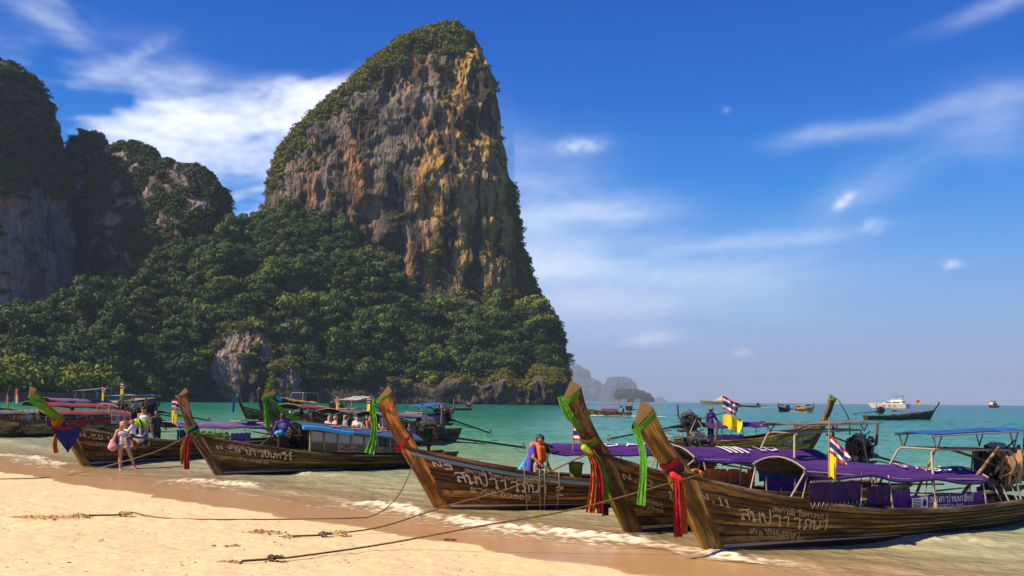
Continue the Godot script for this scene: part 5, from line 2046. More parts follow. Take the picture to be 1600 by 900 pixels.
		for k in 2:
			var f := MB.new()
			var w := 0.12 + k * 0.34
			f.tube([b.pt(q[1] / b.L, w, 1.0, 0.10), b.pt((q[1] + 0.30) / b.L, w, 1.0, 0.10)], 0.010, 6)
			obj("rung", f, pipe, la)
		place(la, b)
	var bin := MB.new()
	bin.tube([Vector3(0, 0, 0), Vector3(0, 0.36, 0), Vector3(0, 0.37, 0), Vector3(0, 0.40, 0)], [0.13, 0.165, 0.19, 0.19], 18)
	bin.tube([Vector3(0, 0.40, 0), Vector3(0, 0.42, 0)], [0.17, 0.10], 14)
	var bo := obj("plastic_bin", bin, paint("olive plastic", Color(0.155, 0.165, 0.012), 0.45))
	tag(bo, "olive green plastic bin standing in boat N 9", "bin")
	bo.position = b.world(Vector3(3.15, 0.62, 0.25))
	r = thing_strip("ribbon", "lime green ribbon tied round the prow top of boat N 9", "ribbon")
	band(b, b.top.y - 0.03, 0.06, green, r, "wrap", 0.004, 0.05)
	strip([b.post(b.top.y) + Vector3(-0.16, -0.02, 0.03), b.post(2.35) + Vector3(-0.24, 0, 0.05), Vector3(-1.50, 1.75, 0.10), Vector3(-1.60, 1.28, 0.12)], [0.07, 0.15, 0.12, 0.22], Vector3(0.9, 0, 0.4), green, r, "tail", 0.03, 21)
	place(r, b)
	r = thing_strip("sash", "plain red band tied round the prow of boat N 9", "sash")
	band(b, 1.46, 0.13, redr, r, "wrap", 0.014, 0.04)
	place(r, b)

	# N.28 with the cabin
	b = new_boat("longtail_boat", on_sea(340, 743), Vector3(0.821, 0, -0.571), "dark longtail boat lettered N.28 with a wooden cabin and blue roof", 8.4, {"ex": 3.4, "g0": 0.47, "gb": 0.86, "top": Vector2(-1.16, 2.54), "B": 0.80})
	var n28 := b
	build_hull(b, 6, [wood("dark plank", Color(0.183, 0.113, 0.035), 0.6), wood("dark plank", Color(0.183, 0.113, 0.035), 0.6), hd[1], wood("straw plank", Color(0.391, 0.270, 0.079), 0.65), wood("dark plank", Color(0.183, 0.113, 0.035), 0.6)], wood("pinkish post", Color(0.42, 0.22, 0.13), 0.65, "grain"), end, rail_m)
	letter(b, "N.28 ขาวชินทวีร์", 0.18, 0.38, 0.17, 0.032, white_l, 0.80, -0.04)
	letter(b, "สหกรณ์เรือหางยาว", 0.5, 0.20, 0.075, 0.014, white_l, 0.8, -0.03)
	letter(b, "ลำละบรรทุก คน", 0.6, 0.60, 0.075, 0.014, white_l, 0.8, -0.04)
	cabin(b)
	put_engine(b, Vector3(2.55, 1.0, -0.35), 0.0, 0.2, 0.9, ["drive_shaft", "propeller"])
	put_engine(b, Vector3(7.5, 1.16, 0.0), -0.02, -0.12, 1.15, ["tiller"])
	r = thing_strip("sash", "green and blue wraps with red tails on prow N.28", "sash")
	band(b, 1.50, 0.10, green, r, "wrap", 0.012, 0.05)
	band(b, 1.42, 0.09, fabric("deep blue cloth", Color(0.02, 0.025, 0.22), 0.4), r, "wrap", 0.016, 0.05)
	band(b, 1.33, 0.10, green, r, "wrap", 0.014, 0.06)
	strip([b.post(1.34) + Vector3(0.12, -0.02, 0.12), Vector3(-0.05, 1.26, 0.26), Vector3(0.35, 1.22, 0.34)], [0.10, 0.13, 0.05], Vector3(0.2, 1, 0.3), green, r, "tail", 0.015, 31)
	strip([b.post(1.34) + Vector3(-0.10, 0, 0.10), Vector3(-0.98, 0.85, 0.16), Vector3(-0.98, 0.25, 0.2)], [0.10, 0.20, 0.17], Vector3(0.9, 0, 0.4), redr, r, "tail", 0.035, 32)
	strip([b.post(1.30) + Vector3(-0.16, 0, 0.08), Vector3(-1.10, 0.9, 0.12), Vector3(-1.10, 0.40, 0.14)], [0.05, 0.07, 0.06], Vector3(0.9, 0, 0.4), gold, r, "tail", 0.015, 33)
	place(r, b)
	r = thing_strip("sash", "faded red band under the prow top of boat N.28", "sash")
	band(b, b.top.y - 0.07, 0.09, fabric("faded red cloth", Color(0.40, 0.12, 0.09), 0.3), r, "wrap", 0.004, -0.03)
	place(r, b)

	# the boat at the left
	b = new_boat("longtail_boat", on_sea(132, 728), Vector3(0.466, 0, -0.885), "brown longtail boat with blue cloth on its prow, passengers boarding", 9.8, {"ex": 3.6, "g0": 0.58, "gb": 0.86, "top": Vector2(-1.95, 2.50), "B": 0.80})
	b.root.set_meta("pale_deck", true)
	var b5 := b
	build_hull(b, 6, [wood("dark plank", Color(0.183, 0.113, 0.035), 0.6), wood("red brown plank", Color(0.230, 0.097, 0.030), 0.5), wood("rusty plank", Color(0.412, 0.194, 0.043), 0.6), hd[1], wood("rusty plank", Color(0.412, 0.194, 0.043), 0.6)], wood("yellow brown post", Color(0.536, 0.316, 0.066), 0.6, "grain"), end, wood("pale rail", Color(0.36, 0.29, 0.21), 0.7))
	letter(b, "N.20 ป.ชัยเจริญ", 0.10, 0.30, 0.16, 0.032, white_l, 0.95, -0.02)
	letter(b, "2011 สหกรณ์เรือ", 0.45, 0.52, 0.10, 0.02, white_l, 0.9, -0.02)
	canopy(b, 3.4, 8.4, 1.34, 1.20, 0.66, 0.16, lilac, [3.5, 5.2, 6.8, 8.3], pipe, "canopy", 0.03, 0.06, lining)
	var sol := thing_strip("solar_panel", "dark solar panel with white edges on the lilac awning", "solar panel")
	var sm := MB.new()
	sm.box(Vector3(7.3, 1.47, 0.1), Vector3(0.95, 0.03, 0.62), Basis(Vector3.BACK, -0.05))
	obj("panel", sm, mat("solar cells", Color(0.02, 0.024, 0.06), 0.2), sol)
	sm = MB.new()
	for e in [-0.49, 0.49]:
		sm.box(Vector3(7.3 + e, 1.475, 0.1), Vector3(0.05, 0.05, 0.68), Basis(Vector3.BACK, -0.05))
	obj("frame", sm, whitec, sol)
	place(sol, b)
	jackets(b, 3.9, 5.9, 0.92, 0.55, 8, "orange life jacket hung under the lilac awning of the boarding boat", "life jackets under the lilac awning", vest)
	var bl := thing_strip("side_curtain", "small purple curtain at the side of the boarding boat", "curtain")
	drop_cloth(b, 6.0, 7.1, 0.98, 0.52, 0.70, fabric("mid purple cloth", Color(0.20, 0.08, 0.36), 0.3), bl, "sheet", 0.02)
	place(bl, b)
	var nb := thing_strip("tarpaulin", "folded navy tarpaulin hanging beside the orange life jackets", "tarpaulin")
	drop_cloth(b, 3.35, 3.85, 1.20, 0.55, 0.66, navy, nb, "sheet", 0.05)
	place(nb, b)
	put_engine(b, Vector3(9.2, 1.1, 0), -0.05, 0.0, 1.0)
	r = thing_strip("ribbon", "lime green ribbon wound down the curved prow beside the blue cloth", "ribbon")
	band(b, b.top.y - 0.16, 0.24, green, r, "wrap", 0.006, -0.06)
	strip([b.post(b.top.y - 0.2) + Vector3(-0.2, 0.0, 0.04), b.post(2.15) + Vector3(-0.12, 0, 0.17), b.post(1.9) + Vector3(0.0, 0, 0.18), b.post(1.62) + Vector3(0.18, 0, 0.16)], [0.14, 0.20, 0.20, 0.07], Vector3(0.55, 0.5, 0.6), green, r, "tail", 0.012, 41)
	place(r, b)
	r = thing_strip("sash", "blue triangular cloth with a red border tied round a prow", "sash")
	band(b, 1.62, 0.08, gold, r, "wrap", 0.012, 0.05)
	band(b, 1.53, 0.09, orange, r, "wrap", 0.016, 0.05)
	band(b, 1.42, 0.14, fabric("deep blue cloth", Color(0.02, 0.025, 0.22), 0.4), r, "wrap", 0.02, 0.05)
	var tri := MB.new()
	var tp := PackedVector3Array()
	var tn := noise(1.2, 2, 43)
	for j in 9:
		for i in 11:
			var v := j / 8.0
			var u := (i / 10.0 - 0.5) * (1.0 - v)
			tp.append(Vector3(-0.78 + u * 1.02, 1.38 + u * 0.10 - v * 0.88 + 0.06 * absf(u) , 0.26 + u * 0.30 + 0.05 * sin(u * 9.0) * (1.0 - v) + tn.get_noise_2d(u * 3.0, v * 3.0) * 0.06))
	tri.cloth(tp, 11, 0.008)
	obj("pennant", tri, fabric("deep blue cloth", Color(0.02, 0.025, 0.22), 0.4), r)
	strip([Vector3(-1.30, 1.36, 0.11), Vector3(-0.80, 1.37, 0.29), Vector3(-0.26, 1.46, 0.44)], [0.10, 0.13, 0.10], Vector3(0.0, 1, 0.1), redr, r, "border", 0.012, 44)
	strip([b.post(1.40) + Vector3(-0.16, 0, 0.06), Vector3(-1.15, 0.9, 0.10), Vector3(-1.12, 0.52, 0.12)], [0.08, 0.13, 0.15], Vector3(0.9, 0, 0.4), orange, r, "tail", 0.02, 45)
	place(r, b)

	# N.57 with its bow to the right
	var foot := at(1262, 700, 38.0)
	foot.y = 0.0
	b = new_boat("longtail_boat", foot, Vector3(-0.985, 0, 0.17), "ochre longtail boat lettered N.57, bow pointing out to sea", 6.4, {"ex": 3.0, "g0": 0.66, "gb": 0.86, "top": Vector2(-1.36, 2.72), "B": 0.70})
	var n57 := b
	build_hull(b, 6, [wood("ochre plank", Color(0.95, 0.43, 0.09), 0.55), wood("ochre plank", Color(0.95, 0.43, 0.09), 0.55), wood("ochre plank", Color(0.95, 0.43, 0.09), 0.55), hd[2]], wood("dark brown post", Color(0.25, 0.145, 0.065), 0.6, "grain"), end, wood("straw rail", Color(0.36, 0.25, 0.12), 0.6))
	letter(b, "ถาวรศิริ  N.57", 1.75, 0.46, 0.17, 0.034, white_l, 0.75, 0.10)
	letter(b, "สหกรณ์เรือ", 1.2, 0.66, 0.09, 0.02, white_l, 0.9, 0.10)
	canopy(b, 2.3, 5.3, 1.42, 1.34, 0.55, 0.15, purple, [2.4, 3.6, 4.6], mat("dark pipe", Color(0.045, 0.04, 0.04), 0.5, 0.3), "canopy", 0.02, 0.05, lining)
	bl = thing_strip("side_curtain", "purple curtain along the side of boat N.57", "curtain")
	drop_cloth(b, 3.6, 5.2, 0.98, 0.68, -0.62, purple, bl, "sheet", 0.02)
	place(bl, b)
	put_engine(b, Vector3(5.95, 1.42, 0), -0.06, 0.0, 1.1)
	for s in [-1.0, 1.0]:
		pipes(b, "engine_brace", [[b.pt(0.80, 0.02, s, -0.02), Vector3(5.7, 1.75, s * 0.25)], [b.pt(0.97, 0.02, s, -0.02), Vector3(5.7, 1.75, s * 0.25)]], 0.022, pipe)
	r = thing_strip("ribbon", "lime green ribbon streaming from the prow top of boat N.57", "ribbon")
	band(b, b.top.y - 0.08, 0.16, green, r, "wrap", 0.004, 0.0)
	strip([b.post(b.top.y - 0.05) + Vector3(-0.14, 0, -0.08), Vector3(-1.75, 2.2, -0.14), Vector3(-2.02, 1.65, -0.16), Vector3(-2.05, 0.95, -0.18)], [0.06, 0.10, 0.10, 0.13], Vector3(0.9, 0, -0.4), green, r, "tail", 0.014, 51)
	place(r, b)
	r = thing_strip("sash", "faded orange red sash hanging from the prow of boat N.57", "sash")
	band(b, 1.62, 0.10, orange, r, "wrap", 0.014, 0.0)
	strip([b.post(1.6) + Vector3(-0.16, 0, -0.08), Vector3(-1.22, 1.1, -0.16), Vector3(-1.2, 0.5, -0.18)], [0.09, 0.15, 0.13], Vector3(0.9, 0, -0.4), fabric("faded orange cloth", Color(0.55, 0.12, 0.03), 0.4), r, "tail", 0.02, 52)
	place(r, b)

	build_far_fleet({"redc": redc, "lilac": lilac, "pinkc": pinkc, "bluet": bluet, "whitec": whitec, "greyc": greyc, "purple": purple, "pipe": pipe, "end": end, "rail": rail_m, "lining": lining, "green": green, "cyan": cyan, "plum": plum, "orange": orange, "yellow": gold})
	build_flags(n9, n10, n11, b5, n57)
	build_crew(n9, n10, n11, n28, b5, n57)
	build_ropes(n9, n10, n11, n28)


# the cloths of a thing are modelled in the boat's axes: bring the thing to the boat and its origin to its base
func place(o: Node3D, b: Boat) -> void:
	var lo := Vector3.ONE * 1e9
	var hi := -lo
	for c in o.get_children():
		var a: AABB = c.mesh.get_aabb()
		lo = lo.min(a.position)
		hi = hi.max(a.end)
	var base := Vector3((lo.x + hi.x) * 0.5, lo.y, (lo.z + hi.z) * 0.5)
	for c in o.get_children():
		c.position -= base
	o.transform = b.root.transform * Transform3D(Basis.IDENTITY, base)


func drop_cloth(b: Boat, x0: float, x1: float, y0: float, y1: float, z: float, m: Material, o: Node3D, called: String, fold: float) -> void:
	var p := PackedVector3Array()
	var n := noise(1.4, 2, int(x0 * 100.0))
	var w := 22
	for j in 9:
		for i in w:
			var q := i / float(w - 1)
			var v := j / 8.0
			var x := lerpf(x0, x1, q)
			p.append(Vector3(x, lerpf(y0, y1, v) + 0.015 * sin(q * 26.0) * (1.0 if j == 0 else 0.3), z + sin(q * 17.0 + v) * fold * (0.35 + 0.65 * v) + n.get_noise_2d(q * 5.0, v * 2.0) * fold * 1.4))
	var s := MB.new()
	s.cloth(p, w, 0.008, PackedColorArray(), Vector2(2.0, 0.7))
	obj(called, s, m, o)


func jackets(b: Boat, x0: float, x1: float, y: float, z: float, n: int, label: String, group: String, m: Material) -> void:
	var jm := mat("life jackets", Color.WHITE, 0.8, 0.0, true)
	var mesh: ArrayMesh = null
	for i in n:
		if mesh == null:
			var c := Color(0.58, 0.15, 0.025)
			var s := MB.new()
			net([[Vector3(-0.055, 0.10, 0), Vector3(-0.055, -0.16, 0), 0.055, 0.06, c], [Vector3(0.055, 0.10, 0), Vector3(0.055, -0.16, 0), 0.055, 0.06, c * 0.8], [Vector3(-0.06, 0.16, 0), Vector3(0.06, 0.16, 0), 0.045, 0.045, c], [Vector3(-0.09, -0.06, 0.045), Vector3(0.09, -0.06, 0.045), 0.012, 0.012, Color(0.02, 0.02, 0.02)]], 0.016, 0.02, s)
			mesh = s.mesh()
		var o := obj("life_jacket", mesh, jm)
		var q := float(i) / (n - 1)
		o.transform = b.root.transform * Transform3D(Basis(Vector3.UP, rng.randf_range(-0.5, 0.5)) * Basis(Vector3.BACK, rng.randf_range(-0.2, 0.2)), Vector3(lerpf(x0, x1, q), y - 0.10 * q + rng.randf_range(-0.03, 0.03), z + rng.randf_range(-0.03, 0.03)))
		tag(o, label, "life jacket", group)


func side_cloths(b: Boat, dark: Material, purple: Material, white: Material) -> void:
	var o := thing_strip("side_curtain", "dark purple curtain laced with cord along the rail of boat N.11", "curtain")
	drop_cloth(b, 1.55, 2.82, 1.13, 0.78, 0.62, dark, o, "sheet", 0.014)
	drop_cloth(b, 2.90, 3.52, 1.02, 0.68, 0.645, dark, o, "sheet", 0.014)
	var lace := MB.new()
	var line := []
	for i in 28:
		var x := 1.55 + i * 0.05
		line.append(Vector3(x, 0.80 - (0.10 if i % 2 else 0.0) - 0.03 * i / 28.0, 0.655))
	lace.tube(line, 0.007, 4)
	var l2 := []
	for i in 40:
		l2.append(Vector3(1.55 + i * 0.0325, 1.13 + (0.035 if i % 2 else 0.0), 0.645))
	lace.tube(l2, 0.006, 4)
	obj("lacing", lace, mat("pale cord", Color(0.42, 0.36, 0.28), 0.9), o)
	place(o, b)
	o = thing_strip("bank_banner", "purple bank banner with white lettering on boat N.11's side", "banner")
	drop_cloth(b, 3.55, 4.05, 0.92, 0.52, 0.640, purple, o, "plain_cloth", 0.014)
	drop_cloth(b, 4.02, 6.10, 0.80, 0.44, 0.655, purple, o, "sheet", 0.006)
	var wm := paint("banner white", Color(0.66, 0.64, 0.68), 0.8)
	var z := 0.674
	obj("lettering", strokes("ธนาคารไทยพาณิชย์", 0.095, 0.022, func(q): return Vector3(4.52 + q.x, 0.665 - 0.02 * q.x + q.y, z), 0.82), wm, o)
	obj("lettering", strokes("SIAM COMMERCIAL BANK", 0.045, 0.012, func(q): return Vector3(4.52 + q.x, 0.575 - 0.02 * q.x + q.y, z), 1.0), wm, o)
	var lg := MB.new()
	lg.box(Vector3(4.38, 0.67, z), Vector3(0.19, 0.21, 0.006))
	for i in 7:
		lg.box(Vector3(4.16, 0.585 + i * 0.028, z), Vector3(0.22, 0.012, 0.006))
	obj("emblem", lg, wm, o)
	var leaf := MB.new()
	leaf.tube([Vector3(4.38, 0.60, z + 0.004), Vector3(4.38, 0.63, z + 0.004), Vector3(4.38, 0.67, z + 0.004), Vector3(4.38, 0.71, z + 0.004), Vector3(4.38, 0.745, z + 0.004)], [0.02, 0.05, 0.06, 0.04, 0.004], 12)
	for k in leaf.v.size():
		leaf.v[k].z = z + 0.006 + (leaf.v[k].z - z) * 0.05
	obj("emblem_leaf", leaf, purple, o)
	place(o, b)


func cabin(b: Boat) -> void:
	var wood_m := wood("grey cabin wood", Color(0.50, 0.41, 0.29), 0.8)
	var glass := mat("dusty window", Color(0.30, 0.31, 0.28), 0.25)
	var dark := mat("cabin dark", Color(0.12, 0.085, 0.05), 0.9)
	var x0 := 2.75
	var x1 := 6.6
	var o := spot("cabin", Vector3.ZERO, 0.0, b.root)
	var ytop := func(x: float) -> float: return lerpf(1.42, 0.98, (x - x0) / (x1 - x0))
	var ylow := func(x: float) -> float: return lerpf(0.74, 0.52, (x - x0) / (x1 - x0))
	for s in [-1.0, 1.0]:
		var z: float = s * 0.70
		for i in 9:
			var x := lerpf(x0, x1, i / 8.0)
			var f := MB.new()
			f.bar(Vector3(x, ylow.call(x), z), Vector3(x, ytop.call(x), z), 0.07, 0.05, Vector3.RIGHT)
			obj("cabin_post", f, wood_m, o)
			if i == 8:
				continue
			var xn := lerpf(x0, x1, (i + 1) / 8.0)
			var split := 0.42
			var a := Vector3(x + 0.035, lerpf(ylow.call(x), ytop.call(x), 0.0), z - s * 0.02)
			var c := Vector3(xn - 0.035, lerpf(ylow.call(xn), ytop.call(xn), 0.0), z - s * 0.02)
			var at_ := Vector3(x + 0.035, lerpf(ylow.call(x), ytop.call(x), split), z - s * 0.02)
			var ct := Vector3(xn - 0.035, lerpf(ylow.call(xn), ytop.call(xn), split), z - s * 0.02)
			var ae := Vector3(x + 0.035, ytop.call(x) - 0.03, z - s * 0.02)
			var ce := Vector3(xn - 0.035, ytop.call(xn) - 0.03, z - s * 0.02)
			var panel := MB.new()
			panel.quad(a, c, ct, at_)
			panel.quad(a - Vector3(0, 0, s * 0.02), c - Vector3(0, 0, s * 0.02), ct - Vector3(0, 0, s * 0.02), at_ - Vector3(0, 0, s * 0.02))
			obj("cabin_panel", panel, wood_m if i > 1 and i < 6 else dark, o)
			if i in [5, 6] and s > 0:
				continue
			var pane := MB.new()
			pane.quad(at_, ct, ce, ae)
			obj("window_pane", pane, glass, o)
			var sill := MB.new()
			sill.bar(at_ + Vector3(0, 0, s * 0.02), ct + Vector3(0, 0, s * 0.02), 0.05, 0.035)
			obj("window_sill", sill, wood_m, o)
	var rp := PackedVector3Array()
	for i in 22:
		var q := i / 21.0
		var x := lerpf(x0 - 0.25, x1 + 0.25, q)
		for k in 11:
			var e := -1.0 + k / 5.0
			rp.append(Vector3(x, ytop.call(x) + 0.03 + 0.20 * (1.0 - e * e), e * 0.82))
	var roof := MB.new()
	roof.cloth(rp, 11, 0.03, PackedColorArray(), Vector2(3, 1))
	var ro := obj("cabin_roof", roof, paint("dull blue roof", Color(0.028, 0.075, 0.16), 0.8), o)
	for k in 7:
		var x := 3.7 + k * 0.38
		var m := MB.new()
		var zz := 0.30 if k % 2 else 0.52
		m.box(Vector3(x, ytop.call(x) + 0.035 + 0.20 * (1.0 - pow(zz / 0.82, 2.0)) + 0.052, zz), Vector3(0.30, 0.012, 0.10), Basis(Vector3.RIGHT, 0.25) * Basis(Vector3.BACK, -0.115))
		obj("roof_patch", m, paint("pink patch", Color(0.46, 0.20, 0.19), 0.7), ro)
	# the lighter blue fender along the front of the roof
	var edge := MB.new()
	var line := []
	for i in 12:
		var x := lerpf(x0 - 0.3, 4.2, i / 11.0)
		line.append(Vector3(x, ytop.call(x) + 0.06 + 0.03 * sin(i * 0.5), 0.84))
	edge.tube(line, 0.07, 8)
	obj("roof_roll", edge, paint("bright blue roll", Color(0.03, 0.30, 0.72), 0.5), o)
	edge = MB.new()
	line = []
	for i in 12:
		var x := lerpf(4.2, x1 + 0.2, i / 11.0)
		line.append(Vector3(x, ytop.call(x) + 0.03, 0.83))
	edge.tube(line, 0.04, 8)
	obj("roof_edge", edge, paint("mid blue trim", Color(0.022, 0.075, 0.16), 0.6), o)


# ---------- boats further out ----------
func plain_boat(label: String, foot: Vector3, heading: Vector3, L: float, hullm: Material, postm: Material, P: Dictionary, extra := {}, planks := 3) -> Boat:
	foot.y = 0.0
	var b := new_boat("longtail_boat", foot, heading.normalized(), label, L, extra)
	b.root.set_meta("group", "longtail boats lying further out")
	build_hull(b, planks, [hullm], postm, P.end, P.rail, null, false)
	return b


func from_to(px0: float, d0: float, px1: float, d1: float) -> Array:
	var a := at(px0, 700, d0)
	var b := at(px1, 700, d1)
	a.y = 0
	b.y = 0
	return [a, (b - a).normalized(), a.distance_to(b)]


func build_far_fleet(P: Dictionary) -> void:
	var brown := wood("far brown plank", Color(0.70, 0.47, 0.21), 0.65)
	var dark := wood("far dark plank", Color(0.22, 0.145, 0.085), 0.65)
	var straw := wood("far straw plank", Color(0.36, 0.29, 0.17), 0.65)
	var post := wood("far post", Color(0.15, 0.085, 0.05), 0.65, "grain")
	# left edge: two boats with red awnings
	var f := from_to(-95, 44.5, 235, 57.0)
	var b := plain_boat("long brown boat with a red awning, its bow beyond the left edge", f[0], f[1], f[2], brown, post, P, {"g0": 0.62, "gb": 0.9, "B": 0.95})
	canopy(b, 5.4, 11.6, 1.42, 1.30, 0.95, 0.18, P.redc, [5.6, 7.6, 9.6, 11.4], P.pipe, "canopy", 0.05, 0.10, P.lining)
	canopy(b, 1.2, 5.0, 1.50, 1.45, 0.9, 0.14, P.greyc, [1.4, 3.0, 4.8], P.pipe, "front_canopy", 0.04, 0.08, P.lining)
	var sc := thing_strip("side_curtain", "red side curtain with pale round signs on the red roofed boat", "curtain")
	drop_cloth(b, 5.6, 9.9, 0.98, 0.62, 0.98, P.redc, sc, "sheet", 0.02)
	for k in 3:
		var m := MB.new()
		m.box(Vector3(10.2 + k * 0.52, 0.98 - k * 0.02, 1.0), Vector3(0.46, 0.62, 0.015))
		obj("sign_board", m, paint("sign white", Color(0.50, 0.42, 0.38), 0.7), sc)
		m = MB.new()
		m.tube([Vector3(10.2 + k * 0.52, 1.02, 1.008), Vector3(10.2 + k * 0.52, 1.02, 1.02)], 0.19, 20)
		obj("round_mark", m, paint("sign red", Color(0.52, 0.05, 0.05), 0.7), sc)
	place(sc, b)
	put_engine(b, Vector3(12.6, 1.15, 0), -0.05, 0.0, 1.5)
	steering_frame(b, 10.2, 12.2, 2.0, 2.0, P.pipe, 0.5)
	for i in 5:
		var t: Array = [["pink", Color(0.55, 0.25, 0.24)], ["white", Color(0.62, 0.58, 0.56)], ["salmon", Color(0.55, 0.26, 0.18)], ["grey", Color(0.25, 0.25, 0.26)], ["yellow", Color(0.62, 0.44, 0.05)]][i]
		person(b.world(Vector3([4.3, 4.8, 5.3, 3.7, 2.6][i], 0.32, 0.45 - 0.15 * (i % 2))), b.root.rotation.y - 0.4 + i * 0.5, 1.75, {"top": t[1], "low": Color(0.07, 0.07, 0.09), "skin": Color(0.50, 0.28, 0.18), "hair": [Color(0.30, 0.18, 0.08), Color(0.03, 0.02, 0.015)][i % 2]}, SIT, "seated passenger in %s near the bow of the red roofed boat" % t[0], false, "passengers in the red roofed boat", 0.045)
	f = from_to(-60, 58.0, 190, 68.0)
	b = plain_boat("boat with red awning and blue steering roof behind the left boats", f[0], f[1], f[2], dark, post, P, {"g0": 0.70, "gb": 0.9, "B": 0.95})
	canopy(b, 4.5, 11.2, 1.85, 1.60, 0.95, 0.2, P.redc, [4.8, 7.0, 9.0, 11.0], P.pipe, "canopy", 0.06, 0.12, P.lining)
	small_roof(b, 12.6, 15.0, 2.55, 2.62, 0.75, P.bluet, P.pipe, 2.1)
	steering_frame(b, 12.4, 14.6, 2.1, 2.1, P.pipe, 0.6)
	put_engine(b, Vector3(14.6, 1.3, 0), -0.05, 0.0, 1.7)
	f = from_to(-30, 70.0, 165, 80.0)
	b = plain_boat("boat with pale blue awning and white steering roof at the far left", f[0], f[1], f[2], dark, post, P, {"g0": 0.8, "gb": 0.9, "B": 1.0})
	canopy(b, 5.5, 11.5, 2.15, 1.95, 1.0, 0.2, P.lilac, [5.8, 8.5, 11.2], P.pipe, "canopy", 0.06, 0.12, P.lining)
	small_roof(b, 12.0, 14.3, 2.55, 2.65, 0.8, P.whitec, P.pipe, 2.1)
	small_roof(b, 8.6, 11.4, 3.0, 3.3, 0.8, P.greyc, P.pipe, 2.2)
	steering_frame(b, 8.4, 11.2, 2.2, 2.2, P.pipe, 0.6)
	steering_frame(b, 11.8, 14.0, 2.1, 2.1, P.pipe, 0.6)
	put_engine(b, Vector3(13.6, 1.3, 0), -0.05, 0.0, 1.7)

	# middle group behind N.28
	f = from_to(388, 77.0, 480, 84.0)
	b = plain_boat("pale weathered boat with a cyan ribbon on its thin prow", f[0], f[1], f[2], straw, dark, P, {"g0": 0.75, "gb": 0.9, "top": Vector2(-1.5, 2.65), "B": 0.9, "thick": 0.26})
	var r := thing_strip("ribbon", "cyan ribbon hanging from a thin dark prow", "ribbon")
	band(b, b.top.y - 0.10, 0.22, P.cyan, r, "wrap", 0.01)
	strip([b.post(b.top.y - 0.1) + Vector3(-0.15, 0, 0.1), Vector3(-1.9, 2.0, 0.12), Vector3(-2.0, 1.1, 0.14)], [0.14, 0.24, 0.22], Vector3(0.9, 0, 0.4), P.cyan, r, "tail", 0.04, 61)
	place(r, b)
	f = from_to(420, 64.0, 540, 74.0)
	b = plain_boat("boat with an orange awning and purple sash on its dark prow", f[0], f[1], f[2], brown, dark, P, {"g0": 0.9, "gb": 1.0, "top": Vector2(-1.35, 3.15), "B": 0.95})
	canopy(b, 1.4, 5.4, 2.35, 2.05, 0.8, 0.15, P.yellow, [1.6, 3.5, 5.2], P.pipe, "canopy", 0.04, 0.08, P.lining)
	steering_frame(b, 3.6, 5.6, 2.95, 2.95, P.pipe, 0.6)
	r = thing_strip("sash", "purple patterned sash on a dark prow behind the green ribboned prow", "sash")
	band(b, 2.25, 0.30, fabric("violet cloth", Color(0.22, 0.03, 0.16), 0.3), r, "wrap", 0.03)
	strip([b.post(2.2) + Vector3(0, 0, 0.2), Vector3(-0.6, 1.9, 0.5), Vector3(0.5, 1.75, 0.7)], [0.3, 0.4, 0.2], Vector3(0, 1, 0.2), fabric("violet cloth", Color(0.22, 0.03, 0.16), 0.3), r, "tail", 0.04, 62)
	place(r, b)
	f = from_to(432, 50.0, 560, 60.0)
	b = plain_boat("boat with a red awning and seated passengers behind the green ribbons", f[0], f[1], f[2], brown, post, P, {"g0": 0.85, "gb": 0.9, "B": 0.95})
	canopy(b, 1.2, 4.8, 1.95, 1.80, 0.9, 0.15, P.redc, [1.4, 3.2, 4.6], P.pipe, "canopy", 0.04, 0.12, P.lining)
	var red_b := b
	put_engine(b, Vector3(7.4, 1.6, 0), -0.05, 0.0, 1.5)
	f = from_to(452, 36.0, 705, 46.0)
	b = plain_boat("long boat full of passengers with green ribbons on a broad prow", f[0], f[1], f[2], dark, wood("grey brown post", Color(0.22, 0.16, 0.10), 0.7, "grain"), P, {"g0": 0.78, "gb": 0.85, "top": Vector2(-1.25, 2.58), "B": 0.95, "thick": 0.62}, 4)
	var m6 := b
	canopy(b, 5.0, 10.2, 1.70, 1.52, 0.85, 0.14, P.lilac, [5.2, 6.8, 8.4, 10.0], P.pipe, "canopy", 0.04, 0.08, P.lining)
	small_roof(b, 8.6, 10.4, 2.05, 2.25, 0.8, P.bluet, P.pipe, 1.7)
	steering_frame(b, 8.5, 10.2, 1.75, 1.75, P.pipe, 0.6)
	put_engine(b, Vector3(11.2, 1.45, 0), -0.10, 0.0, 1.35)
	r = thing_strip("ribbon", "pair of lime green ribbons on the broad grey brown prow", "ribbon")
	band(b, b.top.y - 0.06, 0.10, P.green, r, "wrap", 0.012, 0.08)
	strip([b.post(2.5) + Vector3(-0.3, 0, 0.14), Vector3(-1.5, 2.0, 0.2), Vector3(-1.42, 1.2, 0.26)], [0.16, 0.2, 0.22], Vector3(0.9, 0, 0.4), P.green, r, "tail", 0.03, 63)
	strip([b.post(2.5) + Vector3(-0.15, 0, 0.2), Vector3(-0.7, 1.95, 0.3), Vector3(0.15, 1.45, 0.42)], [0.14, 0.17, 0.14], Vector3(0.3, 0.9, 0.3), P.green, r, "tail", 0.02, 64)
	place(r, b)
	r = thing_strip("cloth_knot", "bright blue cloth knotted at the top of the broad prow", "cloth")
	pad([[b.post(2.5) + Vector3(0.42, 0.0, 0.1), b.post(2.46) + Vector3(0.56, -0.08, 0.16), 0.09, 0.07, Color(0.05, 0.32, 0.66)]], 0.02, 0.02, "knot", r)
	place(r, b)
	f = from_to(500, 48.0, 640, 58.0)
	b = plain_boat("boat with a faded pink awning and white steering roof", f[0], f[1], f[2], dark, post, P, {"g0": 0.85, "gb": 0.8, "B": 0.95, "top": Vector2(-0.7, 1.75)})
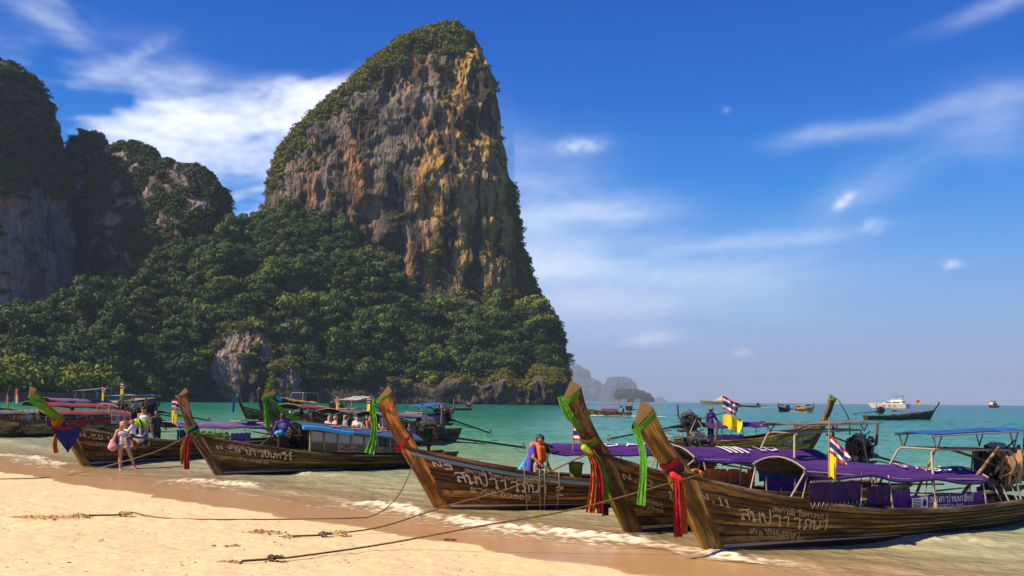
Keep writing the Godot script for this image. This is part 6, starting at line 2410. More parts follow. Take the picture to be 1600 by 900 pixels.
	canopy(b, 0.9, 4.6, 1.72, 1.55, 0.9, 0.13, P.pinkc, [1.1, 2.8, 4.4], P.pipe, "canopy", 0.06, 0.08, P.lining)
	small_roof(b, 2.6, 4.6, 2.35, 2.60, 0.75, P.whitec, P.pipe, 1.8)
	steering_frame(b, 2.5, 4.4, 1.85, 1.85, P.pipe, 0.6)
	put_engine(b, Vector3(7.6, 1.4, 0), -0.05, 0.0, 1.4)
	passengers(m6, red_b)

	# out on the water
	f = from_to(690, 188.0, 735, 186.0)
	b = plain_boat("small open boat with two people near the foot of the tower", f[0], f[1], f[2], dark, dark, P, {"g0": 0.55, "gb": 0.6, "top": Vector2(-0.9, 2.0), "B": 0.8}, 1)
	put_engine(b, Vector3(6.6, 1.1, 0), -0.1, 0.0, 1.2)
	f = from_to(914, 136.0, 985, 133.0)
	b = plain_boat("longtail boat with purple awning running left across the bay", f[0], f[1], f[2], dark, dark, P, {"g0": 0.65, "gb": 0.7, "top": Vector2(-1.4, 2.3), "B": 0.85}, 1)
	canopy(b, 2.8, 6.2, 1.62, 1.56, 0.8, 0.14, P.lilac, [3.0, 4.6, 6.0], P.pipe, "canopy", 0.02, 0.08, P.lining)
	var c := thing_strip("side_curtain", "magenta side curtain of the boat running across the bay", "curtain")
	drop_cloth(b, 3.0, 6.0, 1.25, 0.75, 0.86, fabric("magenta cloth", Color(0.26, 0.05, 0.22), 0.3), c, "sheet", 0.02)
	place(c, b)
	put_engine(b, Vector3(7.6, 1.3, 0), -0.08, 0.0, 1.3)
	wake(b, 6.0)
	f = from_to(1152, 430.0, 1188, 428.0)
	b = plain_boat("low dark boat with a white wake near the horizon", f[0], f[1], f[2], dark, dark, P, {"g0": 0.8, "gb": 0.9, "top": Vector2(-1.6, 3.0), "B": 1.1}, 1)
	put_engine(b, Vector3(10.5, 1.5, 0), -0.08, 0.0, 1.8)
	wake(b, 8.0)
	for q in [[1217, 222.0, 1234, 229.0, "blue", "stubby boat with a dark roof coming in, left of a pair"], [1268, 208.0, 1249, 214.0, "yel", "stubby boat with a yellow roof coming in, right of a pair"]]:
		f = from_to(q[0], q[1], q[2], q[3])
		b = plain_boat(q[5], f[0], f[1], 7.5, dark, dark, P, {"g0": 0.85, "gb": 0.7, "top": Vector2(-1.0, 2.5), "B": 0.9}, 1)
		canopy(b, 1.6, 6.2, 1.95, 1.85, 0.85, 0.18, P.greyc if q[4] == "blue" else P.yellow, [1.8, 4.0, 6.0], P.pipe, "canopy", 0.02, 0.1, P.lining)
		c = thing_strip("side_curtain", "dull red curtain on the %s of two incoming boats" % ["left" if q[4] == "blue" else "right"], "curtain")
		drop_cloth(b, 1.8, 6.0, 1.4, 0.9, 0.9 * b.side, P.pinkc if q[4] == "blue" else P.yellow, c, "sheet", 0.02)
		place(c, b)
		put_engine(b, Vector3(6.9, 1.4, 0), -0.08, 0.0, 1.3)
		wake(b, 3.0)
	f = from_to(1452, 124.0, 1352, 121.0)
	b = plain_boat("longtail boat with a lilac awning moored off the beach, bow right", f[0], f[1], f[2], dark, dark, P, {"g0": 0.62, "gb": 0.95, "top": Vector2(-1.9, 2.7), "B": 0.85, "thick": 0.3}, 2)
	canopy(b, 2.6, 6.4, 1.42, 1.40, 0.8, 0.12, P.lilac, [2.8, 4.6, 6.2], P.pipe, "canopy", 0.02, 0.08, P.lining)
	canopy(b, 3.2, 6.6, 0.86, 0.84, 0.75, 0.05, P.bluet, [], P.pipe, "side_awning", 0.01, 0.05)
	put_engine(b, Vector3(9.0, 1.35, 0), 0.02, 0.0, 1.35)
	flag(b.world(Vector3(2.5, 0.9, 0)), 2.2, "small orange and yellow flag on the moored lilac boat", [[[[1.0, Color(0.7, 0.2, 0.02)], [1.0, Color(0.8, 0.5, 0.02)]], 2.2, 0.7, 0.7, Vector3(1, 0, 0), 0.1]])
	big_yachts()
	kayaks()


func wake(b: Boat, long: float) -> void:
	var m := MB.new()
	var n := noise(0.9, 3, 5)
	var p := PackedVector3Array()
	for i in 24:
		var q := i / 23.0
		var x := b.L * 0.15 + q * (b.L * 0.85 + long)
		var w := 0.9 + q * 0.9
		for k in 7:
			var e := -1.0 + k / 3.0
			p.append(Vector3(x + n.get_noise_2d(i, k) * 0.4, 0.05 + 0.16 * maxf(0.0, n.get_noise_2d(i * 0.7, k * 1.3) + 0.5) * (1.0 - q * 0.7) * (1.0 - absf(e)), e * w * (0.8 + 0.5 * n.get_noise_2d(i * 0.5, 30.0))))
	m.grid(p, 7)
	var o := obj("wake", m, mat("foam", Color(0.72, 0.74, 0.74), 0.8), self)
	o.transform = b.root.transform
	kind(o, "structure", "white wake behind a moving boat")


func hull_of(L: float, B: float, H: float, rake: float, col: Color, flare := 0.55) -> MB:
	var m := MB.new()
	m.col = col
	for s in [-1.0, 1.0]:
		var p := PackedVector3Array()
		for i in 22:
			var t := i / 21.0
			for k in 7:
				var w := k / 6.0
				var y := H * (1.0 + 0.25 * pow(1.0 - t, 2.0)) * (1.0 - w) - 0.4 * w
				var half := B * (1.0 - pow(1.0 - minf(t / 0.55, 1.0), 2.0)) * lerpf(1.0, flare, w)
				p.append(Vector3(L * t - rake * pow(1.0 - t, 2.0) * (1.0 - w), y, s * half))
		m.grid(p, 7)
	var d := PackedVector3Array()
	for i in 22:
		var t := i / 21.0
		var half := B * (1.0 - pow(1.0 - minf(t / 0.55, 1.0), 2.0))
		for s in [-1.0, 1.0]:
			d.append(Vector3(L * t - rake * pow(1.0 - t, 2.0), H * (1.0 + 0.25 * pow(1.0 - t, 2.0)) - 0.05, s * half))
	m.grid(d, 2)
	var tr := PackedVector3Array()
	for y in [H, -0.4]:
		for s in [-1.0, 1.0]:
			tr.append(Vector3(L, y, s * B * (1.0 if y > 0 else flare)))
	m.grid(tr, 2)
	return m


func deckhouse(x0: float, x1: float, y0: float, y1: float, half: float, slope: float) -> MB:
	var m := MB.new()
	var a := [Vector3(x0, y0, half), Vector3(x1, y0, half), Vector3(x1 - slope * 0.3, y1, half * 0.82), Vector3(x0 + slope, y1, half * 0.82)]
	var c := []
	for v in a:
		c.append(Vector3(v.x, v.y, -v.z))
	m.quad(a[0], a[1], a[2], a[3])
	m.quad(c[0], c[1], c[2], c[3])
	m.quad(a[3], a[2], c[2], c[3])
	m.quad(a[0], a[3], c[3], c[0])
	m.quad(a[1], a[2], c[2], c[1])
	return m


func big_yachts() -> void:
	var white := mat("yacht white", Color(0.62, 0.57, 0.50), 0.35)
	var glass := mat("yacht glass", Color(0.02, 0.022, 0.028), 0.15)
	var tan_ := mat("yacht sand hull", Color(0.20, 0.145, 0.085), 0.45)
	# the long one on the horizon, bow left
	var f := from_to(1096, 900.0, 1140, 890.0)
	var o := spot("motor_yacht", f[0], atan2(-f[1].z, f[1].x))
	tag(o, "large cream motor yacht on the horizon, bow left", "yacht")
	var L: float = f[2]
	obj("hull", hull_of(L, 3.6, 3.6, 3.0, Color.WHITE, 0.6), tan_, o)
	obj("deckhouse", deckhouse(L * 0.40, L * 0.97, 3.6, 5.6, 2.8, 3.0), white, o)
	obj("upper_deck", deckhouse(L * 0.52, L * 0.90, 5.6, 7.3, 2.3, 2.4), white, o)
	obj("bridge", deckhouse(L * 0.60, L * 0.80, 7.3, 8.6, 1.8, 1.6), white, o)
	for k in 7:
		var m := MB.new()
		m.box(Vector3(L * (0.50 + k * 0.06), 4.7, 2.62), Vector3(1.4, 0.6, 0.06))
		obj("window", m, glass, o)
	for k in 4:
		var m := MB.new()
		m.box(Vector3(L * (0.60 + k * 0.07), 6.5, 2.16), Vector3(1.6, 0.6, 0.06))
		obj("window", m, glass, o)
	var mast := MB.new()
	mast.tube([Vector3(L * 0.74, 8.5, 0), Vector3(L * 0.76, 11.5, 0)], [0.25, 0.08], 6)
	mast.tube([Vector3(L * 0.75, 10.0, -0.9), Vector3(L * 0.75, 10.0, 0.9)], 0.08, 5)
	obj("mast", mast, white, o)
	# the sleek one behind the moored boat, bow left
	f = from_to(1362, 500.0, 1418, 480.0)
	o = spot("motor_yacht", f[0], atan2(-f[1].z, f[1].x))
	tag(o, "sleek white motor yacht with flybridge behind the moored boat", "yacht")
	L = f[2]
	obj("hull", hull_of(L, 2.6, 2.5, 3.0, Color.WHITE, 0.6), white, o)
	obj("deckhouse", deckhouse(L * 0.30, L * 0.92, 2.5, 4.1, 2.1, 5.0), white, o)
	obj("bridge", deckhouse(L * 0.52, L * 0.90, 4.1, 5.1, 1.8, 1.8), white, o)
	var m := MB.new()
	m.box(Vector3(L * 0.72, 7.2, 0), Vector3(6.5, 0.22, 3.2))
	obj("hard_top", m, mat("yacht grey", Color(0.10, 0.10, 0.10), 0.5), o)
	m = MB.new()
	for s in [-1.4, 1.4]:
		m.tube([Vector3(L * 0.62, 5.0, s), Vector3(L * 0.66, 7.2, s)], 0.12, 5)
		m.tube([Vector3(L * 0.84, 5.0, s), Vector3(L * 0.80, 7.2, s)], 0.12, 5)
	obj("top_frame", m, white, o)
	for q in [[0.44, 0.60, 3.35], [0.63, 0.84, 3.35]]:
		m = MB.new()
		m.box(Vector3(L * (q[0] + q[1]) * 0.5, q[2], 2.02), Vector3(L * (q[1] - q[0]), 0.6, 0.14))
		obj("window", m, glass, o)
	for k in 3:
		m = MB.new()
		m.box(Vector3(L * (0.40 + k * 0.15), 1.4, 2.40 - 0.1 * k * 0), Vector3(0.8, 0.5, 0.5))
		obj("window", m, glass, o)
	# the tour boat at the right
	f = from_to(1545, 690.0, 1562, 700.0)
	o = spot("tour_boat", f[0], atan2(-f[1].z, f[1].x))
	tag(o, "small red and white two decked tour boat on the right horizon", "boat")
	L = 13.0
	obj("hull", hull_of(L, 2.2, 2.0, 1.5, Color.WHITE, 0.7), mat("rust red hull", Color(0.30, 0.07, 0.045), 0.5), o)
	obj("deckhouse", deckhouse(2.2, 10.5, 2.0, 4.0, 1.8, 0.8), mat("faded red paint", Color(0.44, 0.22, 0.18), 0.5), o)
	obj("upper_deck", deckhouse(3.4, 8.5, 4.0, 5.6, 1.5, 0.8), white, o)
	for k in 5:
		m = MB.new()
		m.box(Vector3(3.6 + k * 1.4, 3.1, 1.74), Vector3(0.8, 0.7, 0.06))
		obj("window", m, glass, o)
	m = MB.new()
	m.box(Vector3(5.9, 5.75, 0), Vector3(6.0, 0.18, 3.2))
	obj("roof", m, mat("roof red", Color(0.36, 0.06, 0.05), 0.6), o)


func kayaks() -> void:
	var om := mat("kayak orange", Color(0.60, 0.17, 0.05), 0.4)
	for q in [[222, 236, 290.0, "orange kayak with two paddlers off the far beach"], [1060, 1071, 520.0, "tiny kayak with two paddlers out in the bay"]]:
		var f := from_to(q[0], q[2], q[1], q[2] + 1.0)
		var o := spot("kayak", f[0], atan2(-f[1].z, f[1].x))
		tag(o, q[3], "kayak", "kayaks")
		var m := MB.new()
		var L: float = f[2]
		var line := []
		var rad := []
		for i in 11:
			var t := i / 10.0
			line.append(Vector3(t * L, 0.16 + 0.12 * pow(absf(t - 0.5) * 2.0, 2.0), 0))
			rad.append(0.06 + 0.34 * sin(PI * t))
		m.tube(line, rad, 10)
		obj("hull", m, om, o)
		for k in 2:
			var c := MB.new()
			c.box(Vector3(L * (0.35 + 0.3 * k), 0.5, 0), Vector3(0.36, 0.10, 0.5))
			obj("seat", c, om, o)
			person(f[0] + f[1] * L * (0.35 + 0.3 * k) + Vector3(0, 0.18, 0), atan2(-f[1].x, -f[1].z), 1.7, {"top": [Color(0.62, 0.16, 0.05), Color(0.5, 0.4, 0.35)][k], "low": Color(0.1, 0.1, 0.12)}, SIT, "person paddling at the %s of the %s" % [["bow", "stern"][k], ["far beach kayak", "tiny bay kayak"][int(q[0] > 500)]], false, "", 0.06)


func passengers(m6: Boat, red_b: Boat) -> void:
	var tops := [["pale pink", Color(0.55, 0.30, 0.27)], ["cream", Color(0.60, 0.48, 0.33)], ["blue grey", Color(0.17, 0.18, 0.26)], ["tan", Color(0.42, 0.27, 0.17)], ["white", Color(0.66, 0.64, 0.63)], ["dark red", Color(0.30, 0.05, 0.04)], ["orange red", Color(0.50, 0.12, 0.06)], ["black", Color(0.03, 0.03, 0.035)], ["light violet", Color(0.42, 0.34, 0.50)], ["salmon", Color(0.55, 0.22, 0.16)], ["grey", Color(0.26, 0.25, 0.25)], ["yellow", Color(0.60, 0.42, 0.08)]]
	var hairs := [["dark", Color(0.016, 0.012, 0.01)], ["fair", Color(0.36, 0.22, 0.09)], ["brown", Color(0.07, 0.035, 0.018)]]
	for i in 12:
		var h: Array = hairs[[1, 1, 0, 1, 0, 2, 0, 0, 2, 0, 0, 1][i]]
		var x := 2.3 + i * 0.42 + rng.randf_range(-0.1, 0.1)
		var z := 0.42 if i % 2 == 0 else -0.2
		person(m6.world(Vector3(x, 0.36, z)), m6.root.rotation.y + rng.randf_range(-1.6, 1.6), 1.75, {"top": tops[i][1], "low": Color(0.08, 0.08, 0.1), "skin": Color(0.48, 0.27, 0.17), "hair": h[1], "long": [0.0, 0.22][i % 2]}, SIT, "seated passenger in a %s top with %s hair in the full boat" % [tops[i][0], h[0]], false, "passengers in the full boat", 0.042)
	for i in 6:
		var t: Array = tops[[4, 7, 10, 8, 0, 3][i]]
		person(red_b.world(Vector3(1.6 + i * 0.62, 0.62, 0.35 if i % 2 else -0.1)), red_b.root.rotation.y + rng.randf_range(-1.0, 1.0), 1.75, {"top": t[1], "low": Color(0.06, 0.06, 0.08), "skin": Color(0.46, 0.26, 0.16)}, SIT, "passenger in a %s top under the small red awning" % t[0], false, "passengers under the small red awning", 0.05)
	var blue := Color(0.03, 0.09, 0.32)
	var pilots := [[498, 640, 56.0, "boatman in a blue shirt and pale cap standing behind the red awning", Color(0.04, 0.14, 0.42), 1.72], [583, 640, 52.0, "boatman in blue standing under the white steering roof", Color(0.05, 0.16, 0.38), 1.72], [654, 650, 43.5, "boatman in dark blue standing under the blue steering roof", Color(0.025, 0.03, 0.12), 1.7], [692, 634, 186.5, "person in blue at the bow of the small open boat", blue, 1.7], [730, 634, 186.5, "person in blue and red at the stern of the small open boat", Color(0.06, 0.06, 0.26), 1.7], [974, 639, 133.5, "dark figure standing at the stern of the boat crossing the bay", Color(0.03, 0.03, 0.04), 1.75], [918, 639, 135.5, "figure in pink sitting at the bow of the boat crossing the bay", Color(0.5, 0.2, 0.15), 1.2], [113, 629, 78.0, "dark figure standing under the grey steering roof at the far left", Color(0.03, 0.03, 0.05), 1.75], [640, 668, 41.0, "passenger in dark clothes under the lilac awning by the blue roof", Color(0.05, 0.04, 0.12), 1.6]]
	for q in pilots:
		var p := at(q[0], q[1], q[2])
		person(p - Vector3(0, q[5] * 0.86, 0), rng.randf_range(-1.0, 1.0), q[5], {"top": q[4], "low": Color(0.03, 0.03, 0.04), "sleeve": 2, "skin": Color(0.26, 0.14, 0.08)}, {"wrist_l": Vector3(0.30, 1.05, 0.22), "elbow_l": Vector3(0.26, 1.14, 0.0)}, q[3], false, "", 0.045)


# ---------- flags, people and ropes ----------
func build_flags(n9: Boat, n10: Boat, n11: Boat, b5: Boat, n57: Boat) -> void:
	var R := Vector3(1, 0, 0.25)
	# a flag's rows: the tricolour and a plain yellow one under it
	flag(n9.world(Vector3(3.00, 1.30, 0.42)), 0.60, "small tricolour flag lying over the purple awning of boat N 9", [[TRICOLOUR, 0.60, 0.72, 0.34, Vector3(1, 0, 0.3), 0.42]])
	flag(n11.world(Vector3(1.98, 1.24, 0.64)), 0.98, "drooping tricolour and yellow flags on a blue pole at awning N.11", [[TRICOLOUR, 0.66, 0.40, 0.30, Vector3(1, 0, 0.2), 0.85], [YELLOW, 0.36, 0.15, 0.40, Vector3(1, 0, 0.5), 0.3]])
	flag(n57.world(Vector3(4.5, 0.7, -0.4)), 2.05, "tricolour with a yellow flag below it at the stern of boat N.57", [[TRICOLOUR, 2.02, 0.85, 0.62, Vector3(1, 0, 0.2), 0.50], [YELLOW, 1.18, 0.95, 0.66, Vector3(1, 0, 0.2), 0.22]])
	flag(b5.world(Vector3(3.55, 1.35, 0.1)), 1.0, "tricolour over a yellow pennant at the lilac awning's front", [[TRICOLOUR, 1.0, 0.42, 0.34, Vector3(1, 0, 0.2), 0.18], [YELLOW, 0.60, 0.26, 0.52, Vector3(1, 0, 0.2), 0.5]])
	# further back
	flag(at(159, 633, 76.0), 1.75, "small tricolour and yellow flag beside the white steering roof", [[TRICOLOUR, 1.75, 0.45, 0.5, R, 0.4], [YELLOW, 1.2, 0.28, 0.8, R, 0.3]])
	flag(at(188, 628, 64.0), 1.55, "tricolour over a yellow and green flag above the blue roof", [[TRICOLOUR, 1.55, 0.55, 0.36, R, 0.5], [[[1.0, Color(0.75, 0.55, 0.02)], [1.0, Color(0.05, 0.28, 0.06)]], 1.1, 0.36, 0.95, R, 0.3]])
	flag(at(19, 640, 50.0), 1.35, "pink faded flag on a leaning pole at the left edge", [[[[1.0, Color(0.55, 0.10, 0.14)], [1.0, Color(0.6, 0.45, 0.45)]], 1.3, 0.25, 0.95, R, 0.4]], Vector3(0.22, 0, 0))
	flag(at(5, 640, 50.0), 1.4, "thin orange pennant on a leaning pole at the left edge", [[[[1.0, Color(0.62, 0.20, 0.05)]], 0.9, 0.14, 0.8, R, 0.4]], Vector3(0.36, 0, 0))
	flag(at(573, 654, 41.0), 1.05, "tricolour over a yellow flag above the full boat's passengers", [[TRICOLOUR, 1.05, 0.42, 0.26, R, 0.06], [YELLOW, 0.74, 0.42, 0.34, R, 0.10]])
	flag(at(525, 646, 50.0), 1.1, "narrow yellow and pink pennant on the faded pink awning", [[[[1.0, Color(0.5, 0.2, 0.2)], [1.3, Color(0.75, 0.55, 0.05)]], 1.1, 0.2, 0.95, R, 0.7]])


func facing(px: float, d: float) -> float:      # turn that makes a person at this place face the beach
	var p := at(px, 640, d)
	return atan2(-p.x, -p.z)


func build_crew(n9: Boat, n10: Boat, n11: Boat, n28: Boat, b5: Boat, n57: Boat) -> void:
	rng.seed = 55
	var padm := mat("padded cloth", Color.WHITE, 0.8, 0.0, true)
	# the woman wading ashore with a child on her hip
	var p := on_sea(193, 735, -0.06)
	p.y = sand_y(p.x, p.z)
	var woman := {
		"pelvis": Vector3(0.0, 0.95, 0), "waist": Vector3(-0.02, 1.08, 0.0), "chest": Vector3(-0.03, 1.28, 0.0), "neck": Vector3(-0.03, 1.45, 0.0), "head": Vector3(-0.02, 1.60, 0.02), "look": Vector3(0.75, 0.0, 0.65),
		"shoulder_l": Vector3(0.14, 1.40, 0.02), "elbow_l": Vector3(0.24, 1.17, 0.12), "wrist_l": Vector3(0.38, 1.10, 0.26), "shoulder_r": Vector3(-0.20, 1.39, 0.0), "elbow_r": Vector3(-0.30, 1.12, 0.02), "wrist_r": Vector3(-0.32, 0.92, 0.14),
		"hip_l": Vector3(0.09, 0.92, 0), "knee_l": Vector3(0.22, 0.53, 0.06), "ankle_l": Vector3(0.36, 0.11, -0.10), "toe_l": Vector3(0.10, -0.05, 0.10), "hip_r": Vector3(-0.09, 0.92, 0), "knee_r": Vector3(-0.11, 0.50, 0.06), "ankle_r": Vector3(-0.10, 0.085, -0.02), "toe_r": Vector3(0.02, -0.06, 0.15), "palm_l": Vector3(0, 0, -1), "palm_r": Vector3(1, 0, 0.2),
	}
	var w := person(p, facing(193, 26.0), 1.70, {"skin": Color(0.52, 0.27, 0.16), "top": Color(0.46, 0.45, 0.50), "low": Color(0.30, 0.32, 0.38), "hair": Color(0.42, 0.21, 0.07), "sleeve": 0, "leg": 0, "long": 0.16}, woman, "barefoot blonde woman wading ashore carrying a child on her hip", true, "", 0.0, 0.94)
	var child := SIT.duplicate()
	child.merge({"hip_l": Vector3(0.10, 0.48, 0.02), "knee_l": Vector3(0.24, 0.36, 0.24), "ankle_l": Vector3(0.26, 0.02, 0.16), "hip_r": Vector3(-0.10, 0.48, 0.02), "knee_r": Vector3(-0.24, 0.36, 0.24), "ankle_r": Vector3(-0.26, 0.02, 0.16), "wrist_l": Vector3(0.2, 0.82, 0.34), "elbow_l": Vector3(0.26, 0.76, 0.12), "wrist_r": Vector3(-0.2, 0.86, 0.34), "elbow_r": Vector3(-0.26, 0.78, 0.12), "look": Vector3(0.3, 0, 1)}, true)
	var ct := w.transform * Transform3D(Basis(Vector3.UP, -2.1), Vector3(0.29, 0.86, 0.08))
	person(ct.origin, ct.basis.get_euler().y, 1.22, {"skin": Color(0.50, 0.28, 0.18), "top": Color(0.62, 0.60, 0.66), "low": Color(0.05, 0.05, 0.08), "hair": Color(0.20, 0.10, 0.04), "sleeve": 2, "leg": 1, "cap": Color(0.62, 0.06, 0.04), "brim": 0.03, "peak": 0.5}, child, "small child in a red cap and white shirt on the woman's hip", true, "", 0.0, 1.12)
	var bag := pad([[Vector3(0, 0.10, 0), Vector3(0, 0.26, 0), 0.15, 0.09, Color(0.60, 0.24, 0.27)], [Vector3(0.08, 0.14, 0.03), Vector3(0.02, 0.32, 0.02), 0.08, 0.03, Color(0.62, 0.28, 0.30)], [Vector3(-0.07, 0.1, 0), Vector3(-0.02, 0.36, 0), 0.09, 0.02, Color(0.52, 0.18, 0.21)]], 0.018, 0.03, "beach_bag", self, padm)
	tag(bag, "pink beach bag hanging from the wading woman's arm", "bag")
	bag.position = w.transform * Vector3(-0.34, 0.76, 0.12)
	# people boarding the left boat
	var turn := facing(233, 30.0)
	p = b5.world(Vector3(2.35, 0.42, 0.05))
	person(p, turn - 0.2, 1.66, {"skin": Color(0.36, 0.19, 0.11), "top": Color(0.66, 0.63, 0.66), "low": Color(0.33, 0.29, 0.36), "hair": Color(0.02, 0.014, 0.012), "sleeve": 0, "leg": 2, "long": 0.0}, {"wrist_l": Vector3(0.20, 1.10, 0.24), "elbow_l": Vector3(0.25, 1.15, 0.02), "wrist_r": Vector3(-0.20, 0.98, 0.20), "look": Vector3(-0.2, -0.1, 1)}, "dark haired woman in a white top standing in the boarding boat", true, "", 0.0, 0.95)
	var gb := pad([[Vector3(-0.16, 0.06, 0), Vector3(0.16, 0.02, 0), 0.13, 0.12, Color(0.30, 0.60, 0.02)], [Vector3(-0.18, 0.16, 0.02), Vector3(0.12, 0.12, 0.02), 0.08, 0.08, Color(0.34, 0.64, 0.03)], [Vector3(-0.06, 0.20, 0.12), Vector3(0.06, -0.08, 0.13), 0.03, 0.03, Color(0.02, 0.02, 0.02)]], 0.018, 0.03, "dry_bag", self, padm)
	tag(gb, "bright green bag with a black strap held by the standing woman", "bag")
	gb.transform = Transform3D(Basis(Vector3.UP, turn), p + Vector3(0.02, 0.98, 0.26))
	person(b5.world(Vector3(2.95, 0.30, 0.0)), turn + 0.6, 1.62, {"skin": Color(0.22, 0.11, 0.06), "top": Color(0.035, 0.04, 0.03), "low": Color(0.05, 0.05, 0.05), "sleeve": 1, "leg": 2}, {"wrist_l": Vector3(0.26, 1.02, 0.22), "elbow_l": Vector3(0.26, 1.12, 0.0)}, "person in a dark shirt standing behind the woman with the green bag", true)
	var wb := pad([[Vector3(-0.20, 0.12, 0), Vector3(0.10, 0.16, 0), 0.16, 0.14, Color(0.58, 0.55, 0.60)], [Vector3(-0.3, 0.05, 0), Vector3(-0.2, 0.14, 0), 0.10, 0.10, Color(0.60, 0.57, 0.60)]], 0.022, 0.03, "canvas_bag", self, padm)
	tag(wb, "pale canvas bag on the rail in front of the green bag", "bag")
	wb.transform = Transform3D(Basis(Vector3.UP, turn), b5.world(Vector3(1.75, 0.74, 0.45)))
	var bb := pad([[Vector3(0, 0.08, 0), Vector3(0, 0.24, 0), 0.16, 0.13, Color(0.015, 0.025, 0.075)], [Vector3(-0.09, 0.2, 0.09), Vector3(0.08, 0.2, 0.09), 0.05, 0.05, Color(0.10, 0.12, 0.20)], [Vector3(-0.05, 0.06, 0.15), Vector3(0.05, 0.06, 0.15), 0.04, 0.04, Color(0.02, 0.03, 0.09)]], 0.02, 0.03, "backpack", self, padm)
	tag(bb, "dark blue backpack standing on the rail beside the pale bag", "backpack")
	bb.transform = Transform3D(Basis(Vector3.UP, turn), b5.world(Vector3(2.05, 0.72, 0.48)))
	# the boatman of N.28, seen from behind
	p = n28.world(Vector3(2.02, 0.30, 0.15))
	turn = facing(432, 26.0) + PI
	var man := person(p, turn + 0.1, 1.66, {"skin": Color(0.20, 0.10, 0.055), "top": Color(0.045, 0.022, 0.24), "low": Color(0.028, 0.022, 0.022), "sleeve": 2, "leg": 2, "more": [[Vector3(0.08, 0.99, 0), Vector3(-0.08, 0.99, 0), 0.125, 0.125, Color(0.22, 0.21, 0.20)]]}, {"elbow_r": Vector3(-0.34, 1.18, 0.12), "wrist_r": Vector3(-0.52, 1.06, 0.26), "elbow_l": Vector3(0.28, 1.14, 0.02), "wrist_l": Vector3(0.28, 0.90, 0.08), "look": Vector3(-0.25, -0.3, 1), "palm_r": Vector3(0, -1, 0)}, "boatman in a violet blue long sleeved shirt seen from behind on N.28", true, "", 0.0, 1.1)
	var em := MB.new()
	em.col = Color(0.42, 0.40, 0.52)
	for i in 20:
		var a := TAU * i / 20.0
		var e := TAU * (i + 1) / 20.0
		em.quad(Vector3(cos(a) * 0.085, 1.30 + sin(a) * 0.085, -0.142), Vector3(cos(e) * 0.085, 1.30 + sin(e) * 0.085, -0.142), Vector3(cos(e) * 0.070, 1.30 + sin(e) * 0.070, -0.144), Vector3(cos(a) * 0.070, 1.30 + sin(a) * 0.070, -0.144))
	for q in [[-0.04, 1.33, 0.04, 1.33], [-0.02, 1.33, 0.01, 1.25], [0.03, 1.34, -0.02, 1.28], [-0.02, 1.28, 0.05, 1.28], [0.03, 1.32, 0.03, 1.25]]:
		em.bar(Vector3(q[0], q[1], -0.144), Vector3(q[2], q[3], -0.144), 0.006, 0.014, Vector3(0, 0, 1).cross(Vector3(q[2] - q[0], q[3] - q[1], 0)).normalized() if false else Vector3(0.3, 0.2, 0).normalized())
	obj("shirt_emblem", em, mat("shirt print", Color.WHITE, 0.8, 0.0, true), man)
	var pouch := pad([[Vector3(-0.07, 0, 0), Vector3(0.06, 0.03, 0), 0.085, 0.075, Color(0.06, 0.33, 0.60)]], 0.016, 0.02, "waist_pouch", self, padm)
	tag(pouch, "light blue pouch at the back of the boatman on N.28", "bag")
	pouch.transform = man.transform * Transform3D(Basis(Vector3.UP, PI), Vector3(0.13, 1.05, -0.15))
	var pl := MB.new()
	pl.tube([Vector3(-0.75, -0.15, 0), Vector3(-0.2, 0.35, 0), Vector3(0.12, 0.75, 0)], [0.045, 0.022, 0.02], 7)
	var po := obj("boat_pole", pl, wood("bamboo dark", Color(0.10, 0.075, 0.05), 0.6, "grain"))
	tag(po, "thick dark pole leaning beside the boatman on N.28", "pole")
	po.position = n28.world(Vector3(1.85, 0.85, 0.1))
	# the passenger in N.9
	turn = facing(840, 18.3)
	var p2 := n9.world(Vector3(2.22, 0.14, 0.22))
	var vio := Color(0.055, 0.035, 0.30)
	var vp := person(p2, turn + 0.95, 1.55, {"skin": Color(0.36, 0.17, 0.09), "top": vio, "low": Color(0.36, 0.27, 0.21), "hair": Color(0.018, 0.012, 0.010), "sleeve": 1, "leg": 1, "long": 0.05}, {"elbow_l": Vector3(0.25, 1.12, 0.06), "wrist_l": Vector3(0.21, 0.90, 0.20), "elbow_r": Vector3(-0.25, 1.14, 0.04), "wrist_r": Vector3(-0.18, 0.98, 0.20), "look": Vector3(0.1, -0.4, 1), "head": Vector3(0, 1.58, 0.06), "neck": Vector3(0, 1.45, 0.02)}, "person in an orange life jacket and violet blue wrap looking down in boat N 9", true)
	var oc := Color(0.80, 0.16, 0.01)
	pad([[Vector3(0.075, 1.36, 0.09), Vector3(0.075, 1.08, 0.12), 0.085, 0.080, oc], [Vector3(-0.075, 1.36, 0.09), Vector3(-0.075, 1.08, 0.12), 0.085, 0.080, oc], [Vector3(0.07, 1.36, -0.10), Vector3(0.06, 1.20, -0.09), 0.09, 0.08, oc], [Vector3(-0.07, 1.36, -0.10), Vector3(-0.06, 1.20, -0.09), 0.09, 0.08, oc], [Vector3(0.14, 1.40, 0.0), Vector3(0.07, 1.45, 0.04), 0.07, 0.06, oc], [Vector3(-0.14, 1.40, 0.0), Vector3(-0.07, 1.45, 0.04), 0.07, 0.06, oc], [Vector3(-0.12, 1.44, -0.09), Vector3(0.12, 1.44, -0.09), 0.07, 0.07, oc]], 0.016, 0.035, "life_jacket", vp, padm)
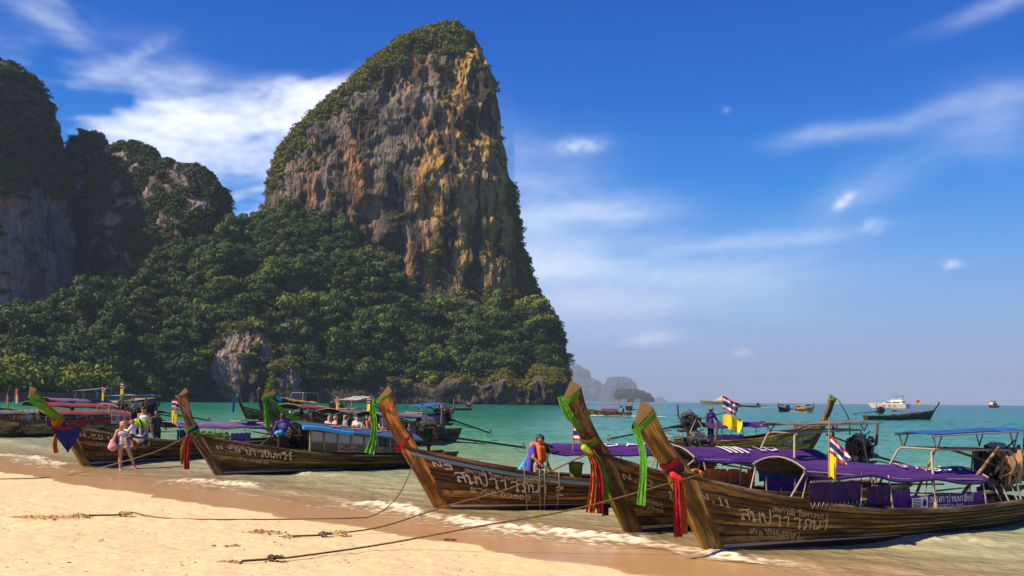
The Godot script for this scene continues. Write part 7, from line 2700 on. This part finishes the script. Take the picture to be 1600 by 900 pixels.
	pad([[Vector3(-0.06, 1.655, 0.10), Vector3(0.06, 1.655, 0.10), 0.011, 0.011, Color(0.5, 0.34, 0.22)], [Vector3(-0.085, 1.65, 0.02), Vector3(-0.06, 1.655, 0.10), 0.010, 0.011, Color(0.5, 0.34, 0.22)], [Vector3(0.085, 1.65, 0.02), Vector3(0.06, 1.655, 0.10), 0.010, 0.011, Color(0.5, 0.34, 0.22)]], 0.010, 0.01, "headband", vp, padm)
	# the wrap hangs from the shoulder down the back, in folds
	var fold := []
	for k in 7:
		var u := (k - 3) * 0.055
		fold.append([Vector3(u * 0.8, 1.36, -0.15 - 0.02 * (k % 2)), Vector3(u * 1.5, 0.62 + 0.03 * (k % 3), -0.20 - 0.035 * (k % 2)), 0.045, 0.055, Color(0.06, 0.04, 0.33) if k % 2 else Color(0.09, 0.06, 0.42)])
	for s in [-1.0, 1.0]:
		fold.append([Vector3(s * 0.19, 1.36, -0.05), Vector3(s * 0.22, 0.78, -0.10), 0.055, 0.065, Color(0.07, 0.05, 0.36)])
	pad(fold, 0.016, 0.025, "wrap", vp, padm)
	var cb := pad([[Vector3(-0.03, 0.12, 0), Vector3(0.03, 0.30, 0), 0.11, 0.05, Color(0.03, 0.36, 0.62)], [Vector3(-0.07, 0.08, 0.02), Vector3(0.06, 0.08, 0.02), 0.085, 0.085, Color(0.04, 0.42, 0.68)], [Vector3(0.03, 0.30, 0), Vector3(0.12, 0.52, 0.02), 0.02, 0.015, Color(0.03, 0.36, 0.62)]], 0.014, 0.02, "shoulder_bag", self, padm)
	tag(cb, "bright cyan shoulder bag hanging behind the person in the life jacket", "bag")
	cb.position = p2 + Vector3(-0.34, 0.58, 0.02)
	# the pilot of N.57
	p = n57.world(Vector3(4.9, 0.55, 0.0))
	person(p, facing(1115, 36.0) + 0.7, 1.66, {"skin": Color(0.18, 0.09, 0.05), "top": Color(0.05, 0.02, 0.16), "low": Color(0.02, 0.02, 0.03), "sleeve": 2, "leg": 2, "cap": Color(0.20, 0.15, 0.07), "brim": 0.075}, {"elbow_l": Vector3(0.30, 1.16, 0.05), "wrist_l": Vector3(0.40, 1.02, 0.16), "look": Vector3(0.3, 0, 1)}, "boatman in a violet shirt and brimmed hat standing in boat N.57", true, "", 0.0, 1.1)


func rope(pts: Array, r: float, label: String, m: Material) -> void:
	var cv := Curve3D.new()
	for i in pts.size():
		var d: Vector3 = (pts[mini(i + 1, pts.size() - 1)] - pts[maxi(i - 1, 0)]) * 0.18
		cv.add_point(pts[i], -d, d)
	var line := []
	var n := maxi(24, int(cv.get_baked_length() * 5.0))
	for i in n + 1:
		line.append(cv.sample_baked(cv.get_baked_length() * i / n))
	var base: Vector3 = line[0]
	for i in line.size():
		line[i] -= base
	var b := MB.new()
	b.tube(line, r, 6)
	var o := obj("mooring_rope", b, m)
	o.position = base
	tag(o, label, "rope")


func lump(where: Vector3, long: float, wide: float, h: float, seed_: int, label: String, turn := 0.0) -> void:
	var b := MB.new()
	var n := noise(2.4, 4, seed_)
	var p := PackedVector3Array()
	var cols := PackedColorArray()
	var nx := 60
	var nz := 22
	for j in nz:
		for i in nx:
			var u := i / (nx - 1.0) * 2.0 - 1.0
			var v := j / (nz - 1.0) * 2.0 - 1.0
			var r := sqrt(u * u + v * v)
			var q := n.get_noise_2d(u * long * 1.6, v * wide * 3.0)
			var y := h * clampf(1.0 - r * r, 0.0, 1.0) * (0.45 + 0.9 * maxf(0.0, q + 0.25)) + n.get_noise_2d(u * long * 6.0 + 40.0, v * wide * 9.0) * h * 0.4 * (1.0 - clampf(r, 0, 1))
			p.append(Vector3(u * long * 0.5, y - 0.02 - 0.03 * smoothstep(0.8, 1.1, r), v * wide * 0.5))
			var c := Color(0.44, 0.275, 0.125).lerp(Color(0.20, 0.115, 0.05), clampf(q * 1.8 + 0.2, 0, 1))
			cols.append(c.lerp(Color(0.70, 0.485, 0.245), smoothstep(0.55, 0.95, r)))
	b.grid(p, nx, false, Vector2(1, 1), cols)
	for k in 26:
		var a := n.get_noise_1d(k * 17.3) * 1.4
		var e := n.get_noise_1d(k * 29.1 + 9.0) * 1.4
		var s := h * (0.18 + 0.25 * absf(n.get_noise_1d(k * 7.7)))
		b.col = Color(0.34, 0.21, 0.095) if k % 3 else Color(0.18, 0.105, 0.05)
		b.ball(Vector3(a * long * 0.55, s * 0.5, e * wide * 0.6), Vector3(s * 1.3, s, s), 7, 5)
	var o := obj("sand_heap", b, mat("dug sand", Color.WHITE, 0.95, 0.0, true))
	o.position = where
	o.rotation.y = turn
	tag(o, label, "sand heap")


func stake(a: Vector3, b_: Vector3, label: String) -> void:
	var o := spot("anchor_bar", a)
	var m := MB.new()
	var e := b_ - a
	m.tube([Vector3(0, -0.02, 0) - e * 0.15, Vector3(0, 0.03, 0), e + Vector3(0, 0.03, 0)], 0.017, 7)
	obj("bar", m, mat("rusty iron", Color(0.115, 0.062, 0.035), 0.8, 0.2), o)
	m = MB.new()
	var ring := []
	for i in 13:
		ring.append(e + Vector3(cos(i * TAU / 12.0) * 0.05, 0.045 + sin(i * TAU / 12.0) * 0.045, 0.01 * sin(i * TAU / 12.0)))
	m.tube(ring, 0.010, 5)
	obj("ring", m, mat("rusty iron", Color(0.115, 0.062, 0.035), 0.8, 0.2), o)
	tag(o, label, "anchor")


func knot(where: Vector3, label: String, col: Color, s := 1.0) -> void:
	var r := RandomNumberGenerator.new()
	r.seed = int(where.x * 100) + 900
	var b := MB.new()
	for i in 7:
		var line := []
		var c := Vector3(r.randf_range(-0.07, 0.09), 0.03, r.randf_range(-0.05, 0.05))
		for k in 10:
			var a := TAU * k / 9.0
			line.append(c + Vector3(cos(a) * r.randf_range(0.05, 0.08), 0.035 + 0.03 * sin(a * 2.0 + i), sin(a) * r.randf_range(0.04, 0.07)) * s)
		b.tube(line, 0.012 * s, 5)
	b.tube([Vector3(0.05, 0.02, 0.02) * s, Vector3(0.16, 0.015, 0.08) * s, Vector3(0.24, 0.01, 0.05) * s], 0.012 * s, 5)
	var o := obj("rope_knot", b, mat("knot %d" % int(col.r * 1000), col, 0.9))
	o.position = where
	tag(o, label, "knot")


func build_ropes(n9: Boat, n10: Boat, n11: Boat, n28: Boat) -> void:
	var rm := wood("rope fibre", Color(0.34, 0.22, 0.10), 0.9, "grain", Vector3(6, 8, 1))
	var pale := wood("pale rope fibre", Color(0.48, 0.38, 0.24), 0.9, "grain", Vector3(6, 8, 1))
	var up := Vector3(0, 0.02, 0)
	rope([n28.world(n28.post(1.30) + Vector3(-0.1, 0, 0.1)), at(250, 703, 24.3), at(190, 722, 23.9), on_ground(110, 743) + up, on_ground(60, 748) + up, on_ground(-30, 750) + up], 0.016, "pale mooring rope running from prow N.28 to the sand at left", pale)
	rope([n28.world(n28.post(1.28) + Vector3(-0.05, 0, 0.15)), n28.world(Vector3(-0.35, 0.7, 0.2)), n28.world(Vector3(0.02, 0.05, 0.16))], 0.010, "thin line hanging down the stem of boat N.28", pale)
	var s1 := [on_ground(132, 808), on_ground(190, 807)]
	stake(s1[0], s1[1], "iron anchor bar lying in the sand, the leftmost of three")
	knot(s1[1] + Vector3(0.04, 0, 0), "pale rope knot at the leftmost anchor bar", Color(0.45, 0.27, 0.10), 0.8)
	rope([s1[1] + up * 2.0, on_ground(205, 804) + up * 2.5, on_ground(262, 811) + up * 0.6, on_ground(400, 812.5) + up * 0.6, on_ground(550, 811) + up, at(590, 803, 16.3), at(625, 770, 16.6), n9.world(n9.post(1.30) + Vector3(0.20, -0.05, 0.17))], 0.012, "thin mooring rope along the sand up to the prow of boat N 9", rm)
	var s2 := [on_ground(459, 840.5), on_ground(505, 839)]
	stake(s2[0], s2[1], "iron anchor bar between the other two in the sand")
	knot(s2[1] + Vector3(0.02, 0, 0), "purplish cloth knot at the middle anchor bar", Color(0.20, 0.11, 0.10), 0.7)
	knot(on_ground(530, 838), "loose coil of straw rope beside the middle anchor bar", Color(0.50, 0.32, 0.10), 0.9)
	rope([s2[1] + up * 2.0, on_ground(535, 836) + up * 2.0, at(600, 822, 14.2), at(700, 790, 14.3), at(800, 762, 14.4), n10.world(n10.post(1.52) + Vector3(-0.18, 0, 0.14))], 0.014, "mooring rope rising from the middle anchor bar to prow N.10", rm)
	var s3 := [on_ground(379, 880), on_ground(424, 877)]
	stake(s3[0], s3[1], "iron anchor bar nearest the water's right, lowest on the sand")
	knot(s3[1] + Vector3(0.03, 0, 0), "dark rope knot at the lowest anchor bar", Color(0.10, 0.06, 0.03), 0.75)
	rope([s3[1] + up * 2.0, on_ground(450, 876) + up * 2.0, at(600, 850, 12.2), at(750, 822, 12.3), at(900, 795, 12.4), n11.world(n11.post(1.20) + Vector3(-0.10, 0, 0.14)), n11.world(Vector3(-0.35, 1.32, 0.24))], 0.014, "mooring rope rising from the lowest anchor bar to prow N.11", rm)
	lump(on_ground(60, 810), 1.7, 0.42, 0.08, 3, "long low heap of dug sand at the left edge")
	lump(on_ground(122, 808), 0.5, 0.30, 0.10, 4, "small heap of dug sand over the leftmost anchor bar")
	lump(on_ground(410, 833), 0.75, 0.34, 0.08, 5, "clump of churned brown sand above the middle bar", 0.3)
	lump(on_ground(448, 840), 0.34, 0.22, 0.07, 6, "small brown heap touching the middle anchor bar")
	lump(on_ground(362, 854), 0.42, 0.22, 0.05, 7, "flat churned patch of brown sand between the anchor bars", 0.2)
	lump(on_ground(355, 879), 0.50, 0.26, 0.05, 8, "smooth low mound over the lowest anchor bar")
	lump(on_ground(303, 884), 0.40, 0.14, 0.03, 9, "thin ridge of churned sand left of the lowest mound")
	# bits of weed, coral and shell
	var r := RandomNumberGenerator.new()
	r.seed = 12
	var bits := MB.new()
	for i in 420:
		var p := on_ground(r.randf_range(-20, 760), r.randf_range(760, 912))
		if shore_at(p.x, p.z).y < 0.4 and i % 5:
			continue
		var s := r.randf_range(0.003, 0.011) * (1.8 if i % 17 == 0 else 1.0)
		bits.col = [Color(0.10, 0.07, 0.04), Color(0.24, 0.15, 0.07), Color(0.55, 0.45, 0.34), Color(0.18, 0.12, 0.06)][i % 4]
		bits.ball(p + Vector3(0, s * 0.3, 0), Vector3(s * r.randf_range(1, 2.6), s * 0.6, s * r.randf_range(0.8, 1.5)), 6, 4)
	kind(obj("beach_litter", bits, mat("beach bits", Color.WHITE, 0.9, 0.0, true)), "stuff", "bits of weed, coral and shell on the sand")
	var weed := MB.new()
	for k in 8:
		var a := Vector3(r.randf_range(-0.08, 0.08), 0.01, r.randf_range(-0.05, 0.05))
		weed.tube([a, a + Vector3(r.randf_range(-0.06, 0.06), 0.03, 0.02), a + Vector3(r.randf_range(-0.1, 0.1), 0.005, r.randf_range(-0.06, 0.06))], [0.012, 0.010, 0.004], 5)
	var wo := obj("seaweed", weed, mat("weed", Color(0.035, 0.03, 0.015), 0.7))
	wo.position = on_ground(703, 845)
	tag(wo, "small dark tuft of seaweed on the wet sand", "seaweed")


func _ready() -> void:
	rng.seed = 1
	# camera, level with a shifted lens and the photograph's slight roll
	var cam := Camera3D.new()
	cam.name = "camera"
	cam.projection = Camera3D.PROJECTION_FRUSTUM
	cam.near = 0.1
	cam.far = 60000.0
	cam.size = 0.1 * 900.0 / FOC
	cam.frustum_offset = Vector2(0, 0.1 * (MIDY - 450.0) / FOC)
	cam.position = Vector3(0, EYE, 0)
	cam.rotation.z = ROLL
	add_child(cam, true)
	cam.current = true
	# sky
	var env := Environment.new()
	env.background_mode = Environment.BG_SKY
	var sky := Sky.new()
	var pano := PanoramaSkyMaterial.new()
	pano.panorama = sky_picture()
	sky.sky_material = pano
	env.sky = sky
	env.tonemap_mode = Environment.TONE_MAPPER_LINEAR
	env.tonemap_exposure = 1.55
	env.sdfgi_enabled = true
	env.ssao_enabled = true
	env.ssil_enabled = true
	env.fog_enabled = true
	env.fog_density = 0.00011
	env.fog_light_color = Color(0.78, 0.88, 1.0)
	var we := WorldEnvironment.new()
	we.name = "world_environment"
	we.environment = env
	add_child(we, true)
	# sun
	var sun := DirectionalLight3D.new()
	sun.name = "sun"
	sun.light_energy = 1.6
	sun.light_color = Color(1.0, 0.91, 0.76)
	sun.light_angular_distance = 0.5
	sun.shadow_enabled = true
	add_child(sun, true)
	sun.look_at_from_position(SUN_FROM * 100.0, Vector3.ZERO)
	# setting
	build_beach()
	build_sea()
	build_cliffs()
	build_fleet()
